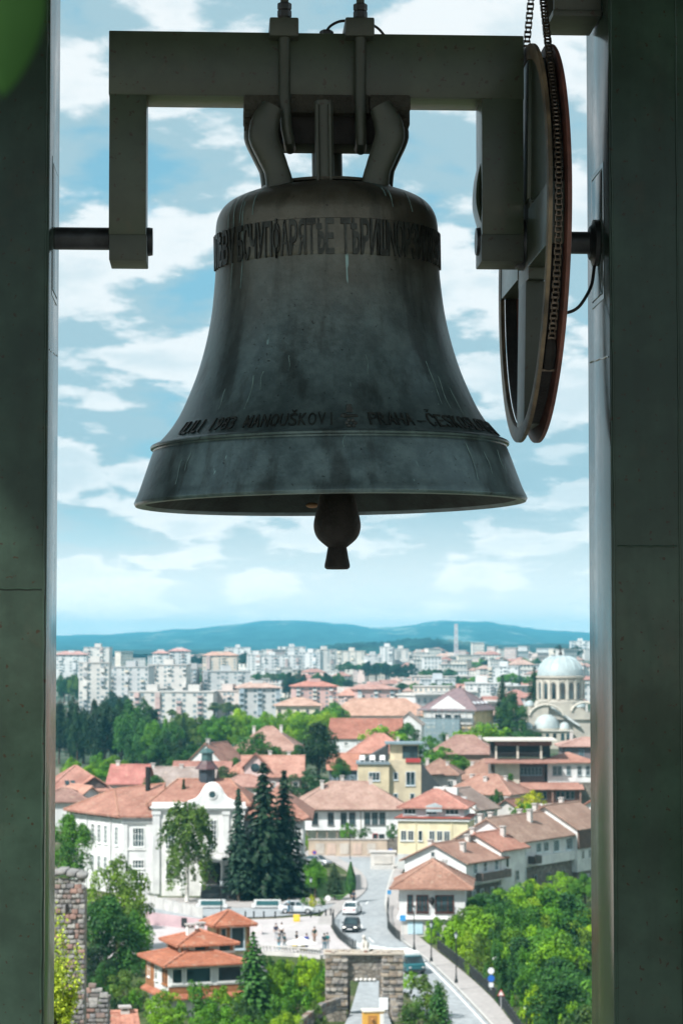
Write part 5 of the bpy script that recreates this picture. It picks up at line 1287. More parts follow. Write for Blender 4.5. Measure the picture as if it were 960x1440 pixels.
# ------------------------------------------------------------------ cathedral
def church():
    Y0 = 618.0; S = FPX / Y0; o = P(793, 1040, Y0); CS = (.47, .44, .38); DC = (.36, .43, .44)
    e = empty('cathedral', o, 0, 'pale stone domed cathedral with arched drum windows beside the right post', 'church')
    X = lambda px: (px - 793) / S
    Z = lambda py: (1040 - py) / S
    def part(n, m, mat, col=None, parent=None, smooth=False): return m.build(n, mat, parent or e, color=col, smooth=smooth)
    part('nave', MB().bb(X(737), X(860), 0, 20, -4, Z(1008)), M_PALESTONE, CS)
    T = Matrix.Translation((0, 10, 0)); r = 32.5 / S
    drum = part('drum', MB().lathe([(r, Z(988)), (r, Z(955)), (r + .5, Z(954)), (r + .5, Z(952)), (r - .2, Z(951))], 32, T).lathe([(r + .7, Z(993)), (r + .7, Z(987)), (r, Z(986))], 32, T), M_PALESTONE, CS)
    dome = part('dome', MB().lathe([(r + .15, Z(951)), (r + .1, Z(948)), (r * .97, Z(942)), (r * .86, Z(935)), (r * .66, Z(928)), (r * .38, Z(924)), (r * .12, Z(922.5)), (.001, Z(922))], 32, T), M_DOME, DC, smooth=True)
    rb = MB()
    for k in range(16):
        a = 2 * math.pi * (k + .5) / 16
        rb.tube([(math.cos(a) * q, 10 + math.sin(a) * q, z) for q, z in ((r * .98, Z(942)), (r * .87, Z(934.7)), (r * .67, Z(927.6)), (r * .38, Z(923.6)))], .1, 5)
    part('dome_seams', rb, M_DOME, (.50, .60, .62), dome)
    part('finial', MB().tube([(0, 10, Z(922)), (0, 10, Z(917)), (0, 10, Z(908))], [.6, .25, .1], 8).bb(-.5, .5, 9.95, 10.05, Z(914), Z(913)), M_IRON, parent=dome)
    wm = MB().prism([(-.55, 0), (.55, 0), (.55, 3.6)] + [(.55 * math.cos(t), 3.6 + .55 * math.sin(t)) for t in np.linspace(.3, math.pi - .3, 6)] + [(-.55, 3.6)], -.06, .02).mesh('arched_window')
    am = MB()
    for a, b in zip(np.linspace(0, math.pi, 9), np.linspace(0, math.pi, 9)[1:]):
        am.tube([(.95 * math.cos(a), 0, 3.7 + .95 * math.sin(a)), (.95 * math.cos(b), 0, 3.7 + .95 * math.sin(b))], .2, 5)
    am = am.mesh('window_arch')
    pm = MB().bb(-.28, .28, -.25, .1, 0, 5.1).mesh('drum_pier')
    for k in range(16):
        a = 2 * math.pi * k / 16
        M = T @ Matrix.Rotation(a, 4, 'Z') @ Matrix.Translation((0, -r - .02, Z(984)))
        q = obj('arched_window', wm, M_GLASS, e); q.matrix_local = M
        q2 = obj('window_arch', am, M_PALESTONE, e, (.58, .55, .48)); q2.matrix_local = M
        q3 = obj('drum_pier', pm, M_PALESTONE, e, (.56, .53, .46)); q3.matrix_local = T @ Matrix.Rotation(a + math.pi / 16, 4, 'Z') @ Matrix.Translation((0, -r - .1, Z(985)))
    # stepped shoulders and gable
    part('gable', MB().prism([(X(752), Z(1012)), (X(835), Z(1012)), (X(835), Z(1006)), (X(797), Z(988)), (X(775), Z(988)), (X(752), Z(1002))], -.6, 14), M_PALESTONE, CS)
    sl = MB().add([(X(770), -1.2, Z(990)), (X(814), -1.2, Z(1019)), (X(814), 5, Z(1019)), (X(770), 5, Z(990)), (X(770), -1.2, Z(994)), (X(814), -1.2, Z(1022)), (X(814), 5, Z(1022)), (X(770), 5, Z(994))],
                  [(0, 1, 2, 3), (7, 6, 5, 4), (0, 4, 5, 1), (1, 5, 6, 2), (2, 6, 7, 3), (3, 7, 4, 0)])
    part('roof_slope', sl, M_DOME, (.60, .64, .64))
    part('shoulder', MB().prism([(X(733), -3), (X(770), -3), (X(770), Z(985)), (X(757), Z(987)), (X(748), Z(999)), (X(737), Z(1003)), (X(733), Z(1012))], -2.0, 8), M_PALESTONE, CS)
    for px, rad, py, y in ((745, 6.5, 993, 1), (817, 7.5, 995, 2)):
        tt = part('corner_turret', MB().lathe([(rad / S * .9, Z(py + 22)), (rad / S * .9, Z(py))], 12, Matrix.Translation((X(px), y, 0))), M_PALESTONE, CS)
        part('turret_dome', MB().lathe([(rad / S, Z(py)), (rad / S * .95, Z(py - 3)), (rad / S * .7, Z(py - 6)), (.001, Z(py - 8))], 16, Matrix.Translation((X(px), y, 0))), M_DOME, DC, tt, True)
    ap = part('apse', MB().lathe([(19 / S, -4), (19 / S, Z(1026)), (20 / S, Z(1025.5)), (20 / S, Z(1024))], 24, Matrix.Translation((X(767), -1, 0))), M_PALESTONE, (.54, .50, .42))
    part('apse_dome', MB().lathe([(18.5 / S, Z(1024)), (17.5 / S, Z(1016)), (13.5 / S, Z(1009)), (7 / S, Z(1005)), (.001, Z(1004))], 24, Matrix.Translation((X(767), -1, 0))), M_DOME, (.42, .48, .48), ap, True)
    for px in (741, 792):
        s2 = part('side_apse', MB().lathe([(7.5 / S, -4), (7.5 / S, Z(1026)), (8 / S, Z(1025)), (8 / S, Z(1024))], 16, Matrix.Translation((X(px), -2.4, 0))), M_PALESTONE, (.54, .50, .42))
        part('apse_dome', MB().lathe([(7.3 / S, Z(1024)), (6.4 / S, Z(1019)), (3.6 / S, Z(1016)), (.001, Z(1015))], 16, Matrix.Translation((X(px), -2.4, 0))), M_DOME, (.42, .48, .48), s2, True)
    for (cx_, cz_, rr_, y_) in ((767, 1011, 25, -2.12), (822, 1004, 20, -.72)):       # relieving arches on the gables
        am2 = MB(); an = np.linspace(.25, math.pi - .25, 14)
        for a, b in zip(an, an[1:]): am2.tube([(X(cx_) + rr_ / S * math.cos(a), y_, Z(cz_) + rr_ * .8 / S * math.sin(a)), (X(cx_) + rr_ / S * math.cos(b), y_, Z(cz_) + rr_ * .8 / S * math.sin(b))], .32, 6)
        part('relieving_arch', am2, M_PALESTONE, (.62, .58, .50))
    part('cornice', MB().bb(X(731), X(802), -5.0, -.9, Z(1027.5), Z(1026)), M_PALESTONE, (.62, .60, .54))
    for px in (738, 746, 757, 767, 777, 788, 796): q = obj('arched_window', wm, M_GLASS, e); q.matrix_local = Matrix.Translation((X(px), -4.62, Z(1040))) @ Matrix.Diagonal((.8, 1, .42, 1))
    part('porch', MB().bb(X(733), X(800), -4.6, -1.0, -4, Z(1026) - .1), M_PALESTONE, (.52, .48, .40))
church()
# ------------------------------------------------------------------ vegetation
def m_leaves(name, trans=.30):
    m, nt = material(name); oc = objcol(nt)
    at = nt.n('ShaderNodeAttribute', attribute_name='rnd'); at.attribute_type = 'GEOMETRY'
    v = gcoord(nt); n = nt.noise(v, .45, 3, .6)
    f = nt.math('ADD', nt.math('MULTIPLY', at.outputs['Fac'], .75), nt.math('MULTIPLY', n, .6))
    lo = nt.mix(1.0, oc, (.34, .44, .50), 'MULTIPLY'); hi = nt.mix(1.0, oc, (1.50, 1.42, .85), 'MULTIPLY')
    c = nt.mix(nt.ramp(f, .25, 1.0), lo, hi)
    d = nt.n('ShaderNodeBsdfPrincipled', i_0=c); d.inputs['Roughness'].default_value = .55; d.inputs['Specular IOR Level'].default_value = .25
    t = nt.n('ShaderNodeBsdfTranslucent', i_0=nt.mix(1.0, c, (1.25, 1.3, .5), 'MULTIPLY'))
    mx = nt.n('ShaderNodeMixShader', i_0=trans); nt.link(d.outputs[0], mx.inputs[1]); nt.link(t.outputs[0], mx.inputs[2])
    o = nt.n('ShaderNodeOutputMaterial'); nt.link(mx.outputs[0], o.inputs[0]); return m
M_LEAVES = m_leaves('foliage', .20); M_NEEDLES = m_leaves('needles', .12)
M_BARK = m_plain('tree_bark', (.075, .055, .038), .95, 0, .4, 8, .6, .04)
M_BIRCH = m_plain('birch_bark', (.55, .54, .50), .8, 0, .35, 6, .4, .02)
rs_ = np.random.default_rng(5)
def quad_cloud(name, c, n, size, aspect=1.4, mat=M_LEAVES, tangent=None, shade=None):
    """leaf-sized quads at points c facing roughly n"""
    k = len(c); n = n / np.maximum(1e-6, np.linalg.norm(n, axis=1))[:, None]
    r = rs_.normal(size=(k, 3)) if tangent is None else tangent
    a = np.cross(n, r) if tangent is None else r - (r * n).sum(1)[:, None] * n
    a /= np.maximum(1e-6, np.linalg.norm(a, axis=1))[:, None]; b = np.cross(n, a)
    s = np.asarray(size).reshape(-1, 1) * np.ones((k, 1))
    a = a * s * aspect / 2; b = b * s / 2
    fold = n * s * .12
    v = np.stack([c - a, c - b * .9 + fold, c + a, c + b * .9 + fold], 1).reshape(-1, 3)
    me = bpy.data.meshes.new(name); me.vertices.add(4 * k); me.vertices.foreach_set('co', v.ravel().astype(np.float32))
    me.loops.add(4 * k); me.loops.foreach_set('vertex_index', np.arange(4 * k, dtype=np.int32))
    me.polygons.add(k); me.polygons.foreach_set('loop_start', np.arange(0, 4 * k, 4, dtype=np.int32))
    me.update(calc_edges=True)
    at = me.attributes.new('rnd', 'FLOAT', 'FACE'); sh = rs_.random(k) if shade is None else np.clip(shade + rs_.normal(0, .16, k), 0, 1)
    at.data.foreach_set('value', sh.astype(np.float32)); me.materials.append(mat); me.validate(); return me
def sphere_pts(k):
    p = rs_.normal(size=(k, 3)); return p / np.linalg.norm(p, axis=1)[:, None]
def crown_cloud(name, clumps, per, leaf, mat=M_LEAVES, aspect=1.4, low=-.55):
    C, Nn, Sh = [], [], []
    for (cx, cy, cz, r) in clumps:
        k = max(12, int(per * r * r)); d = sphere_pts(k); d[:, 2] = np.where(d[:, 2] < low, -d[:, 2], d[:, 2])
        rad = r * (1 - .45 * rs_.random(k) ** 2.2)
        bump = 1 + .16 * np.sin(d[:, 0] * 7 + cx * 40) * np.sin(d[:, 1] * 6 + cz * 30)
        C.append(np.array((cx, cy, cz)) + d * (rad * bump)[:, None]); Nn.append(d + rs_.normal(0, .55, (k, 3)) + np.array((0, 0, .35)))
        Sh.append(np.full(k, rs_.uniform(.10, .90)))
    return quad_cloud(name, np.concatenate(C), np.concatenate(Nn), leaf * (.7 + .6 * rs_.random(sum(len(x) for x in C))), aspect, mat, None, np.concatenate(Sh))
def limb_mesh(h0, limbs, r0=.035, lean=.02):
    m = MB(); top = Vector((lean, lean * .5, h0))
    m.tube([(0, 0, -.12), (0, 0, 0), (lean * .4, 0, h0 * .5), top], [r0 * 1.5, r0 * 1.15, r0 * .9, r0 * .7], 9)
    for a, el, ln, r in limbs:
        d = Vector((math.cos(a) * math.cos(el), math.sin(a) * math.cos(el), math.sin(el)))
        s = top - Vector((0, 0, rnd.random() * h0 * .35))
        m.tube([s, s + d * ln * .5 + Vector((0, 0, .01)), s + d * ln + Vector((0, 0, ln * .18))], [r, r * .7, r * .25], 6)
    return m.mesh('trunk', True)
def broadleaf(seed, rx, n, zlo, zhi, per=11500, leaf=.027, round_=1.0):
    g = random.Random(seed); cl = []
    for i in range(n):
        t = g.random(); z = zlo + (zhi - zlo) * t
        q = math.sqrt(max(.03, 1 - (2 * t - .86) ** 2 * .92)) * round_
        a = g.random() * 6.283; rr = rx * q * (.35 + .65 * math.sqrt(g.random())); r = g.choice((g.uniform(.07, .10), g.uniform(.10, .16), g.uniform(.12, .17))) * (1.1 - .25 * t)
        rr = max(0, min(rr, rx - r * .6)); cl.append((math.cos(a) * rr, math.sin(a) * rr, min(z, .995 - r * .8), r))
    cl += [(0, 0, (zlo + zhi) / 2 + .05, .19), (0, 0, zhi - .22, .16), (rx * .3, 0, zlo + .2, .15), (-rx * .3, .05, zlo + .22, .15)]
    limbs = [(g.random() * 6.28, g.uniform(.35, 1.2), g.uniform(.18, .34), g.uniform(.010, .018)) for _ in range(9)]
    return limb_mesh(zlo + .1, limbs), crown_cloud('crown', cl, per, leaf)
def spruce(seed, rx, tiers, per_b, droop=.25, leaf=.030, mat=M_NEEDLES, p=1.0, base=.05):
    g = random.Random(seed); C, Nn, T, Sh = [], [], [], []
    for i in range(tiers):
        t = i / (tiers - 1); z = base + (1 - base) * (t ** .9) * .985; rad = rx * (1 - t) ** p * g.uniform(.82, 1.12) + .012
        nb = max(5, int(13 * (1 - t) + 5)); off = g.random() * 6.28
        for b in range(nb):
            a = off + 6.283 * b / nb + g.uniform(-.15, .15); L_ = rad * g.uniform(.7, 1.12); k = max(6, int(per_b * L_ / rx))
            s = (np.arange(k) + rs_.random(k)) / k; d = np.array((math.cos(a), math.sin(a), 0)); sd = np.array((-math.sin(a), math.cos(a), 0))
            zz = z - droop * L_ * s ** 1.5 + .06 * L_ * s ** 4
            w = L_ * .22 * (1 - s * .75)
            c = d * (s * L_)[:, None] + sd * (rs_.uniform(-1, 1, k) * w)[:, None]; c[:, 2] += zz + rs_.normal(0, .006, k)
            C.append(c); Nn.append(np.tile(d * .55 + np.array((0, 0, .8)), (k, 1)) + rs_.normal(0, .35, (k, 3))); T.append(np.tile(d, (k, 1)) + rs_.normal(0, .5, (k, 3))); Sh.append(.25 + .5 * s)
    tr = MB().tube([(0, 0, -.1), (0, 0, 0), (0, 0, .5), (0, 0, .99)], [.024, .02, .012, .002], 8).mesh('trunk', True)
    N_ = sum(len(x) for x in C)
    return tr, quad_cloud('crown', np.concatenate(C), np.concatenate(Nn), leaf * (.6 + .7 * rs_.random(N_)), 2.0, mat, np.concatenate(T), np.concatenate(Sh))
def cypress():
    k = 5200; t = rs_.random(k); z = .02 + .97 * t; rad = .20 * np.sin(np.pi * np.clip(t, 0, 1) ** .62) ** .8 * (1 - .25 * t) + .01
    a = rs_.random(k) * 6.283; q = rad * (1 - .3 * rs_.random(k) ** 2) * (1 + .12 * np.sin(a * 5 + z * 9))
    c = np.stack([np.cos(a) * q, np.sin(a) * q, z], 1); n = np.stack([np.cos(a), np.sin(a), .5 + 0 * a], 1) + rs_.normal(0, .4, (k, 3))
    return MB().tube([(0, 0, -.1), (0, 0, .5)], [.03, .02], 8).mesh('trunk', True), quad_cloud('crown', c, n, .035 * (.6 + .7 * rs_.random(k)), 1.5, M_NEEDLES)
def birch():
    g = random.Random(8); C, Nn, Sh = [], [], []
    for i in range(150):
        t = g.random() ** .8; a = g.random() * 6.283; z0 = .25 + .72 * t; R0 = .27 * math.sqrt(max(.05, 1 - ((t - .35) / .75) ** 2))
        rr = R0 * math.sqrt(g.random()); ln = g.uniform(.10, .26) * (1.2 - .5 * t); k = 60
        s = rs_.random(k); c = np.stack([math.cos(a) * rr * (1 + .25 * s) + rs_.normal(0, .016, k), math.sin(a) * rr * (1 + .25 * s) + rs_.normal(0, .016, k), z0 - ln * s], 1)
        C.append(c); Nn.append(rs_.normal(0, 1, (k, 3)) + np.array((math.cos(a), math.sin(a), .3))); Sh.append(np.full(k, g.uniform(.2, .8)))
    m = MB(); m.tube([(0, 0, -.1), (0, 0, .2), (.015, 0, .5), (-.01, 0, .75), (0, 0, .95)], [.022, .018, .014, .009, .003], 8)
    for i in range(12):
        a = g.random() * 6.28; z = .3 + .05 * i; m.tube([(0, 0, z), (math.cos(a) * .1, math.sin(a) * .1, z + .10), (math.cos(a) * .19, math.sin(a) * .19, z + .13)], [.008, .005, .002], 5)
    N_ = sum(len(x) for x in C)
    return m.mesh('trunk', True), quad_cloud('crown', np.concatenate(C), np.concatenate(Nn), .020 * (.7 + .6 * rs_.random(N_)), 1.5, M_LEAVES, None, np.concatenate(Sh))
BROAD = [broadleaf(1, .40, 34, .20, .86), broadleaf(2, .47, 40, .16, .84), broadleaf(3, .34, 30, .22, .88), broadleaf(4, .52, 40, .14, .80)]
BUSH = [broadleaf(21, .62, 30, .10, .74, 4600, .040), broadleaf(22, .74, 34, .08, .70, 4200, .043)]
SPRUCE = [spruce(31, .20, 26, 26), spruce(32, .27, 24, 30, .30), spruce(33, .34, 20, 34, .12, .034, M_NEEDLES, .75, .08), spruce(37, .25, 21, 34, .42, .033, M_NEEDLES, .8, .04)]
CYP = cypress(); BIR = birch()
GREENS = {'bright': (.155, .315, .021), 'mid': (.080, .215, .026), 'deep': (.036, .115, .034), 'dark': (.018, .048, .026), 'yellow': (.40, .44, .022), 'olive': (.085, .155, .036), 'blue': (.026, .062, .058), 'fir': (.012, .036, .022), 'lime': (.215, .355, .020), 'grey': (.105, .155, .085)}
TALLY = []
def tree(kind, px, top, bot, Y, wide=None, col='mid', label=None, group=None, name='tree', cat='tree', rot=None, base_z=None):
    """a tree whose crown top and foot are seen at those rows at distance Y; wide = crown width in photo pixels"""
    tr, cr = kind; b = P(px, bot, Y); t = P(px, top, Y); h = t.z - b.z
    if base_z is not None: b.z = base_z; h = t.z - base_z
    e = empty(name, b, rnd.random() * 6.28 if rot is None else rot, label, cat, group)
    if ('z', cr.name) not in RADII:
        co = np.empty(len(cr.vertices) * 3, np.float32); cr.vertices.foreach_get('co', co); RADII[('z', cr.name)] = float(np.percentile(co.reshape(-1, 3)[:, 2], 99.6))
    h /= RADII[('z', cr.name)]; sx = 1.0
    if wide:
        if cr.name not in RADII:
            co = np.empty(len(cr.vertices) * 3, np.float32); cr.vertices.foreach_get('co', co); co = co.reshape(-1, 3); RADII[cr.name] = float(np.percentile(np.hypot(co[:, 0], co[:, 1]), 98))
        sx = (wide * Y / FPX / 2) / (RADII[cr.name] * h)
    e.scale = (h * sx, h * sx, h)
    bark = M_BIRCH if kind is BIR else M_BARK
    obj('trunk', tr, bark, e); o = obj('crown', cr, None, e); g = GREENS[col] if isinstance(col, str) else col
    j = rnd.uniform(.85, 1.15); o.color = (g[0] * j, g[1] * j, g[2] * rnd.uniform(.85, 1.15), 1)
    TALLY.append(e); return e
RADII = {}
BRD = lambda: BROAD[rnd.randrange(4)]

# single trees that can be pointed out
tree(BIR, 263, 1130, 1258, 296, 82, (.085, .155, .040), 'drooping birch with pale trunk in front of the museum entrance', None, 'birch_tree')
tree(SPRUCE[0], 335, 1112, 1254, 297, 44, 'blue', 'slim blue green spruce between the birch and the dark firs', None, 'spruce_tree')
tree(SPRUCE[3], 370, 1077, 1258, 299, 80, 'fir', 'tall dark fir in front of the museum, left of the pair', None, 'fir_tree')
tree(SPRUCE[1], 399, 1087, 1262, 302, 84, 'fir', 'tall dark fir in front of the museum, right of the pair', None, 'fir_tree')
tree(SPRUCE[0], 258, 1098, 1200, 312, 26, 'fir', 'thin dark spruce tip rising behind the birch', None, 'spruce_tree')
tree(BROAD[0], 443, 1208, 1257, 300, 34, 'mid', 'round green tree on the lawn beside the dark firs', None, 'tree')
tree(SPRUCE[2], 470, 1214, 1260, 298, 26, (.030, .062, .040), 'grey green conical spruce on the lawn', None, 'spruce_tree')
tree(CYP, 493, 1212, 1258, 296, 15, 'deep', 'narrow pointed cypress at the lawn edge beside the road', None, 'cypress_tree')
tree(BUSH[0], 427, 1262, 1274, 284, 15, 'mid', 'small clipped green shrub at the foot of the lawn path', None, 'shrub', 'shrub')
tree(BUSH[0], 439, 1258, 1277, 284, 13, 'yellow', 'yellow green clipped shrub on the lawn', None, 'shrub', 'shrub')
tree(BUSH[1], 452, 1262, 1274, 286, 14, 'mid', 'low green shrub behind the yellow green one on the lawn', None, 'shrub', 'shrub')
tree(SPRUCE[2], 356, 1313, 1432, 199, 62, 'deep', 'dark conifer standing beside the house with orange roofs', None, 'conifer_tree')
tree(BROAD[1], 97, 1146, 1250, 262, 70, 'mid', 'leafy tree against the museum side at the left post', None)
tree(BROAD[3], 165, 1206, 1330, 248, 100, (.105, .185, .024), 'broad bright green tree below the museum, topmost at the left', None)
tree(BROAD[1], 150, 1262, 1378, 236, 92, 'deep', 'dark green tree below the broad bright one on the left slope', None)
tree(BROAD[0], 190, 1282, 1372, 240, 54, 'mid', 'green tree between the dark slope tree and the purple wall', None)
tree(BUSH[1], 135, 1330, 1392, 226, 70, 'dark', 'dark undergrowth clump behind the broken stone wall', None, 'shrub', 'shrub')
tree(BUSH[0], 176, 1365, 1415, 221, 60, 'olive', 'olive green scrub left of the house with orange roofs', None, 'shrub', 'shrub')
tree(BUSH[1], 165, 1400, 1445, 212, 60, 'dark', 'dark shrub at the foot of the scrub left of the orange roofs', None, 'shrub', 'shrub')
tree(BUSH[0], 186, 1392, 1425, 216, 34, 'mid', 'bright little shrub by the lower wall of the orange roofed house', None, 'shrub', 'shrub')
tree(BROAD[2], 447, 1018, 1102, 415, 58, (.022, .055, .030), 'dark green conical tree in the middle of the old houses', None)
tree(BROAD[3], 362, 1031, 1084, 440, 76, 'deep', 'round dense green tree in front of the brown hipped roof', None)
tree(BROAD[3], 432, 1083, 1128, 398, 66, (.028, .080, .040), 'spreading dark tree above the wide white house', None)
tree(BROAD[0], 312, 1078, 1120, 398, 46, 'grey', 'grey green tree right of the museum turret', None)
tree(BROAD[1], 218, 1090, 1124, 366, 34, 'deep', 'round dark tree behind the museum roof', None)
tree(BROAD[1], 573, 1017, 1062, 545, 40, 'deep', 'dark round tree beside the plain white gable', None)
tree(BUSH[1], 540, 1021, 1050, 540, 70, 'bright', 'bright hedge like tree in front of the long red roof', None)
tree(BUSH[1], 588, 1046, 1075, 452, 74, 'deep', 'dark spreading tree behind the beige hotel', None)
tree(BUSH[0], 618, 1050, 1075, 446, 50, 'mid', 'green tree right of the dark one behind the beige hotel', None)
tree(BUSH[1], 683, 1016, 1044, 505, 66, 'bright', 'bright green bush under the cream public building', None)
tree(SPRUCE[2], 706, 951, 1030, 640, 30, 'fir', 'dark conifer left of the cathedral, left of two', None, 'conifer_tree')
tree(SPRUCE[2], 751, 940, 1020, 670, 34, 'fir', 'dark conifer close behind the cathedral, right of two', None, 'conifer_tree')
tree(BROAD[0], 719, 974, 1046, 610, 46, (.045, .12, .030), 'full green tree between the conifers and the cathedral', None)
tree(BUSH[0], 747, 1112, 1146, 352, 44, 'yellow', 'bright yellow green tree below the restaurant', None)
tree(BUSH[1], 733, 1128, 1152, 348, 40, 'mid', 'green bush at the foot of the yellow green tree', None, 'shrub', 'shrub')
tree(BROAD[2], 717, 1088, 1120, 388, 16, 'mid', 'climbing ivy mass on the corner of the grey house', None, 'ivy_plant', 'plant')
tree(BUSH[0], 552, 1158, 1180, 352, 22, 'deep', 'dark bush between the wide white house and the yellow house', None, 'shrub', 'shrub')
tree(BUSH[0], 489, 1157, 1180, 366, 26, 'mid', 'green shrub on the terrace of the wide white house', None, 'shrub', 'shrub')
tree(BUSH[0], 512, 1163, 1180, 366, 24, 'deep', 'small dark shrub beside the red door of the wide white house', None, 'shrub', 'shrub')
tree(BUSH[0], 430, 1172, 1195, 364, 18, 'bright', 'bright small shrub at the left end of the terrace wall', None, 'shrub', 'shrub')
tree(BUSH[0], 600, 1370, 1432, 204, 62, 'olive', 'dense green shrub right of the stone gate', None, 'shrub', 'shrub')
tree(SPRUCE[2], 616, 1383, 1455, 196, 44, 'deep', 'dark young conifer in front of the shrub right of the gate', None, 'conifer_tree')
tree(BUSH[1], 590, 1405, 1460, 192, 66, (.05, .11, .03), 'low dark shrub at the bottom edge right of the gate', None, 'shrub', 'shrub')
tree(BUSH[0], 578, 1366, 1392, 216, 30, 'bright', 'bright green bush behind the gate beside the truck', None, 'shrub', 'shrub')
for px, top, bot, Y, wd, c, lab in ((478, 1066, 1100, 430, 30, 'deep', 'dark tree left of the beige hotel wall'), (402, 1062, 1098, 440, 34, 'deep', 'dark tree right of the pale pink house'), (330, 1066, 1100, 420, 30, 'mid', 'green tree left of the pale pink house gable'),
                                    (645, 1062, 1090, 440, 36, 'mid', 'green tree between the brown roofs below the restaurant'), (668, 1040, 1062, 480, 46, 'deep', 'dark tree beside the brown roof left of the restaurant'), (560, 1040, 1064, 500, 44, 'dark', 'dark tree above the salmon roof'),
                                    (595, 1150, 1166, 345, 20, 'mid', 'small tree peeping over the yellow house eaves'), (250, 1060, 1088, 450, 36, 'deep', 'dark tree left of the white gabled house'),
                                    (150, 1076, 1104, 400, 34, 'mid', 'green tree between the pink dormer house and the dark red roof'), (698, 1110, 1136, 368, 22, 'deep', 'dark tree behind the small dark brown house'), (420, 1048, 1084, 470, 40, 'deep', 'dark tree right of the large brown hipped roof')):
    tree(BRD(), px, top, bot, Y, wd, c, lab)
for k, px in enumerate((366, 380, 394, 408, 422, 436, 450)):
    tree(BUSH[k % 2], px, 1349 + (k * 5) % 7, 1398, 219, 30, ('mid', 'bright', 'deep', 'lime', 'mid', 'bright', 'olive')[k], ('first', 'second', 'third', 'fourth', 'fifth', 'sixth', 'last')[k] + ' from the left of the bushes right under the balustrade', 'bushes right under the balustrade', 'bush', 'bush')
for k, (px, top) in enumerate(((604, 1034), (626, 1030), (648, 1027), (668, 1022), (690, 1020), (712, 1026), (730, 1029), (640, 1040))):
    tree(BUSH[k % 2], px, top, top + 22, 535 - 6 * k, 34, ('mid', 'deep', 'bright', 'bright', 'lime', 'mid', 'deep', 'deep')[k], ('first', 'second', 'third', 'fourth', 'fifth', 'sixth', 'seventh', 'lowest')[k] + ' of the bushes between the scaffolding and the cathedral, from the left' if k < 7 else 'lowest bush below the scaffolding, over the brown roof', 'bushes left of the cathedral', 'bush', 'bush')
# bushes below the square
for i, (px, top, bot, Y, wd, c, d) in enumerate((
        (232, 1392, 1450, 197, 62, 'bright', 'leftmost below the orange roofed house'), (278, 1380, 1446, 197, 66, 'mid', 'below the middle of the orange roofed house'), (318, 1386, 1450, 196, 60, 'bright', 'left of the dark conifer'),
        (300, 1408, 1470, 188, 70, 'mid', 'lowest below the orange roofed house'), (345, 1405, 1465, 190, 50, (.05, .12, .05), 'at the foot of the dark conifer'), (388, 1400, 1462, 191, 54, 'mid', 'right of the dark conifer at the bottom'),
        (392, 1350, 1412, 214, 50, 'bright', 'right of the dark conifer under the square'), (428, 1344, 1402, 217, 52, 'lime', 'under the square, nearest the gate top'), (415, 1378, 1440, 203, 60, 'mid', 'in the middle between conifer and gate'),
        (447, 1380, 1432, 204, 40, 'bright', 'touching the left gate tower'), (438, 1408, 1460, 194, 48, 'olive', 'by the low wall left of the gate'), (372, 1342, 1390, 222, 34, 'deep', 'just behind the dark conifer'))):
    tree(BUSH[i % 2] if i % 3 else BROAD[3], px, top, bot, Y, wd, c, 'leafy green bush ' + d, 'bushes on the slope below the square', 'bush', 'bush')
# trees filling the valley right of the road
lim = [(560, 1335), (592, 1312), (612, 1294), (640, 1288), (660, 1262), (690, 1256), (715, 1250), (745, 1240), (780, 1234), (830, 1244), (900, 1240)]
g2 = random.Random(42); vcount = 0
def valley_label(c, Y, dist, x, ht):
    w_ = {'bright': 'bright green', 'mid': 'green', 'deep': 'deep green', 'lime': 'lime green', 'olive': 'olive green'}[c]
    row = 'right below the stepped houses' if Y > 268 else 'in the upper valley' if Y > 245 else 'in the middle of the valley' if Y > 218 else 'low in the valley' if Y > 190 else 'at the bottom edge of the valley'
    pos = 'beside the pavement railing' if dist < 4.5 else 'a little way from the railing' if dist < 9 else 'half way to the right post' if x < 770 else 'close to the right post'
    return ('tall ' if ht > 7.2 else 'low ' if ht < 4.5 else '') + w_ + ' tree ' + row + ', ' + pos
for r_i, Y in enumerate((283, 274, 266, 257, 248, 239, 230, 221, 212, 203, 195, 187, 179, 171)):
    rx = rail_x(Y); px0 = 480 + rx * FPX / Y
    x = px0 + (16 if Y < 270 else 60) + g2.uniform(0, 10)
    while x < 858:
        X = (x - 480) * Y / FPX; dist = X - rx; zb = terrain(X, Y) - .3
        ht = g2.uniform(5.5, 8.5) if dist > 7 else g2.uniform(2.6, 4.0) + dist * .35
        lt = np.interp(x, [a for a, b in lim], [b for a, b in lim]) + g2.uniform(0, 9)
        zt = min(zb + ht, P(x, lt, Y).z)
        if zt - zb > 1.5:
            top = HOR + (ZC - zt) * FPX / Y
            far_rows = Y > 250
            c = g2.choice(['bright', 'mid', 'mid', 'deep', 'lime', 'bright', 'olive', 'mid', 'deep', 'deep'])
            tree(BROAD[g2.randrange(4)] if ht > 4.5 else BUSH[g2.randrange(2)], x, top, top + 10, Y, g2.uniform(66, 92) * (230 / Y) if ht > 4.5 else g2.uniform(36, 48), c,
                 valley_label(c, Y, dist, x, ht), 'trees in the valley right of the road', 'valley_tree', base_z=zb); vcount += 1
        x += g2.uniform(24, 36) * 225 / Y
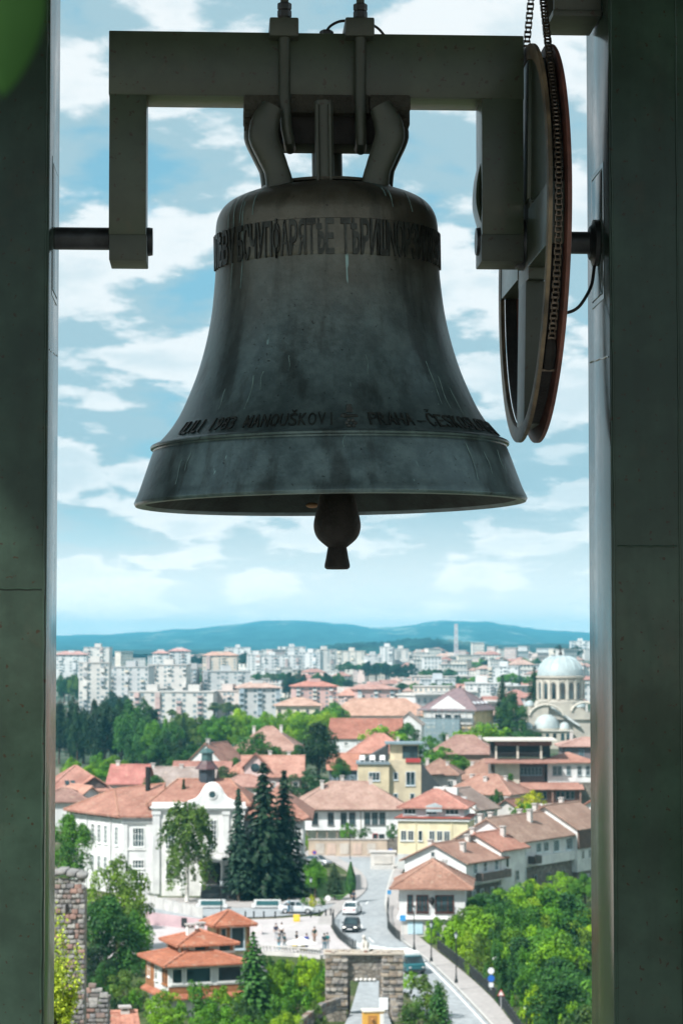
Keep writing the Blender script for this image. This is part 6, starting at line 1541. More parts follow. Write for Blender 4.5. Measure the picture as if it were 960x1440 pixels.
# belt of trees behind the museum on the left and behind the old town
g3 = random.Random(9); ORD = 'first second third fourth fifth sixth seventh eighth ninth tenth eleventh twelfth thirteenth fourteenth fifteenth'.split()
for (x0, x1, top, bot, Y, n, cols, kinds, lab) in (
        (78, 215, 986, 1070, 600, 12, ('dark', 'dark', 'deep'), (0, 1, 3), 'dark tree in the wooded belt at the left behind the houses'),
        (185, 250, 1008, 1082, 540, 5, ('deep', 'mid'), (1, 3), 'full green tree at the front of the left wooded belt'),
        (88, 180, 1062, 1100, 480, 6, ('mid', 'bright', 'dark'), (0, 3), 'small green tree in front of the left wooded belt'),
        (240, 330, 1004, 1052, 620, 8, ('olive', 'grey', 'mid'), (0, 1), 'green tree above the white gabled house'),
        (300, 470, 1000, 1045, 640, 15, ('bright', 'lime', 'mid', 'bright'), (1, 3), 'bright green tree in the row below the apartment blocks'),
        (440, 475, 992, 1030, 670, 3, ('deep', 'mid'), (0, 3), 'green tree between the cream school and the pale orange roof'),
        (205, 300, 1040, 1082, 500, 7, ('dark', 'deep'), (0, 2), 'dark tree behind the grey roofed long house')):
    for i in range(n):
        px = x0 + (x1 - x0) * (i + .5) / n + g3.uniform(-5, 5); tp = top + g3.uniform(-4, 12)
        tree(BROAD[g3.choice(kinds)], px, tp, bot + g3.uniform(-3, 6), Y + g3.uniform(-25, 25), g3.uniform(30, 46), g3.choice(cols), lab + ', ' + ORD[i] + ' from the left', 'trees: ' + lab, 'tree')
for i, (px, top, bot, Y, wd, c) in enumerate(((258, 1004, 1046, 610, 16, 'dark'), (156, 1004, 1050, 640, 18, 'dark'), (100, 990, 1050, 640, 18, 'fir'))):
    tree(SPRUCE[2], px, top, bot, Y, wd, c, 'dark conifer tip in the left wooded belt, ' + ('rightmost', 'middle', 'leftmost')[i] + ' of three', 'conifers in the left wooded belt', 'conifer_tree')
# more cover on the slopes
for i, (px, top, bot, Y, wd, c, lab) in enumerate((
        (270, 1352, 1400, 226, 60, 'mid', 'green bush half hidden behind the orange roofed house'), (330, 1348, 1400, 229, 56, 'bright', 'bright bush between the orange roofs and the balustrade'), (400, 1350, 1385, 226, 44, 'deep', 'dark bush right under the stone balustrade'),
        (440, 1349, 1385, 224, 40, 'bright', 'bright bush under the right end of the balustrade'), (455, 1360, 1400, 213, 36, 'mid', 'green bush behind the left gate tower'), (362, 1376, 1440, 200, 50, 'bright', 'bright bush pressed against the dark conifer'),
        (404, 1422, 1470, 186, 60, 'lime', 'lime green bush at the bottom edge left of the gate'), (250, 1425, 1470, 186, 70, 'bright', 'bright bush at the bottom edge below the orange roofs'), (350, 1428, 1475, 184, 60, 'mid', 'green bush at the bottom edge below the conifer'),
        (146, 1352, 1410, 222, 50, 'deep', 'deep green shrub right of the broken tower'), (205, 1342, 1384, 232, 46, 'deep', 'deep green shrub at the left eaves of the orange roofs'),
        (700, 1030, 1052, 520, 60, 'mid', 'green bush left of the cathedral porch'), (742, 1026, 1046, 560, 40, 'deep', 'dark bush at the foot of the cathedral apse'), (655, 1030, 1050, 520, 40, 'mid', 'green bush under the scaffolding'),
        (792, 1226, 1262, 296, 60, 'bright', 'bright tree under the last stepped house'), (822, 1228, 1268, 292, 50, 'mid', 'green tree at the right post under the stepped houses'), (752, 1236, 1270, 290, 56, 'lime', 'lime green tree under the long pale roofed house'))):
    tree(BUSH[i % 2] if i % 3 else BROAD[3], px, top, bot, Y, wd, c, lab, None, 'bush', 'bush')
def far_where(x):
    return ' at the left post' if x < 120 else ' between the white blocks' if x < 300 else ' left of the centre' if x < 380 else ' near the centre' if x < 500 else ' left of the mast' if x < 600 else ' right of the mast' if x < 700 else ' by the cathedral dome'
# trees among the far blocks
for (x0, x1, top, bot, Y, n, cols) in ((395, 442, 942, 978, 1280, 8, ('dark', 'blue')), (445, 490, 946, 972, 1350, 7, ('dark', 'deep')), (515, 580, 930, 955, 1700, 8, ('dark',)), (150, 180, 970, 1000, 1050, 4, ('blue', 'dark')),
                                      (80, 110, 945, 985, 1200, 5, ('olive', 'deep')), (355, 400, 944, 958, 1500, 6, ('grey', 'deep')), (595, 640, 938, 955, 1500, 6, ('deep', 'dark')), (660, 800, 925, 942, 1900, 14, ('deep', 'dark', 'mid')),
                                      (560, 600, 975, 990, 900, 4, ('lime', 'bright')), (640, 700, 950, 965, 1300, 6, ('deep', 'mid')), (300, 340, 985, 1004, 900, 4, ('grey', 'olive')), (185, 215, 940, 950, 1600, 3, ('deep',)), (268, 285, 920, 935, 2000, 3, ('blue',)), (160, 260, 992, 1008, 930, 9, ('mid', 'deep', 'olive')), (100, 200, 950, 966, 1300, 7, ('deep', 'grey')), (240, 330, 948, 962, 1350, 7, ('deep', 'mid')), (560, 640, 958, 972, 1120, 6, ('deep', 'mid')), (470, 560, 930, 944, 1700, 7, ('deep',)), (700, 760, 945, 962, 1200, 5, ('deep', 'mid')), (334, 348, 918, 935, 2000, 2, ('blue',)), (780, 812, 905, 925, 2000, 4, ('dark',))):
    for i in range(n):
        px = x0 + (x1 - x0) * (i + .5) / n + g3.uniform(-4, 4)
        c_ = g3.choice(cols)
        tree(BROAD[g3.randrange(4)], px, top + g3.uniform(0, (bot - top) * .35), bot, Y + g3.uniform(-40, 40), g3.uniform(14, 22), c_, ('dark' if c_ in ('dark', 'blue') else 'green') + ' far tree ' + ('in the clump' if n > 2 else 'in the pair') + far_where(x0), 'far trees among the town blocks', 'far_tree')
# sapling with small yellow green leaves in front of the broken stone tower
def sapling():
    Y = 42.0; b = P(88, 1500, Y); e = empty('young_tree', b, 0, 'sparse young tree with small yellow green leaves by the left post', 'tree'); S = FPX / Y
    g = random.Random(77); m = MB(); pts = []
    for k in range(34):
        x = g.uniform(-46, 34); topy = 1500 - (1255 + abs(x + 14) * 2.6 + g.uniform(0, 130)); t = Vector((x / S, g.uniform(-.5, .5), topy / S))
        s = Vector((g.uniform(-.15, .05), 0, g.uniform(.1, .6))); mid_ = (s + t) / 2 + Vector((g.uniform(-.1, .1), 0, .1)); m.tube([s, mid_, t], [.012, .008, .003], 5)
        for q in np.linspace(.35, 1, 26):
            p = s.lerp(mid_, q * 2) if q < .5 else mid_.lerp(t, q * 2 - 1); pts.append((p.x, p.y, p.z))
    m.tube([(-.05, 0, -2.2), (-.05, 0, -.6), (0, 0, .5)], [.08, .06, .03], 8); m.build('trunk', M_BARK, e, smooth=True)
    c = np.repeat(np.array(pts), 6, axis=0); c = c + rs_.normal(0, .055, c.shape)
    me = quad_cloud('crown', c, rs_.normal(0, 1, c.shape) + np.array((-.3, -.6, .6)), .040 * (.6 + .7 * rs_.random(len(c))), 1.5)
    o = obj('crown', me, None, e); o.color = (.36, .45, .06, 1)
sapling()

# woodland that goes on outside the photograph on both sides: one mass each
def woodland(px_a, px_b, seed):
    g = random.Random(seed); C, Nn, Sh, Sz = [], [], [], []
    for Y in (150, 165, 180, 196, 212, 228, 245, 263, 282, 305, 330, 360, 395, 435, 480, 530, 590, 660, 740):
        px = px_a + g.uniform(0, 60)
        while px < px_b:
            X = (px - 480) * Y / FPX; yy = Y + g.uniform(-6, 6); hgt = g.uniform(6, 11); zb = terrain(X, yy); tint = g.uniform(.15, .85)
            for c in range(7):
                a = g.random() * 6.283; r = g.uniform(.9, 1.7); cx, cy_, cz_ = X + math.cos(a) * g.uniform(0, 2.2), yy + math.sin(a) * g.uniform(0, 2.2), zb + hgt * g.uniform(.35, .85)
                k = 90; d = sphere_pts(k); C.append(np.array((cx, cy_, cz_)) + d * (r * (1 - .4 * rs_.random(k) ** 2))[:, None]); Nn.append(d + rs_.normal(0, .5, (k, 3)) + np.array((0, 0, .3))); Sh.append(np.full(k, min(1, max(0, tint + g.uniform(-.2, .2))))); Sz.append(np.full(k, .42 + Y * .0006))
            px += g.uniform(45, 95) * 250 / Y * (1 + Y / 600)
    me = quad_cloud('woodland', np.concatenate(C), np.concatenate(Nn), np.concatenate(Sz), 1.4, M_LEAVES, None, np.concatenate(Sh))
    o = obj('woodland', me, None, None, (.075, .19, .03)); tag(o, kind='stuff'); return o
woodland(-1000, 30, 1); woodland(892, 1950, 2)
# ------------------------------------------------------------------ masonry built stone by stone
g4 = random.Random(4)
STONES = []
for k in range(7):                                        # a few irregular blocks shared by every stone
    m = MB().box((0, 0, 0), (1, 1, 1)); gk = random.Random(k)
    bm_v = [(a * (1 + gk.uniform(-.10, .06)), b * (1 + gk.uniform(-.10, .10)), c * (1 + gk.uniform(-.14, .08))) for a, b, c in m.v]
    m.v = bm_v; STONES.append(m.mesh('stone', bevel=.10))
SCOL = [(.30, .28, .25), (.23, .215, .20), (.36, .33, .29), (.28, .235, .19), (.20, .195, .19), (.33, .29, .23), (.26, .17, .13)]
def lay(parent, x0, x1, z0, z1, M, rows, avg, proud=.05, jit=.06, cols=SCOL, thick=.3, top=None):
    n = 0; hz_ = (z1 - z0) / rows
    for r in range(rows):
        z = z0 + hz_ * (r + .5); x = x0 + (g4.uniform(-.35, 0) * avg if r % 2 else 0)
        while x < x1 - .02:
            wd = avg * g4.uniform(.65, 1.45); xa, xb = max(x, x0), min(x + wd, x1)
            if xb - xa > .08 and (top is None or z < top((xa + xb) / 2)):
                o = obj('stone', STONES[g4.randrange(7)], M_STONE, parent, g4.choice(cols)); c = (xa + xb) / 2
                o.matrix_local = M @ Matrix.Translation((c, -proud + g4.uniform(0, jit) + thick / 2, z + g4.uniform(-.1, .1) * hz_)) @ Matrix.Rotation(R(g4.uniform(-7, 7)), 4, 'Y') @ Matrix.Diagonal((xb - xa - .02, thick, hz_ * g4.uniform(.62, 1.02), 1)); n += 1
            x += wd
    return n
def gate():
    Y0 = 203.0; S = FPX / Y0; o = P(512, 1430, Y0); e = empty('stone_gate', o, 0, 'square stone gateway with two rough coursed towers and an open passage', 'gate')
    X = lambda px: (px - 512) / S
    Z = lambda py: (1430 - py) / S
    core = (.17, .155, .135)
    zt = Z(1344.5)
    for a, b in ((457.5, 489), (536.5, 566.5)):
        MB().bb(X(a) + .08, X(b) - .08, .12, 2.6, -2, zt).build('tower_core', M_RUBBLE, e)
        cols = [(.34, .31, .275), (.25, .235, .215), (.42, .385, .34), (.31, .25, .19), (.38, .32, .25)]
        w = X(b) - X(a)
        for r in range(15):                                # courses of thin slabs, every other one proud
            pr = .10 if r % 2 else -.02; z = Z(1420) + (zt - Z(1420)) * (r + .5) / 15; hh = (zt - Z(1420)) / 15
            x = X(a)
            while x < X(b) - .03:
                wd = min(g4.uniform(.38, .75), X(b) - x); wd = X(b) - x if X(b) - x - wd < .15 else wd
                s = obj('stone', STONES[g4.randrange(7)], M_STONE, e, g4.choice(cols))
                s.location = (x + wd / 2, .22 - pr + g4.uniform(-.03, .03), z); s.scale = (wd - .02, .45, hh * (.98 if r % 2 else .9)); x += wd
            for side in ((X(b) - .05, 1) if a < 500 else (X(a) + .05, -1)),:
                for k in range(3):
                    s = obj('stone', STONES[g4.randrange(7)], M_STONE, e, g4.choice(cols)); s.location = (side[0], .55 + k * .72, z); s.scale = (.2 + max(0, pr), .68, hh * .92)
    MB().bb(X(489), X(536.5), .45, 2.3, Z(1381), zt - .02).build('lintel_core', M_RUBBLE, e)
    MB().bb(X(489), X(492.5), .45, 2.3, -2, Z(1381) - .002).build('jamb', M_RUBBLE, e); MB().bb(X(533), X(536.5), .45, 2.3, -2, Z(1381) - .002).build('jamb', M_RUBBLE, e)
    lay(e, X(489.3), X(536.2), Z(1378), zt - .02, Matrix.Translation((0, .42, 0)), 6, .42, .0, .05, [(.34, .32, .28), (.28, .265, .24), (.38, .35, .31), (.31, .27, .22)], .2)
    bm = MB().ball((0, 0, 0), .17, 8, 6).mesh('corbel', True)
    for k in range(5):
        q = obj('corbel', bm, M_PALESTONE, e, (.66, .65, .62)); q.location = (X(501.5) + k * .37, .30, Z(1379.5)); q.scale = (1, 1.2, .85)
    MB().bb(X(497), X(529), .28, .5, Z(1382.2), Z(1381.3)).build('lintel_beam', M_TIMBER, e, color=(.05, .04, .035))
    MB().bb(X(457) - .1, X(567) + .1, -.05, 2.8, zt, zt + .12).build('roof_slab', M_PALESTONE, e, color=(.46, .40, .33))
    for k in range(26):                                    # broken edge of the wall head
        s = obj('stone', STONES[g4.randrange(7)], M_STONE, e, g4.choice([(.42, .36, .29), (.36, .30, .25), (.45, .40, .34), (.24, .13, .09)]))
        s.location = (X(458) + (X(566) - X(458)) * (k + .5) / 26, g4.uniform(.1, 2.2), zt + .14); s.scale = (.32, g4.uniform(.3, .6), g4.uniform(.08, .26))
    MB().tube([(X(491.3), .2, Z(1428)), (X(491.3), .2, Z(1390))], .09, 8).build('gate_leaf_post', M_TIMBER, e, color=(.06, .045, .04))
    return e
gate_e = gate()
def statue():
    b = P(513, 1337, 204.4); e = empty('statue', b, 0, 'small pale stone lion statue upright on top of the gate', 'statue'); e.location.z = gate_e.location.z + (1430 - 1344.5) * 203 / FPX + .13
    C = (.66, .63, .58)
    MB().bb(-.34, .34, -.3, .3, 0, .28).build('plinth', M_PALESTONE, e, color=C, bevel=.03)
    m = MB().tube([(0.05, .1, .26), (.05, .12, .55), (-.02, .02, .88), (-.06, -.04, 1.1)], [.24, .26, .20, .13], 12)
    m.ball((-.1, -.1, 1.22), .15, 12, 8, (1, 1.1, 1)); m.ball((-.12, -.24, 1.18), .07, 8, 6)
    for s in (-1, 1):
        m.tube([(s * .14 - .02, -.06, .85), (s * .16 - .04, -.2, .6), (s * .15 - .04, -.22, .27)], [.08, .06, .065], 8); m.tube([(s * .2 + .04, .1, .5), (s * .22 + .04, -.06, .3)], [.12, .08], 8)
    m.tube([(.2, .25, .3), (.34, .25, .5), (.3, .2, .72)], [.04, .03, .045], 6); m.build('lion', M_PALESTONE, e, color=C, smooth=True, sharp=70)
statue()
def low_wall(label, pts, h, wd, name='parapet_wall'):
    e = empty(name, pts[0], 0, label, 'wall'); o = Vector(pts[0])
    for a, b in zip(pts, pts[1:]):
        a, b = Vector(a) - o, Vector(b) - o; d = b - a; n = max(2, int(d.length / .55))
        for i in range(n):
            for r in range(3):
                s = obj('stone', STONES[g4.randrange(7)], M_STONE, e, g4.choice(SCOL)); p = a + d * ((i + .5) / n)
                s.matrix_local = Matrix.Translation(p + Vector((0, 0, h * (r + .5) / 3))) @ Matrix.Rotation(math.atan2(d.y, d.x), 4, 'Z') @ Matrix.Diagonal((d.length / n * .97, wd, h / 3 * .95, 1))
low_wall('rough low stone parapet climbing to the left gate tower', [P(420, 1452, 190), P(452, 1428, 197), P(476, 1420, 201)], 1.0, .5)
low_wall('low stone parapet right of the gate passage', [P(556, 1436, 196), P(552, 1420, 201)], 1.0, .5)
# passage floor seen through the gate, bridge in front
MB().add([tuple(P(a, b, y)) for a, b, y in ((470, 1470, 186), (560, 1470, 186), (545, 1425, 203), (492, 1425, 203))], [(0, 1, 2, 3)]).build('path', M_ROAD)['kind'] = 'structure'
MB().add([tuple(G(a, b, .06)) for a, b in ((492, 1424), (545, 1424), (570, 1392), (585, 1378), (528, 1352), (508, 1370))], [tuple(range(6))]).build('path', M_ROAD)['kind'] = 'structure'
def kiosk():
    b = P(524, 1446, 194); e = empty('ticket_kiosk', b, .12, 'small yellow ticket kiosk with white roof in front of the gate', 'kiosk'); S = FPX / 194
    MB().bb(-.80, .80, -.5, .5, 0, 1.35).build('kiosk_body', M_TRIM, e, color=(.70, .38, .07)); MB().bb(-.9, .9, -.6, .6, 1.351, 1.5).build('kiosk_roof', M_TRIM, e, color=(.72, .68, .58), bevel=.03)
    MB().bb(-.45, .25, -.54, -.505, .3, 1.1).build('hatch', M_TRIM, e, color=(.42, .20, .05)); MB().bb(.5, .8, -.54, -.505, .2, 1.2).build('side_panel', M_TRIM, e, color=(.78, .77, .72))
    MB().lathe([(.05, 0), (.15, .08), (.05, .22)], 8, Matrix.Translation((-.1, -.58, .75)) @ Matrix.Rotation(R(90), 4, 'X')).build('emblem', M_TRIM, e, color=(.35, .17, .05))
    e2 = empty('notice_board', P(539, 1424, 200), -.1, 'white notice board standing in the gate passage', 'sign')
    MB().bb(-.36, .36, -.04, .04, .25, 1.2).build('board', M_TRIM, e2, color=(.80, .84, .86))
    for s in (-.3, .3): MB().bb(s - .03, s + .03, -.03, .03, -.3, .249).build('leg', M_TRIM, e2, color=(.4, .4, .4))
kiosk()
def ruin(label, x0, x1, top, Y, rows, avg, bot=1470, depth=1.6, cap=True, seed=1, topf=None):
    S = FPX / Y; o = P((x0 + x1) / 2, bot, Y); e = empty('ruined_wall', o, 0, label, 'wall'); w = (x1 - x0) / S; h = (bot - top) / S
    MB().bb(-w / 2 + .06, w / 2 - .06, .12, depth, -4, h * (.93 if topf is None else .55)).build('wall_core', M_RUBBLE, e)
    lay(e, -w / 2, w / 2, 0, h, Matrix.Translation((0, 0, 0)), rows, avg, .02, .09, [(.36, .34, .31), (.28, .26, .24), (.44, .42, .39), (.33, .25, .22), (.24, .23, .23), (.48, .46, .43), (.38, .24, .20), (.30, .29, .29)], .3, topf and (lambda x: topf(x / w) * h))
    if topf: lay(e, .1, depth, 0, h, Matrix.Translation((w / 2 - .02, 0, 0)) @ Matrix.Rotation(R(90), 4, 'Z'), rows, avg * 1.3, .02, .06, SCOL, .3, (lambda x: topf(.5) * h) if topf else None)
    if cap:
        for k in range(5):
            s = obj('coping_stone', STONES[k], M_STONE, e, (.34, .33, .31)); s.matrix_local = Matrix.Translation((-w / 2 + w * (k + .5) / 5, depth / 2, h + .10 + .10 * (2 - abs(k - 2)))) @ Matrix.Rotation(R((k - 2) * 9), 4, 'Y') @ Matrix.Diagonal((w / 5 * 1.05, depth + .2, .26, 1))
        MB().bb(.20, .36, .0, .05, h * .80, h * .845).build('putlog_hole', M_IRON, e)
ruin('tall ruined rubble stone tower at the left post behind the young tree', 52, 118, 1240, 112, 33, .27)
ruin('broken stump of rubble wall at the bottom left', 112, 152, 1384, 118, 11, .36, 1460, 1.4, False, 2, lambda t: .97 if -.35 < t < .2 else (.86 if t < .35 else .74))
simple('low red tiled roof peeping out at the bottom left', 166, 1444, 150, 2.2, 3.0, 3, 'gable_x', .7, WHITE, (.45, .17, .11), 12, (0, -1), [('f', 1, 2, .5, .6)], .3, ((.6, 0, .3, 1.0),))

# ------------------------------------------------------------------ square furniture
M_METAL = m_obj('painted_metal', .45, .15, 4, .1, .01, .5)
M_DARKMETAL = m_plain('dark_ironwork', (.035, .040, .042), .5, .3, .3, 5)
def fence(label, pts, h, name='railing', post_every=2.0, rails=(1.0, .12), bal=True, mat=None, z0=.14):
    mat = mat or M_DARKMETAL; o = Vector(pts[0]); e = empty(name, o, 0, label, 'railing'); pts = [Vector(p) - o for p in pts]
    seg = [0.0]
    for a, b in zip(pts, pts[1:]): seg.append(seg[-1] + (b - a).length)
    def at(s):
        i = max(0, min(len(seg) - 2, int(np.searchsorted(seg, s)) - 1)); return pts[i].lerp(pts[i + 1], (s - seg[i]) / max(1e-6, seg[i + 1] - seg[i]))
    pm = MB().tube([(0, 0, 0), (0, 0, h + .08)], .05, 8).ball((0, 0, h + .12), .07, 8, 6).mesh('post')
    n = max(1, int(seg[-1] / post_every))
    for i in range(n + 1): q = obj('post', pm, mat, e); q.location = at(seg[-1] * i / n)
    for r in rails: MB().tube([at(s) + Vector((0, 0, h * r)) for s in np.linspace(0, seg[-1], n * 2 + 1)], .035, 6).build('rail', mat, e)
    if bal:
        b = MB()
        for s in np.arange(.15, seg[-1], .22): p = at(s); b.bb(p.x - .016, p.x + .016, p.y - .016, p.y + .016, p.z + h * .12, p.z + h)
        q = b.build('balusters', mat, e); q['kind'] = 'stuff'
    return e
fence('dark iron railing along the right pavement above the valley', [p + Vector((0, 0, .14)) for p in RAIL[1:]], 1.05)
fence('curved dark railing between the square and the road', [G(a, b, .14) for a, b in ((469, 1292), (467, 1300), (470, 1312), (478, 1322), (490, 1331), (500, 1337))], .9, post_every=1.4)
fence('short black railing at the kerb by the corner house', [G(a, b, .14) for a, b in ((545, 1306), (549, 1312), (556, 1319), (562, 1323))], .9, post_every=1.2)
fence('black railing along the bend in front of the corner house', [G(a, b, .14) for a, b in ((546, 1274), (544, 1284), (545, 1296), (547, 1303))], .9, post_every=1.4)
M_STONEBAL = M_PALESTONE
def balustrade():
    pts = [G(a, b, .14) for a, b in ((303, 1339), (350, 1339), (384, 1340), (420, 1342), (452, 1345))]
    o = pts[0].copy(); e = empty('stone_balustrade', o, 0, 'pale stone balustrade along the near edge of the square', 'balustrade')
    for a, b in zip(pts, pts[1:]):
        d = b - a; L_ = d.length; M = Matrix.Translation(a - o) @ Matrix.Rotation(math.atan2(d.y, d.x), 4, 'Z')
        for nm, z0, z1, y in (('base_course', -.9, .14, .22), ('coping', .62, .76, .2)):
            q = MB().bb(.0, L_ - .01, -y, y, z0, z1).build(nm, M_PALESTONE, e, color=(.60, .57, .55)); q.matrix_local = M
        bm = MB().lathe([(.05, .14), (.11, .25), (.06, .42), (.09, .62)], 8).mesh('baluster', True)
        for i in range(int(L_ / .34)): q = obj('baluster', bm, M_PALESTONE, e, (.62, .60, .58)); q.matrix_local = M @ Matrix.Translation(((i + .5) * .34, 0, 0))
balustrade()
def lamp(px, base, top, Y, label, arms=1, group='street lamps along the right pavement'):
    b = P(px, base, Y); h = (base - top) * Y / FPX; e = empty('street_lamp', b, 0, label, 'street lamp', group)
    MB().lathe([(.16, 0), (.16, .25), (.09, .4), (.06, .9), (.045, h - .7), (.07, h - .62)], 10).build('pole', M_DARKMETAL, e, smooth=True)
    MB().lathe([(.06, h - .62), (.16, h - .2)], 6).build('lantern', M_TRIM, e, color=(.55, .60, .62)); MB().lathe([(.20, h - .2), (.13, h - .08), (.02, h)], 6).build('lantern_cap', M_DARKMETAL, e)
lamp(582, 1336, 1274, 246, 'dark street lamp beside the corner house, farthest of the three')
lamp(606, 1352, 1296, 236, 'dark street lamp in the middle of the right pavement')
lamp(641, 1382, 1311, 220, 'dark street lamp on the right pavement, nearest and tallest')
lamp(311, 1290, 1237, 277, 'dark lamp post in front of the museum entrance', 1, 'lamps by the museum')
lamp(437, 1276, 1234, 286, 'thin dark lamp post on the lawn beside the clipped shrubs', 1, 'lamps by the museum')
lamp(492, 1214, 1160, 356, 'slim lamp post in front of the terrace wall', 1, 'lamps by the museum')
def sign(px, base, top, Y, label, shape, col, ring=None, size=.36):
    b = P(px, base, Y); h = (base - top) * Y / FPX; e = empty('road_sign', b, 0, label, 'road sign')
    MB().tube([(0, 0, 0), (0, 0, h)], .035, 8).build('pole', M_METAL, e, color=(.45, .46, .47))
    n = 3 if shape == 'tri' else 24; a0 = R(90) if shape == 'tri' else 0
    def disc(r, y): return MB().add([(math.cos(a0 + 2 * math.pi * k / n) * r, y, h - .1 + math.sin(a0 + 2 * math.pi * k / n) * r) for k in range(n)] + [(math.cos(a0 + 2 * math.pi * k / n) * r, y + .02, h - .1 + math.sin(a0 + 2 * math.pi * k / n) * r) for k in range(n)], [tuple(range(n)), tuple(range(2 * n - 1, n - 1, -1))] + [(k, (k + 1) % n, n + (k + 1) % n, n + k) for k in range(n)])
    if shape == 'sq': MB().bb(-size, size, -.08, -.05, h - .1 - size, h - .1 + size).build('plate', M_METAL, e, color=col)
    else: disc(size, -.07).build('plate', M_METAL, e, color=ring or col)
    if ring: disc(size * .68, -.095).build('sign_face', M_METAL, e, color=col)
    return e
sg = sign(690, 1392, 1364, 214, 'round white sign above a round blue one by the railing', 'disc', (.75, .77, .80), None, .28)
MB().lathe([(.001, 0), (.30, 0), (.30, .02), (.001, .02)], 20, Matrix.Translation((0, -.06, 1.0)) @ Matrix.Rotation(R(90), 4, 'X')).build('blue_plate', M_METAL, sg, color=(.02, .13, .50))
MB().bb(-.2, .2, -.08, -.05, .25, .62).build('small_plate', M_METAL, sg, color=(.75, .77, .80))
sign(704, 1420, 1396, 204, 'red rimmed triangular warning sign by the railing', 'tri', (.80, .76, .74), (.55, .06, .06), .36)
sign(566, 1322, 1290, 250, 'blue sign on a pole outside the corner house', 'sq', (.05, .30, .62), None, .30)
sign(547, 1296, 1254, 268, 'dark pole with small blue sign at the left of the corner house', 'sq', (.06, .28, .55), None, .22)
sign(549, 1228, 1196, 345, 'round blue sign at the end of the road', 'disc', (.04, .10, .45), None, .34)
sign(442, 1214, 1198, 352, 'round red and blue no parking sign before the terrace wall', 'disc', (.05, .12, .5), (.6, .05, .05), .32)
sign(461, 1278, 1262, 284, 'round white sign beside the clipped shrubs', 'disc', (.80, .80, .80), None, .32)
for i, (px, py, Y) in enumerate(((696, 1348, 226), (740, 1418, 196))):
    b = P(px, py, Y); e = empty('globe_lamp', b - Vector((0, 0, 4)), 0, 'white globe lamp among the valley trees, ' + ('the upper' if i == 0 else 'the lower'), 'street lamp', 'globe lamps in the valley')
    MB().ball((0, 0, 4), .24, 12, 8).build('globe', M_TRIM, e, color=(.85, .86, .86), smooth=True); MB().tube([(0, 0, -4), (0, 0, 3.8)], .05, 8).build('pole', M_DARKMETAL, e)
bolm = MB().lathe([(.09, 0), (.08, .6), (.11, .64), (.11, .72), (.02, .8)], 10).mesh('bollard', True)
for i, px in enumerate((345, 357, 371, 387, 437, 449, 458, 465)):
    o = obj('bollard', bolm, M_DARKMETAL); o.location = G(px, 1291 - max(0, (px - 430)) * .11, .14); tag(o, 'small dark bollard in the row along the far edge of the square', 'bollard', 'bollards along the square')
def umbrella():
    e = empty('parasol', G(424, 1340, .14), 0, 'white open parasol standing on the square', 'parasol')
    MB().lathe([(.04, 1.55), (.8, 1.28), (1.62, .98), (1.60, .94), (.8, 1.22), (.03, 1.5)], 8).build('canopy', M_TRIM, e, color=(.86, .84, .78)); MB().tube([(0, 0, 0), (0, 0, 1.6)], .03, 8).build('pole', M_METAL, e, color=(.6, .6, .6)); MB().lathe([(.3, 0), (.3, .08), (.05, .12)], 12).build('foot', M_METAL, e, color=(.2, .2, .2))
umbrella()
for i, (px, py, s, lab) in enumerate(((417, 1296, .36, 'yellow sandwich board near the parked silver car'), (415, 1334, .26, 'yellow crate left of the parasol pole'), (427, 1337, .30, 'yellow box under the parasol beside the person in blue'))):
    e = empty('yellow_board', G(px, py, .14), .2 * i, lab, 'sign' if i == 0 else 'box')
    MB().bb(-s, s, -.15, .15, 0, 2.2 * s).build('board', M_TRIM, e, color=(.75, .50, .03), bevel=.02); MB().bb(-s * .8, s * .8, -.17, -.151, s * .4, s * 1.8).build('face', M_TRIM, e, color=(.80, .56, .06))
for i, (px, x0) in enumerate(((298, 280), (376, 356))):      # display panels in front of the museum
    e = empty('display_panel', G(px, 1276, .14), 0, 'low white display stand with dark glass panel, ' + ('left' if i == 0 else 'right') + ' of the two before the museum', 'display stand', 'display stands before the museum')
    MB().bb(-1.6, 1.6, -.25, .25, 0, .92).build('stand_body', M_TRIM, e, color=(.60, .61, .60), bevel=.03); MB().bb(-1.3, 1.3, -.28, -.251, .28, .80).build('panel', M_TRIM, e, color=(.03, .12, .13)); MB().bb(-1.85, -1.45, -.3, .3, 0, .4).build('foot', M_TRIM, e, color=(.7, .7, .7)); MB().bb(1.45, 1.85, -.3, .3, 0, .4).build('foot', M_TRIM, e, color=(.7, .7, .7))
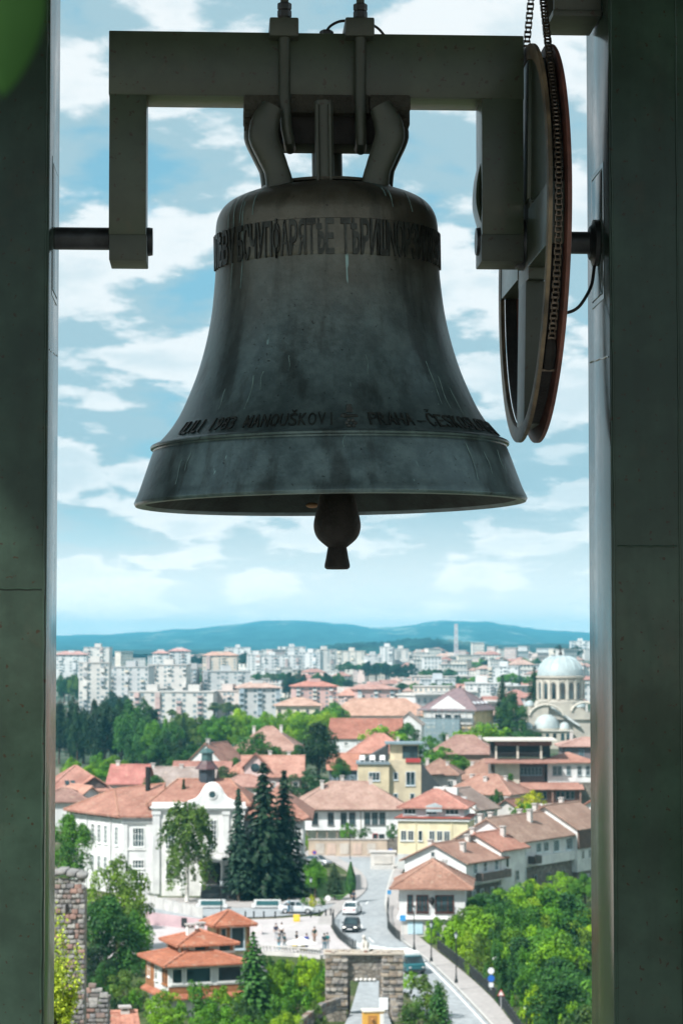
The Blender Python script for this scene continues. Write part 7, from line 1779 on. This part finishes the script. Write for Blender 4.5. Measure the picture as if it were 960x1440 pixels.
def retaining():
    e = empty('retaining_wall', G(245, 1312, 0), 0, 'long white and mauve retaining wall running down to the orange roofs', 'wall')
    o = e.location
    def seg(n, a, b, Ya, Yb, h, col, thick=.4):
        p, q = P(a[0], a[1], Ya) - o, P(b[0], b[1], Yb) - o; d = q - p
        m = MB().add([(p.x, p.y, p.z - 2.5), (q.x, q.y, q.z - 2.5), (q.x, q.y, q.z), (p.x, p.y, p.z), (p.x, p.y + thick, p.z - 2.5), (q.x, q.y + thick, q.z - 2.5), (q.x, q.y + thick, q.z), (p.x, p.y + thick, p.z)], [(0, 1, 2, 3), (7, 6, 5, 4), (3, 2, 6, 7), (0, 3, 7, 4), (1, 5, 6, 2), (0, 4, 5, 1)])
        m.build(n, M_PLASTER, e, color=col)
    seg('wall_panel', (203, 1258), (285, 1277), 292, 279, 2, (.52, .51, .49)); seg('wall_panel', (205, 1282), (322, 1298), 272, 264, 2, (.50, .36, .38)); seg('wall_panel', (322.5, 1288), (368, 1300), 266, 262, 2, (.52, .48, .48))
    for k in range(6): p = P(206 + k * 13, 1258 + k * 3, 291.5 - k * 2) - o; MB().bb(p.x - .2, p.x + .2, p.y - .15, p.y, p.z - 2.3, p.z + .12).build('buttress', M_PLASTER, e, color=(.52, .51, .49))
    MB().bb(*(lambda p: (p.x - .3, p.x + .3, p.y - .1, p.y, p.z - .9, p.z + .1))(P(259, 1292, 268) - o)).build('meter_box', M_DARKMETAL, e)
retaining()

# ------------------------------------------------------------------ vehicles
M_CARPAINT = m_obj('car_paint', .22, .04, 3, .02, .002, .6); M_TYRE = m_plain('tyre_rubber', (.015, .015, .016), .8, 0, .2, 10)
def m_lamp():
    m, nt = material('headlight_on'); em = nt.n('ShaderNodeEmission', i_0=(1, .97, .85, 1), i_1=2.5); o = nt.n('ShaderNodeOutputMaterial'); nt.link(em.outputs[0], o.inputs[0]); return m
M_LAMPON = m_lamp(); M_LAMPOFF = m_plain('lamp_glass', (.45, .46, .46), .2, .2, .1, 20); M_TAIL = m_plain('tail_lamp', (.35, .02, .02), .3, 0, .1, 20)
def loft(m, secs):
    n = len(secs[0]); vs = [p for s in secs for p in s]; fs = [tuple(range(n))[::-1], tuple(range((len(secs) - 1) * n, len(secs) * n))]
    for i in range(len(secs) - 1):
        for k in range(n): fs.append((i * n + k, i * n + (k + 1) % n, (i + 1) * n + (k + 1) % n, (i + 1) * n + k))
    return m.add(vs, fs)
def car(px, py, heading, col, label, lights=False, L_=4.2, W=1.74, H=1.42, z=.02):
    """nose along local -y"""
    e = empty('car', G(px, py, z), heading, label, 'car')
    def sec(y, zb, zt, hw, k=.9): return [(-hw, y, zb + .1), (-hw * .92, y, zb), (hw * .92, y, zb), (hw, y, zb + .1), (hw, y, (zb + zt) / 2 + .1), (hw * k, y, zt), (-hw * k, y, zt), (-hw, y, (zb + zt) / 2 + .1)]
    h = L_ / 2; w = W / 2
    loft(MB(), [sec(-h, .32, .56, w * .82), sec(-h + .12, .24, .68, w * .95), sec(-h + .6, .2, .80, w), sec(-h + 1.25, .2, .92, w), sec(h - .9, .2, .96, w), sec(h - .25, .24, .95, w * .97), sec(h, .34, .82, w * .86)]).build('body', M_CARPAINT, e, color=col, bevel=.03)
    def cab(y, zt, hw, k): return [(-hw, y, .90), (hw, y, .90), (hw * k, y, zt), (-hw * k, y, zt)]
    loft(MB(), [cab(-h + 1.15, .92, w * .9, .95), cab(-h + 1.75, H, w * .9, .80), cab(h - 1.15, H, w * .9, .80), cab(h - .35, .95, w * .88, .92)]).build('cabin_glass', M_GLASS, e, bevel=.02)
    loft(MB(), [[(-w * .74, -h + 1.72, H - .03), (w * .74, -h + 1.72, H - .03), (w * .70, -h + 1.78, H + .035), (-w * .70, -h + 1.78, H + .035)], [(-w * .74, h - 1.1, H - .03), (w * .74, h - 1.1, H - .03), (w * .70, h - 1.16, H + .035), (-w * .70, h - 1.16, H + .035)]]).build('roof', M_CARPAINT, e, color=col, bevel=.02)
    for s in (-1, 1):
        MB().bar = None
        m = MB()
        for (ya, za, yb, zb) in ((-h + 1.15, .92, -h + 1.75, H), (0.1, .92, 0.1, H), (h - .4, .95, h - 1.12, H)): m.tube([(s * w * .89, ya, za), (s * w * .735, yb, zb)], .045, 6)
        m.build('window_pillar', M_CARPAINT, e, color=col)
        for y in (-h + .78, h - .82):
            wh = MB().lathe([(.18, -.1), (.30, -.1), (.32, -.06), (.32, .06), (.30, .1), (.18, .1)], 20, Matrix.Translation((s * (w - .09), y, .32)) @ Matrix.Rotation(R(90), 4, 'Y'), closed=True).build('wheel', M_TYRE, e, smooth=True)
            MB().lathe([(.001, .07 * s), (.19, .07 * s), (.19, -.05 * s), (.001, -.05 * s)], 16, Matrix.Translation((s * (w - .07), y, .32)) @ Matrix.Rotation(R(90), 4, 'Y')).build('rim', M_METAL, wh, color=(.5, .5, .52))
        MB().ball((s * w * .68, -h + .07, .58), .14, 10, 6, (1.2, .5, .75)).build('headlight', M_LAMPON if lights else M_LAMPOFF, e, smooth=True)
        MB().bb(s * w * .62 - .14, s * w * .62 + .14, h - .06, h + .01, .62, .78).build('tail_light', M_TAIL, e)
        MB().ball((s * (w + .08), -h + 1.45, .96), .1, 8, 6, (1, .6, .8)).build('wing_mirror', M_CARPAINT, e, color=col)
    MB().bb(-.26, .26, -h - .02, -h + .03, .36, .47).build('number_plate', M_TRIM, e, color=(.8, .8, .8)); MB().bb(-.45, .45, -h + .0, -h + .06, .47, .56).build('grille', M_TYRE, e)
    return e
car(494, 1309, R(-6), (.012, .016, .022), 'dark car driving towards the camera with its headlights on', True)
car(495, 1285, R(170), (.78, .79, .80), 'white car driving away up the road')
car(417, 1284, R(88), (.55, .57, .60), 'silver car standing side on at the edge of the square')
car(446, 1217, R(60), (.25, .27, .29), 'grey car parked below the terrace wall', z=.05)
car(563, 1263, R(172), (.55, .12, .12), 'small red car half hidden beside the corner house', z=.14, L_=3.8) if False else None
def truck():
    e = empty('truck', G(581, 1369, .02), R(17), 'small truck with teal cab and long white cargo box beside the gate', 'truck')
    T = (.02, .115, .135)
    loft(MB(), [[(-.86, -1.0, .35), (.86, -1.0, .35), (.86, -1.0, .95), (-.86, -1.0, .95)], [(-.9, -.8, .3), (.9, -.8, .3), (.9, -.8, 1.05), (-.9, -.8, 1.05)], [(-.9, .75, .3), (.9, .75, .3), (.9, .75, 1.1), (-.9, .75, 1.1)]]).build('cab', M_CARPAINT, e, color=T, bevel=.04)
    loft(MB(), [[(-.86, -.75, 1.06), (.86, -.75, 1.06), (.74, -.35, 1.62), (-.74, -.35, 1.62)], [(-.86, .74, 1.06), (.86, .74, 1.06), (.76, .74, 1.62), (-.76, .74, 1.62)]]).build('windscreen', M_GLASS, e, bevel=.02)
    MB().bb(-.78, .78, -.36, .74, 1.621, 1.7).build('cab_roof', M_CARPAINT, e, color=T, bevel=.03)
    MB().bb(-.9, .9, .8, 4.2, .6, 1.9).build('cargo_box', M_TRIM, e, color=(.84, .84, .83), bevel=.03); MB().bb(-.75, .75, .76, 4.1, .35, .599).build('chassis', M_DARKMETAL, e)
    for s in (-1, 1):
        for y in (-.3, 3.3): MB().lathe([(.16, -.11), (.34, -.11), (.36, 0), (.34, .11), (.16, .11)], 18, Matrix.Translation((s * .8, y, .36)) @ Matrix.Rotation(R(90), 4, 'Y'), closed=True).build('wheel', M_TYRE, e, smooth=True)
        MB().ball((s * .65, -1.0, .68), .12, 8, 6, (1.2, .5, .9)).build('headlight', M_LAMPOFF, e); MB().tube([(s * .88, -.6, 1.1), (s * 1.12, -.65, 1.2)], .06, 6).build('wing_mirror', M_DARKMETAL, e)
    MB().bb(-.88, .88, -1.1, -1.0, .32, .5).build('bumper', M_DARKMETAL, e)
truck()

# ------------------------------------------------------------------ people
def skinned(verts, edges, radii, name, mat, parent, color, root=0, sub=1):
    me = bpy.data.meshes.new(name); me.from_pydata(verts, edges, []); o = bpy.data.objects.new(name, me); COL.objects.link(o)
    o.modifiers.new('skin', 'SKIN'); 
    for i, sv in enumerate(me.skin_vertices[0].data):
        r = radii[i]; sv.radius = r if isinstance(r, tuple) else (r, r); sv.use_root = i == root
    if sub: o.modifiers.new('sub', 'SUBSURF').levels = sub; o.modifiers['sub'].render_levels = sub
    dg = bpy.context.evaluated_depsgraph_get(); m2 = bpy.data.meshes.new_from_object(o.evaluated_get(dg)); bpy.data.objects.remove(o); bpy.data.meshes.remove(me)
    m2.materials.clear(); m2.polygons.foreach_set('use_smooth', [True] * len(m2.polygons)); m2.name = name
    return m2
M_SKIN = m_obj('skin', .6, .1, 3, .02, .002, .3); M_CLOTH = m_obj('cloth', .9, .15, 5, .2, .01, .2)
PROTO = {}
def person_meshes(stride):
    if stride in PROTO: return PROTO[stride]
    s = stride
    V = [(0, 0, .94), (0, 0, 1.12), (0, -.01, 1.36), (0, -.01, 1.47), (0, -.02, 1.55), (0, -.03, 1.66), (0, -.02, 1.74),
         (-.09, 0, .88), (-.10, -s, .50), (-.10, -s * .7, .09), (-.10, -s * .7 - .15, .03), (.09, 0, .88), (.10, s * .8, .50), (.10, s * 1.7, .11), (.10, s * 1.7 - .14, .04),
         (-.18, 0, 1.40), (-.24, s * .5, 1.15), (-.25, s * .2 - .06, .92), (-.25, s * .1 - .08, .82), (.18, 0, 1.40), (.24, -s * .5, 1.15), (.25, -s * .9 - .06, .92), (.25, -s - .08, .82)]
    E = [(0, 1), (1, 2), (2, 3), (3, 4), (4, 5), (5, 6), (0, 7), (7, 8), (8, 9), (9, 10), (0, 11), (11, 12), (12, 13), (13, 14), (2, 15), (15, 16), (16, 17), (17, 18), (2, 19), (19, 20), (20, 21), (21, 22)]
    Rr = [(.15, .11), (.14, .10), (.16, .10), .055, .055, (.085, .10), .06, .09, .06, .042, .035, .09, .06, .042, .035, .06, .043, .034, .036, .06, .043, .034, .036]
    body = skinned(V, E, Rr, 'body', M_SKIN, None, None)
    shirt = skinned([V[i] for i in (0, 1, 2, 3, 15, 16, 19, 20)], [(0, 1), (1, 2), (2, 3), (2, 4), (4, 5), (2, 6), (6, 7)], [(.175, .13), (.162, .122), (.182, .122), .066, .078, .058, .078, .058], 'shirt', M_CLOTH, None, None)
    tro = skinned([V[i] for i in (0, 7, 8, 9, 11, 12, 13)], [(0, 1), (1, 2), (2, 3), (0, 4), (4, 5), (5, 6)], [(.16, .12), .105, .077, .06, .105, .077, .06], 'trousers', M_CLOTH, None, None)
    hair = MB().lathe([(.001, .115), (.055, .10), (.098, .045), (.105, -.02), (.08, -.075)], 12, Matrix.Translation((0, 0, 1.685)), ).mesh('hair', True)
    PROTO[stride] = (body, shirt, tro, hair); return PROTO[stride]
def person(px, py, label, top, leg, hair=(.03, .02, .015), stride=.0, rz=0.0, skin=(.42, .25, .17), k=1.0):
    e = empty('person', G(px, py, .15), rz, label, 'person', 'people on the square'); e.scale = (k, k, k)
    b, s, t, h = person_meshes(stride)
    bo = obj('body', b, M_SKIN, e, skin); obj('shirt', s, M_CLOTH, e, top); obj('trousers', t, M_CLOTH, e, leg); obj('hair', h, M_CLOTH, e, hair)
person(388, 1322, 'person in dark navy top standing left on the square', (.03, .04, .08), (.45, .46, .48), stride=.0, rz=.3)
person(396, 1321, 'person in white top and black trousers beside the one in navy', (.75, .76, .76), (.02, .02, .025), stride=.05, rz=-.4)
person(392, 1337, 'person in pale blue trousers by the stone balustrade, farthest left', (.25, .34, .38), (.20, .40, .50), stride=.16, rz=1.2)
person(400, 1336, 'person in teal walking by the stone balustrade', (.03, .12, .14), (.30, .36, .38), stride=.16, rz=1.4)
person(417, 1334, 'person in black standing left under the parasol', (.015, .015, .02), (.03, .03, .035), stride=.0, rz=2.0)
person(431, 1337, 'person in bright blue standing right under the parasol', (.02, .07, .38), (.02, .05, .25), stride=.0, rz=.6)
person(442, 1327, 'person in dark green top with bare legs walking alone on the square', (.012, .035, .03), (.30, .20, .15), stride=.16, rz=.2)
person(456, 1337, 'person in dark clothes, left of the couple near the gate', (.03, .05, .06), (.10, .18, .22), stride=.05, rz=3.0)
person(460, 1336, 'person in teal top, right of the couple near the gate', (.02, .16, .17), (.45, .55, .60), stride=.05, rz=2.9)
person(406, 1284, 'person in light blue beside the silver car', (.45, .62, .72), (.12, .25, .35), stride=.0, rz=1.0)
person(497, 1272, 'person in dark jacket at the pavement edge by the cypress', (.04, .06, .09), (.05, .06, .08), stride=.05, rz=.4)
# ------------------------------------------------------------------ apartment blocks and the far town
M_FARGLASS = m_plain('far_window_glass', (.20, .25, .27), .25, 0, .3, .2, 0, 0)
M_CONCRETE = m_obj('panel_concrete', .85, .16, .12, .15, .05, .3)
g5 = random.Random(17)
def block(x0, x1, top, base, Y, label, col, floors=8, bays=8, style=0, d=14, roof=None, trim=None, group=None):
    S = FPX / Y; o = P((x0 + x1) / 2, base, Y); w = (x1 - x0) / S; h = (base - top) / S
    e = empty('apartment_block', o, R(g5.uniform(-14, 14)), label, 'apartment block', group)
    MB().bb(-w / 2, w / 2, 0, d, -6, h).build('wall', M_CONCRETE, e, color=col)
    fh = h / floors; bw = w / bays
    wn, bl, rec, bl2 = MB(), MB(), MB(), MB(); skip = g5.uniform(.04, .22)
    for i in range(bays):
        kind = (i + style) % 4
        for f in range(floors):
            x = -w / 2 + bw * (i + .5); z = fh * (f + .55)
            if g5.random() < skip: continue
            if kind in (1, 3): wn.bb(x - bw * .30, x + bw * .30, -.06, .05, z - fh * .26, z + fh * .26)
            elif kind == 2:                                  # loggia with a solid parapet
                rec.bb(x - bw * .42, x + bw * .42, -.05, .06, z - fh * .2, z + fh * .42); (bl if g5.random() < .6 else bl2).bb(x - bw * .46, x + bw * .46, -1.0, -.07, z - fh * .5, z - fh * (.12 if g5.random() < .7 else -.42))
            elif style % 3 == 0: wn.bb(x - bw * .14, x + bw * .14, -.06, .05, z - fh * .2, z + fh * .22)
    for nm, m, mat, c in (('windows', wn, M_FARGLASS, None), ('loggias', rec, M_FARGLASS, None), ('balconies', bl, M_CONCRETE, trim or tuple(min(.85, q * 1.15) for q in col)), ('enclosed_balconies', bl2, M_CONCRETE, g5.choice([(.50, .40, .38), (.45, .52, .56), (.70, .62, .52), (.40, .42, .44), (.78, .78, .78)]))):
        if m.v: q = m.build(nm, mat, e, color=c); q['kind'] = 'stuff'
    MB().bb(-w / 2 - .3, w / 2 + .3, -.3, d + .3, h, h + .5).build('parapet', M_CONCRETE, e, color=roof or tuple(q * .8 for q in col))
    n = max(1, int(w / 14))
    for k in range(n): x = -w / 2 + w * (k + .5) / n; MB().bb(x - 2.2, x + 2.2, d * .3, d * .7, h + .5, h + 3.0).build('lift_house', M_CONCRETE, e, color=tuple(q * .9 for q in col))
    if roof:
        m, _ = roof_geo(w, d, 2.2, .8, 'hip', .3); r = m.build('roof', M_ROOF, e, color=roof); r.location = (0, d / 2, h + .55)
    return e
W1, W2, W3, BG, PK = (.60, .58, .55), (.52, .53, .53), (.66, .66, .65), (.58, .50, .42), (.60, .40, .37)
block(111, 153, 933, 1004, 1080, 'white apartment tower with dark window strips, leftmost of the front row', W1, 11, 7, 1)
block(153, 209, 939, 1000, 1110, 'white apartment block, second of the front row from the left', W2, 9, 10, 2)
block(208, 262, 936, 992, 1130, 'white apartment block, third of the front row from the left', W1, 9, 10, 1)
block(262, 276, 942, 992, 1150, 'narrow grey stair tower between two white blocks', (.42, .42, .42), 9, 3, 0)
block(286, 352, 945, 990, 1150, 'white balconied block with blue shadows, right end of the front row', W2, 8, 11, 2, trim=(.72, .72, .70))
block(181, 300, 974, 1012, 950, 'long low white block with flat roof in front of the towers', W1, 5, 16, 1, trim=(.55, .40, .38))
block(296, 336, 973, 1012, 960, 'low pinkish block beside the long low white one', (.62, .54, .50), 5, 7, 2)
block(336, 394, 968, 1006, 960, 'low block with brick red end bays and blue balconies', (.62, .62, .61), 5, 9, 2, trim=(.42, .50, .55), roof=(.58, .42, .36))
block(416, 474, 966, 996, 930, 'brick red and white block with open balconies', PK, 5, 10, 2, trim=(.70, .70, .68), roof=(.55, .25, .20))
block(475, 502, 978, 994, 925, 'low pink roofed block between two brick red blocks', (.62, .48, .44), 3, 6, 0, roof=(.58, .33, .27))
block(502, 560, 970, 994, 920, 'brick red block with white balconies above the pale orange roof', PK, 4, 10, 2, trim=(.74, .74, .72), roof=(.50, .30, .26))
for i, (x0, x1, t, b, Y, lab, c, f, n, st, rf) in enumerate((
        (78, 122, 921, 946, 1700, 'white block with pink top at the far left below the hills', W3, 6, 9, 1, (.55, .33, .30)), (118, 154, 911, 948, 1720, 'tall white block at the left standing against the blue hill', W1, 9, 8, 1, None),
        (216, 238, 919, 942, 1800, 'rounded pale block with pink roof, left of a pair', W3, 5, 5, 1, (.62, .36, .32)), (238, 268, 916, 944, 1820, 'pale block with pink roof, right of a pair', W3, 6, 7, 2, (.60, .36, .34)),
        (285, 333, 922, 945, 1700, 'beige block with orange roof strip below the hill', BG, 6, 9, 1, (.60, .38, .30)), (316, 352, 911, 930, 2250, 'far white block high under the middle of the hill', W3, 5, 8, 1, None), (347, 372, 921, 944, 1800, 'white block with blank end wall left of the long white terrace', W3, 6, 4, 0, None),
        (370, 424, 922, 945, 1830, 'long white terrace of flats in the middle distance', W3, 5, 14, 2, None), (393, 430, 910, 926, 2300, 'far white flats under the hill crest, centre', W3, 4, 9, 1, None), (419, 450, 918, 942, 1850, 'white block with bright blank gable beside the dark trees', W3, 6, 6, 2, None),
        (440, 474, 914, 940, 1900, 'tall pale grey block left of the centre skyline', W1, 8, 7, 1, None), (474, 512, 916, 938, 1950, 'pale beige block in the centre skyline', (.62, .58, .52), 7, 8, 2, None), (512, 536, 922, 945, 1800, 'white balconied block beside the dark wood', W2, 7, 5, 2, None),
        (534, 552, 910, 935, 2000, 'bright white slab tower in the centre skyline', W3, 8, 3, 0, None), (552, 574, 913, 935, 2020, 'pale tower right of the bright slab', W1, 8, 5, 1, None), (574, 604, 918, 934, 2100, 'low pale flats right of the skyline towers', (.60, .56, .52), 5, 8, 2, None),
        (802, 830, 902, 914, 2400, 'white building on the rise at the right edge', W3, 3, 7, 2, None), (592, 640, 956, 970, 1150, 'long low grey building with white bands', (.55, .58, .60), 3, 10, 3, None), (686, 728, 938, 958, 1300, 'pale block with blue windows left of the conifer', (.62, .64, .64), 4, 8, 2, None), (654, 700, 962, 975, 900, 'bright white flat roofed block above the purple roof', W3, 3, 8, 0, None))):
    block(x0, x1, t, b, Y, lab, c, f, n, st, 12, rf)
# smaller far houses, each its own thing; the mesh kinds are shared
def far_house_proto(wall, roofc, kind, w, d, h, rise):
    m, _ = roof_geo(w, d, rise, .6, kind, .25); wl = MB().bb(-w / 2, w / 2, -d / 2, d / 2, -8, h); wn = MB()
    fl = max(1, int(h / 3)); n = max(2, int(w / 2.6))
    for f in range(fl):
        for i in range(n): x = -w / 2 + w * (i + .5) / n; z = h / fl * (f + .52); wn.bb(x - .6, x + .6, -d / 2 - .06, -d / 2 + .04, z - .8, z + .8)
    return wl.mesh('wall'), m.mesh('roof'), wn.mesh('windows'), h
FH = [far_house_proto(0, 0, k, w, d, h, r) for k, w, d, h, r in (('hip', 12, 10, 6, 2.6), ('gable_x', 14, 9, 5.5, 2.6), ('hip', 18, 12, 9, 3.0), ('flat', 20, 12, 10, .5), ('gable_y', 9, 11, 6, 2.4), ('flat', 14, 12, 15, .5))]
RC = [(.48, .27, .23), (.42, .22, .19), (.56, .40, .34), (.40, .27, .24), (.50, .33, .28), (.55, .50, .46)]; FW = [W3, W1, (.66, .60, .52), (.62, .50, .46), W2, (.70, .66, .60)]
nfar = 0
def far_label(k, X, Y, x):
    kind = ('hipped far house', 'low gabled far house', 'large hipped far building', 'flat roofed far building', 'narrow gabled far house', 'tall flat roofed far building')[k]
    where = 'at the left' if x < 200 else 'left of the centre' if x < 380 else 'near the centre' if x < 520 else 'left of the mast' if x < 630 else 'right of the mast' if x < 720 else 'left of the cathedral dome' if x < 770 else 'by the right post'
    row = 'in the nearest rows' if Y < 1000 else 'in the middle rows' if Y < 1500 else 'in the far rows' if Y < 2100 else 'right under the hills'
    return kind + ' ' + row + ', ' + where
for Y, x0, x1, step, kinds in ((760, 690, 800, 26, (0, 1)), (800, 600, 700, 22, (3, 0)), (860, 560, 700, 19, (0, 1, 3)), (980, 560, 810, 16, (0, 1, 2)), (1100, 440, 810, 17, (0, 1, 2, 3)), (1230, 440, 800, 16, (0, 2, 3, 1)), (1380, 360, 820, 15, (0, 1, 2, 3)), (1550, 300, 830, 15, (0, 2, 3, 1)), (1760, 380, 830, 13, (0, 2, 3, 5)), (2000, 300, 830, 13, (0, 2, 3, 5)), (2250, 80, 830, 12, (2, 3, 5)), (2500, 300, 830, 12, (2, 3, 5, 0))):
    x = x0 + g5.uniform(0, 8)
    while x < x1:
        k = g5.choice(kinds)
        if 3 > 2 and g5.random() < .86:
            X = (x - 480) * Y / FPX; yy = Y + g5.uniform(-.03, .03) * Y; z = terrain(X, yy)
            wl, rf, wn, h = FH[k]; e = empty('far_house', (X, yy, z), R(g5.uniform(-35, 35)), far_label(k, X, Y, x), 'house', 'far houses of the town')
            s = g5.uniform(.62, .95); e.scale = (s, s, s * g5.uniform(.85, 1.2))
            obj('wall', wl, M_CONCRETE, e, g5.choice(FW)); r = obj('roof', rf, M_ROOF if k not in (3, 5) else M_CONCRETE, e, g5.choice(RC) if k not in (3, 5) else (.55, .53, .50)); r.location = (0, 0, h + .02)
            q = obj('windows', wn, M_FARGLASS, e); q['kind'] = 'stuff'; nfar += 1
        x += step * g5.uniform(.75, 1.35)
# the same town outside the photograph, as one mass on each side
def town_mass(px_a, px_b, seed):
    g = random.Random(seed); W_, R_, G_ = MB(), MB(), MB()
    for Y in (430, 500, 580, 680, 790, 900, 1020, 1160, 1320, 1500, 1720, 1980, 2280):
        px = px_a + g.uniform(0, 40)
        while px < px_b:
            X = (px - 480) * Y / FPX; yy = Y * g.uniform(.97, 1.03); z = terrain(X, yy); w = g.uniform(9, 16); d = g.uniform(8, 11); h = g.uniform(4, 7) if Y < 1000 or g.random() < .6 else g.uniform(12, 26); a = R(g.uniform(-35, 35))
            M = Matrix.Translation((X, yy, z)) @ Matrix.Rotation(a, 4, 'Z'); W_.box((0, 0, h / 2 - 2), (w, d, h + 4), M)
            if h < 9:
                m, _ = roof_geo(w, d, g.uniform(2, 3), .6, g.choice(('hip', 'gable_x')), .25); R_.add(m.v, m.f, M @ Matrix.Translation((0, 0, h + .02)))
            for f in range(max(1, int(h / 3))):
                for i in range(4): G_.box((-w / 2 + w * (i + .5) / 4, -d / 2 - .02, 1.7 + f * 3), (1.2, .12, 1.5), M)
            px += g.uniform(26, 50) * 700 / Y + 8
    o = W_.build('distant_houses', M_CONCRETE, color=(.62, .60, .57)); tag(o, kind='stuff')
    tag(R_.build('roofs', M_ROOF, o, color=(.44, .24, .19)), kind='stuff'); tag(G_.build('windows', M_FARGLASS, o), kind='stuff')
town_mass(-900, 20, 5); town_mass(905, 1850, 6)
# lattice mast on the skyline
def mast():
    Y = 2100; b = P(641, 934, Y); S = FPX / Y; h = (934 - 878) / S; e = empty('radio_mast', b, 0, 'tall grey lattice mast rising against the hills', 'mast'); w0, w1 = 1.7, 1.0
    cs = [(-1, -1), (1, -1), (1, 1), (-1, 1)]
    for a, c in cs: MB().tube([(a * w0, c * w0, -4), (a * w1, c * w1, h)], .3, 5).build('leg', M_METAL, e, color=(.62, .55, .56))
    n = 12
    for k in range(n):
        za, zb_ = h * k / n, h * (k + 1) / n; wa, wb = w0 + (w1 - w0) * k / n, w0 + (w1 - w0) * (k + 1) / n; m = MB()
        for i in range(4):
            p, q = cs[i], cs[(i + 1) % 4]
            m.tube([(p[0] * wa, p[1] * wa, za), (q[0] * wb, q[1] * wb, zb_)], .16, 4); m.tube([(q[0] * wa, q[1] * wa, za), (p[0] * wb, p[1] * wb, zb_)], .16, 4); m.tube([(p[0] * wb, p[1] * wb, zb_), (q[0] * wb, q[1] * wb, zb_)], .16, 4)
        m.build('bracing', M_METAL, e, color=(.62, .50, .50) if k % 2 else (.72, .72, .72))
mast()
# ------------------------------------------------------------------ the air
hm, nt = material('air_haze')
pv_ = nt.n('ShaderNodeVolumePrincipled'); pv_.inputs['Color'].default_value = (.18, .68, .93, 1); pv_.inputs['Density'].default_value = 1.05e-4; pv_.inputs['Anisotropy'].default_value = 0.0
o = nt.n('ShaderNodeOutputMaterial'); nt.link(pv_.outputs[0], o.inputs['Volume'])
hzo = MB().bb(-5600, 5600, -120, 15500, -45, 185).build('haze', hm); hzo['kind'] = 'stuff'
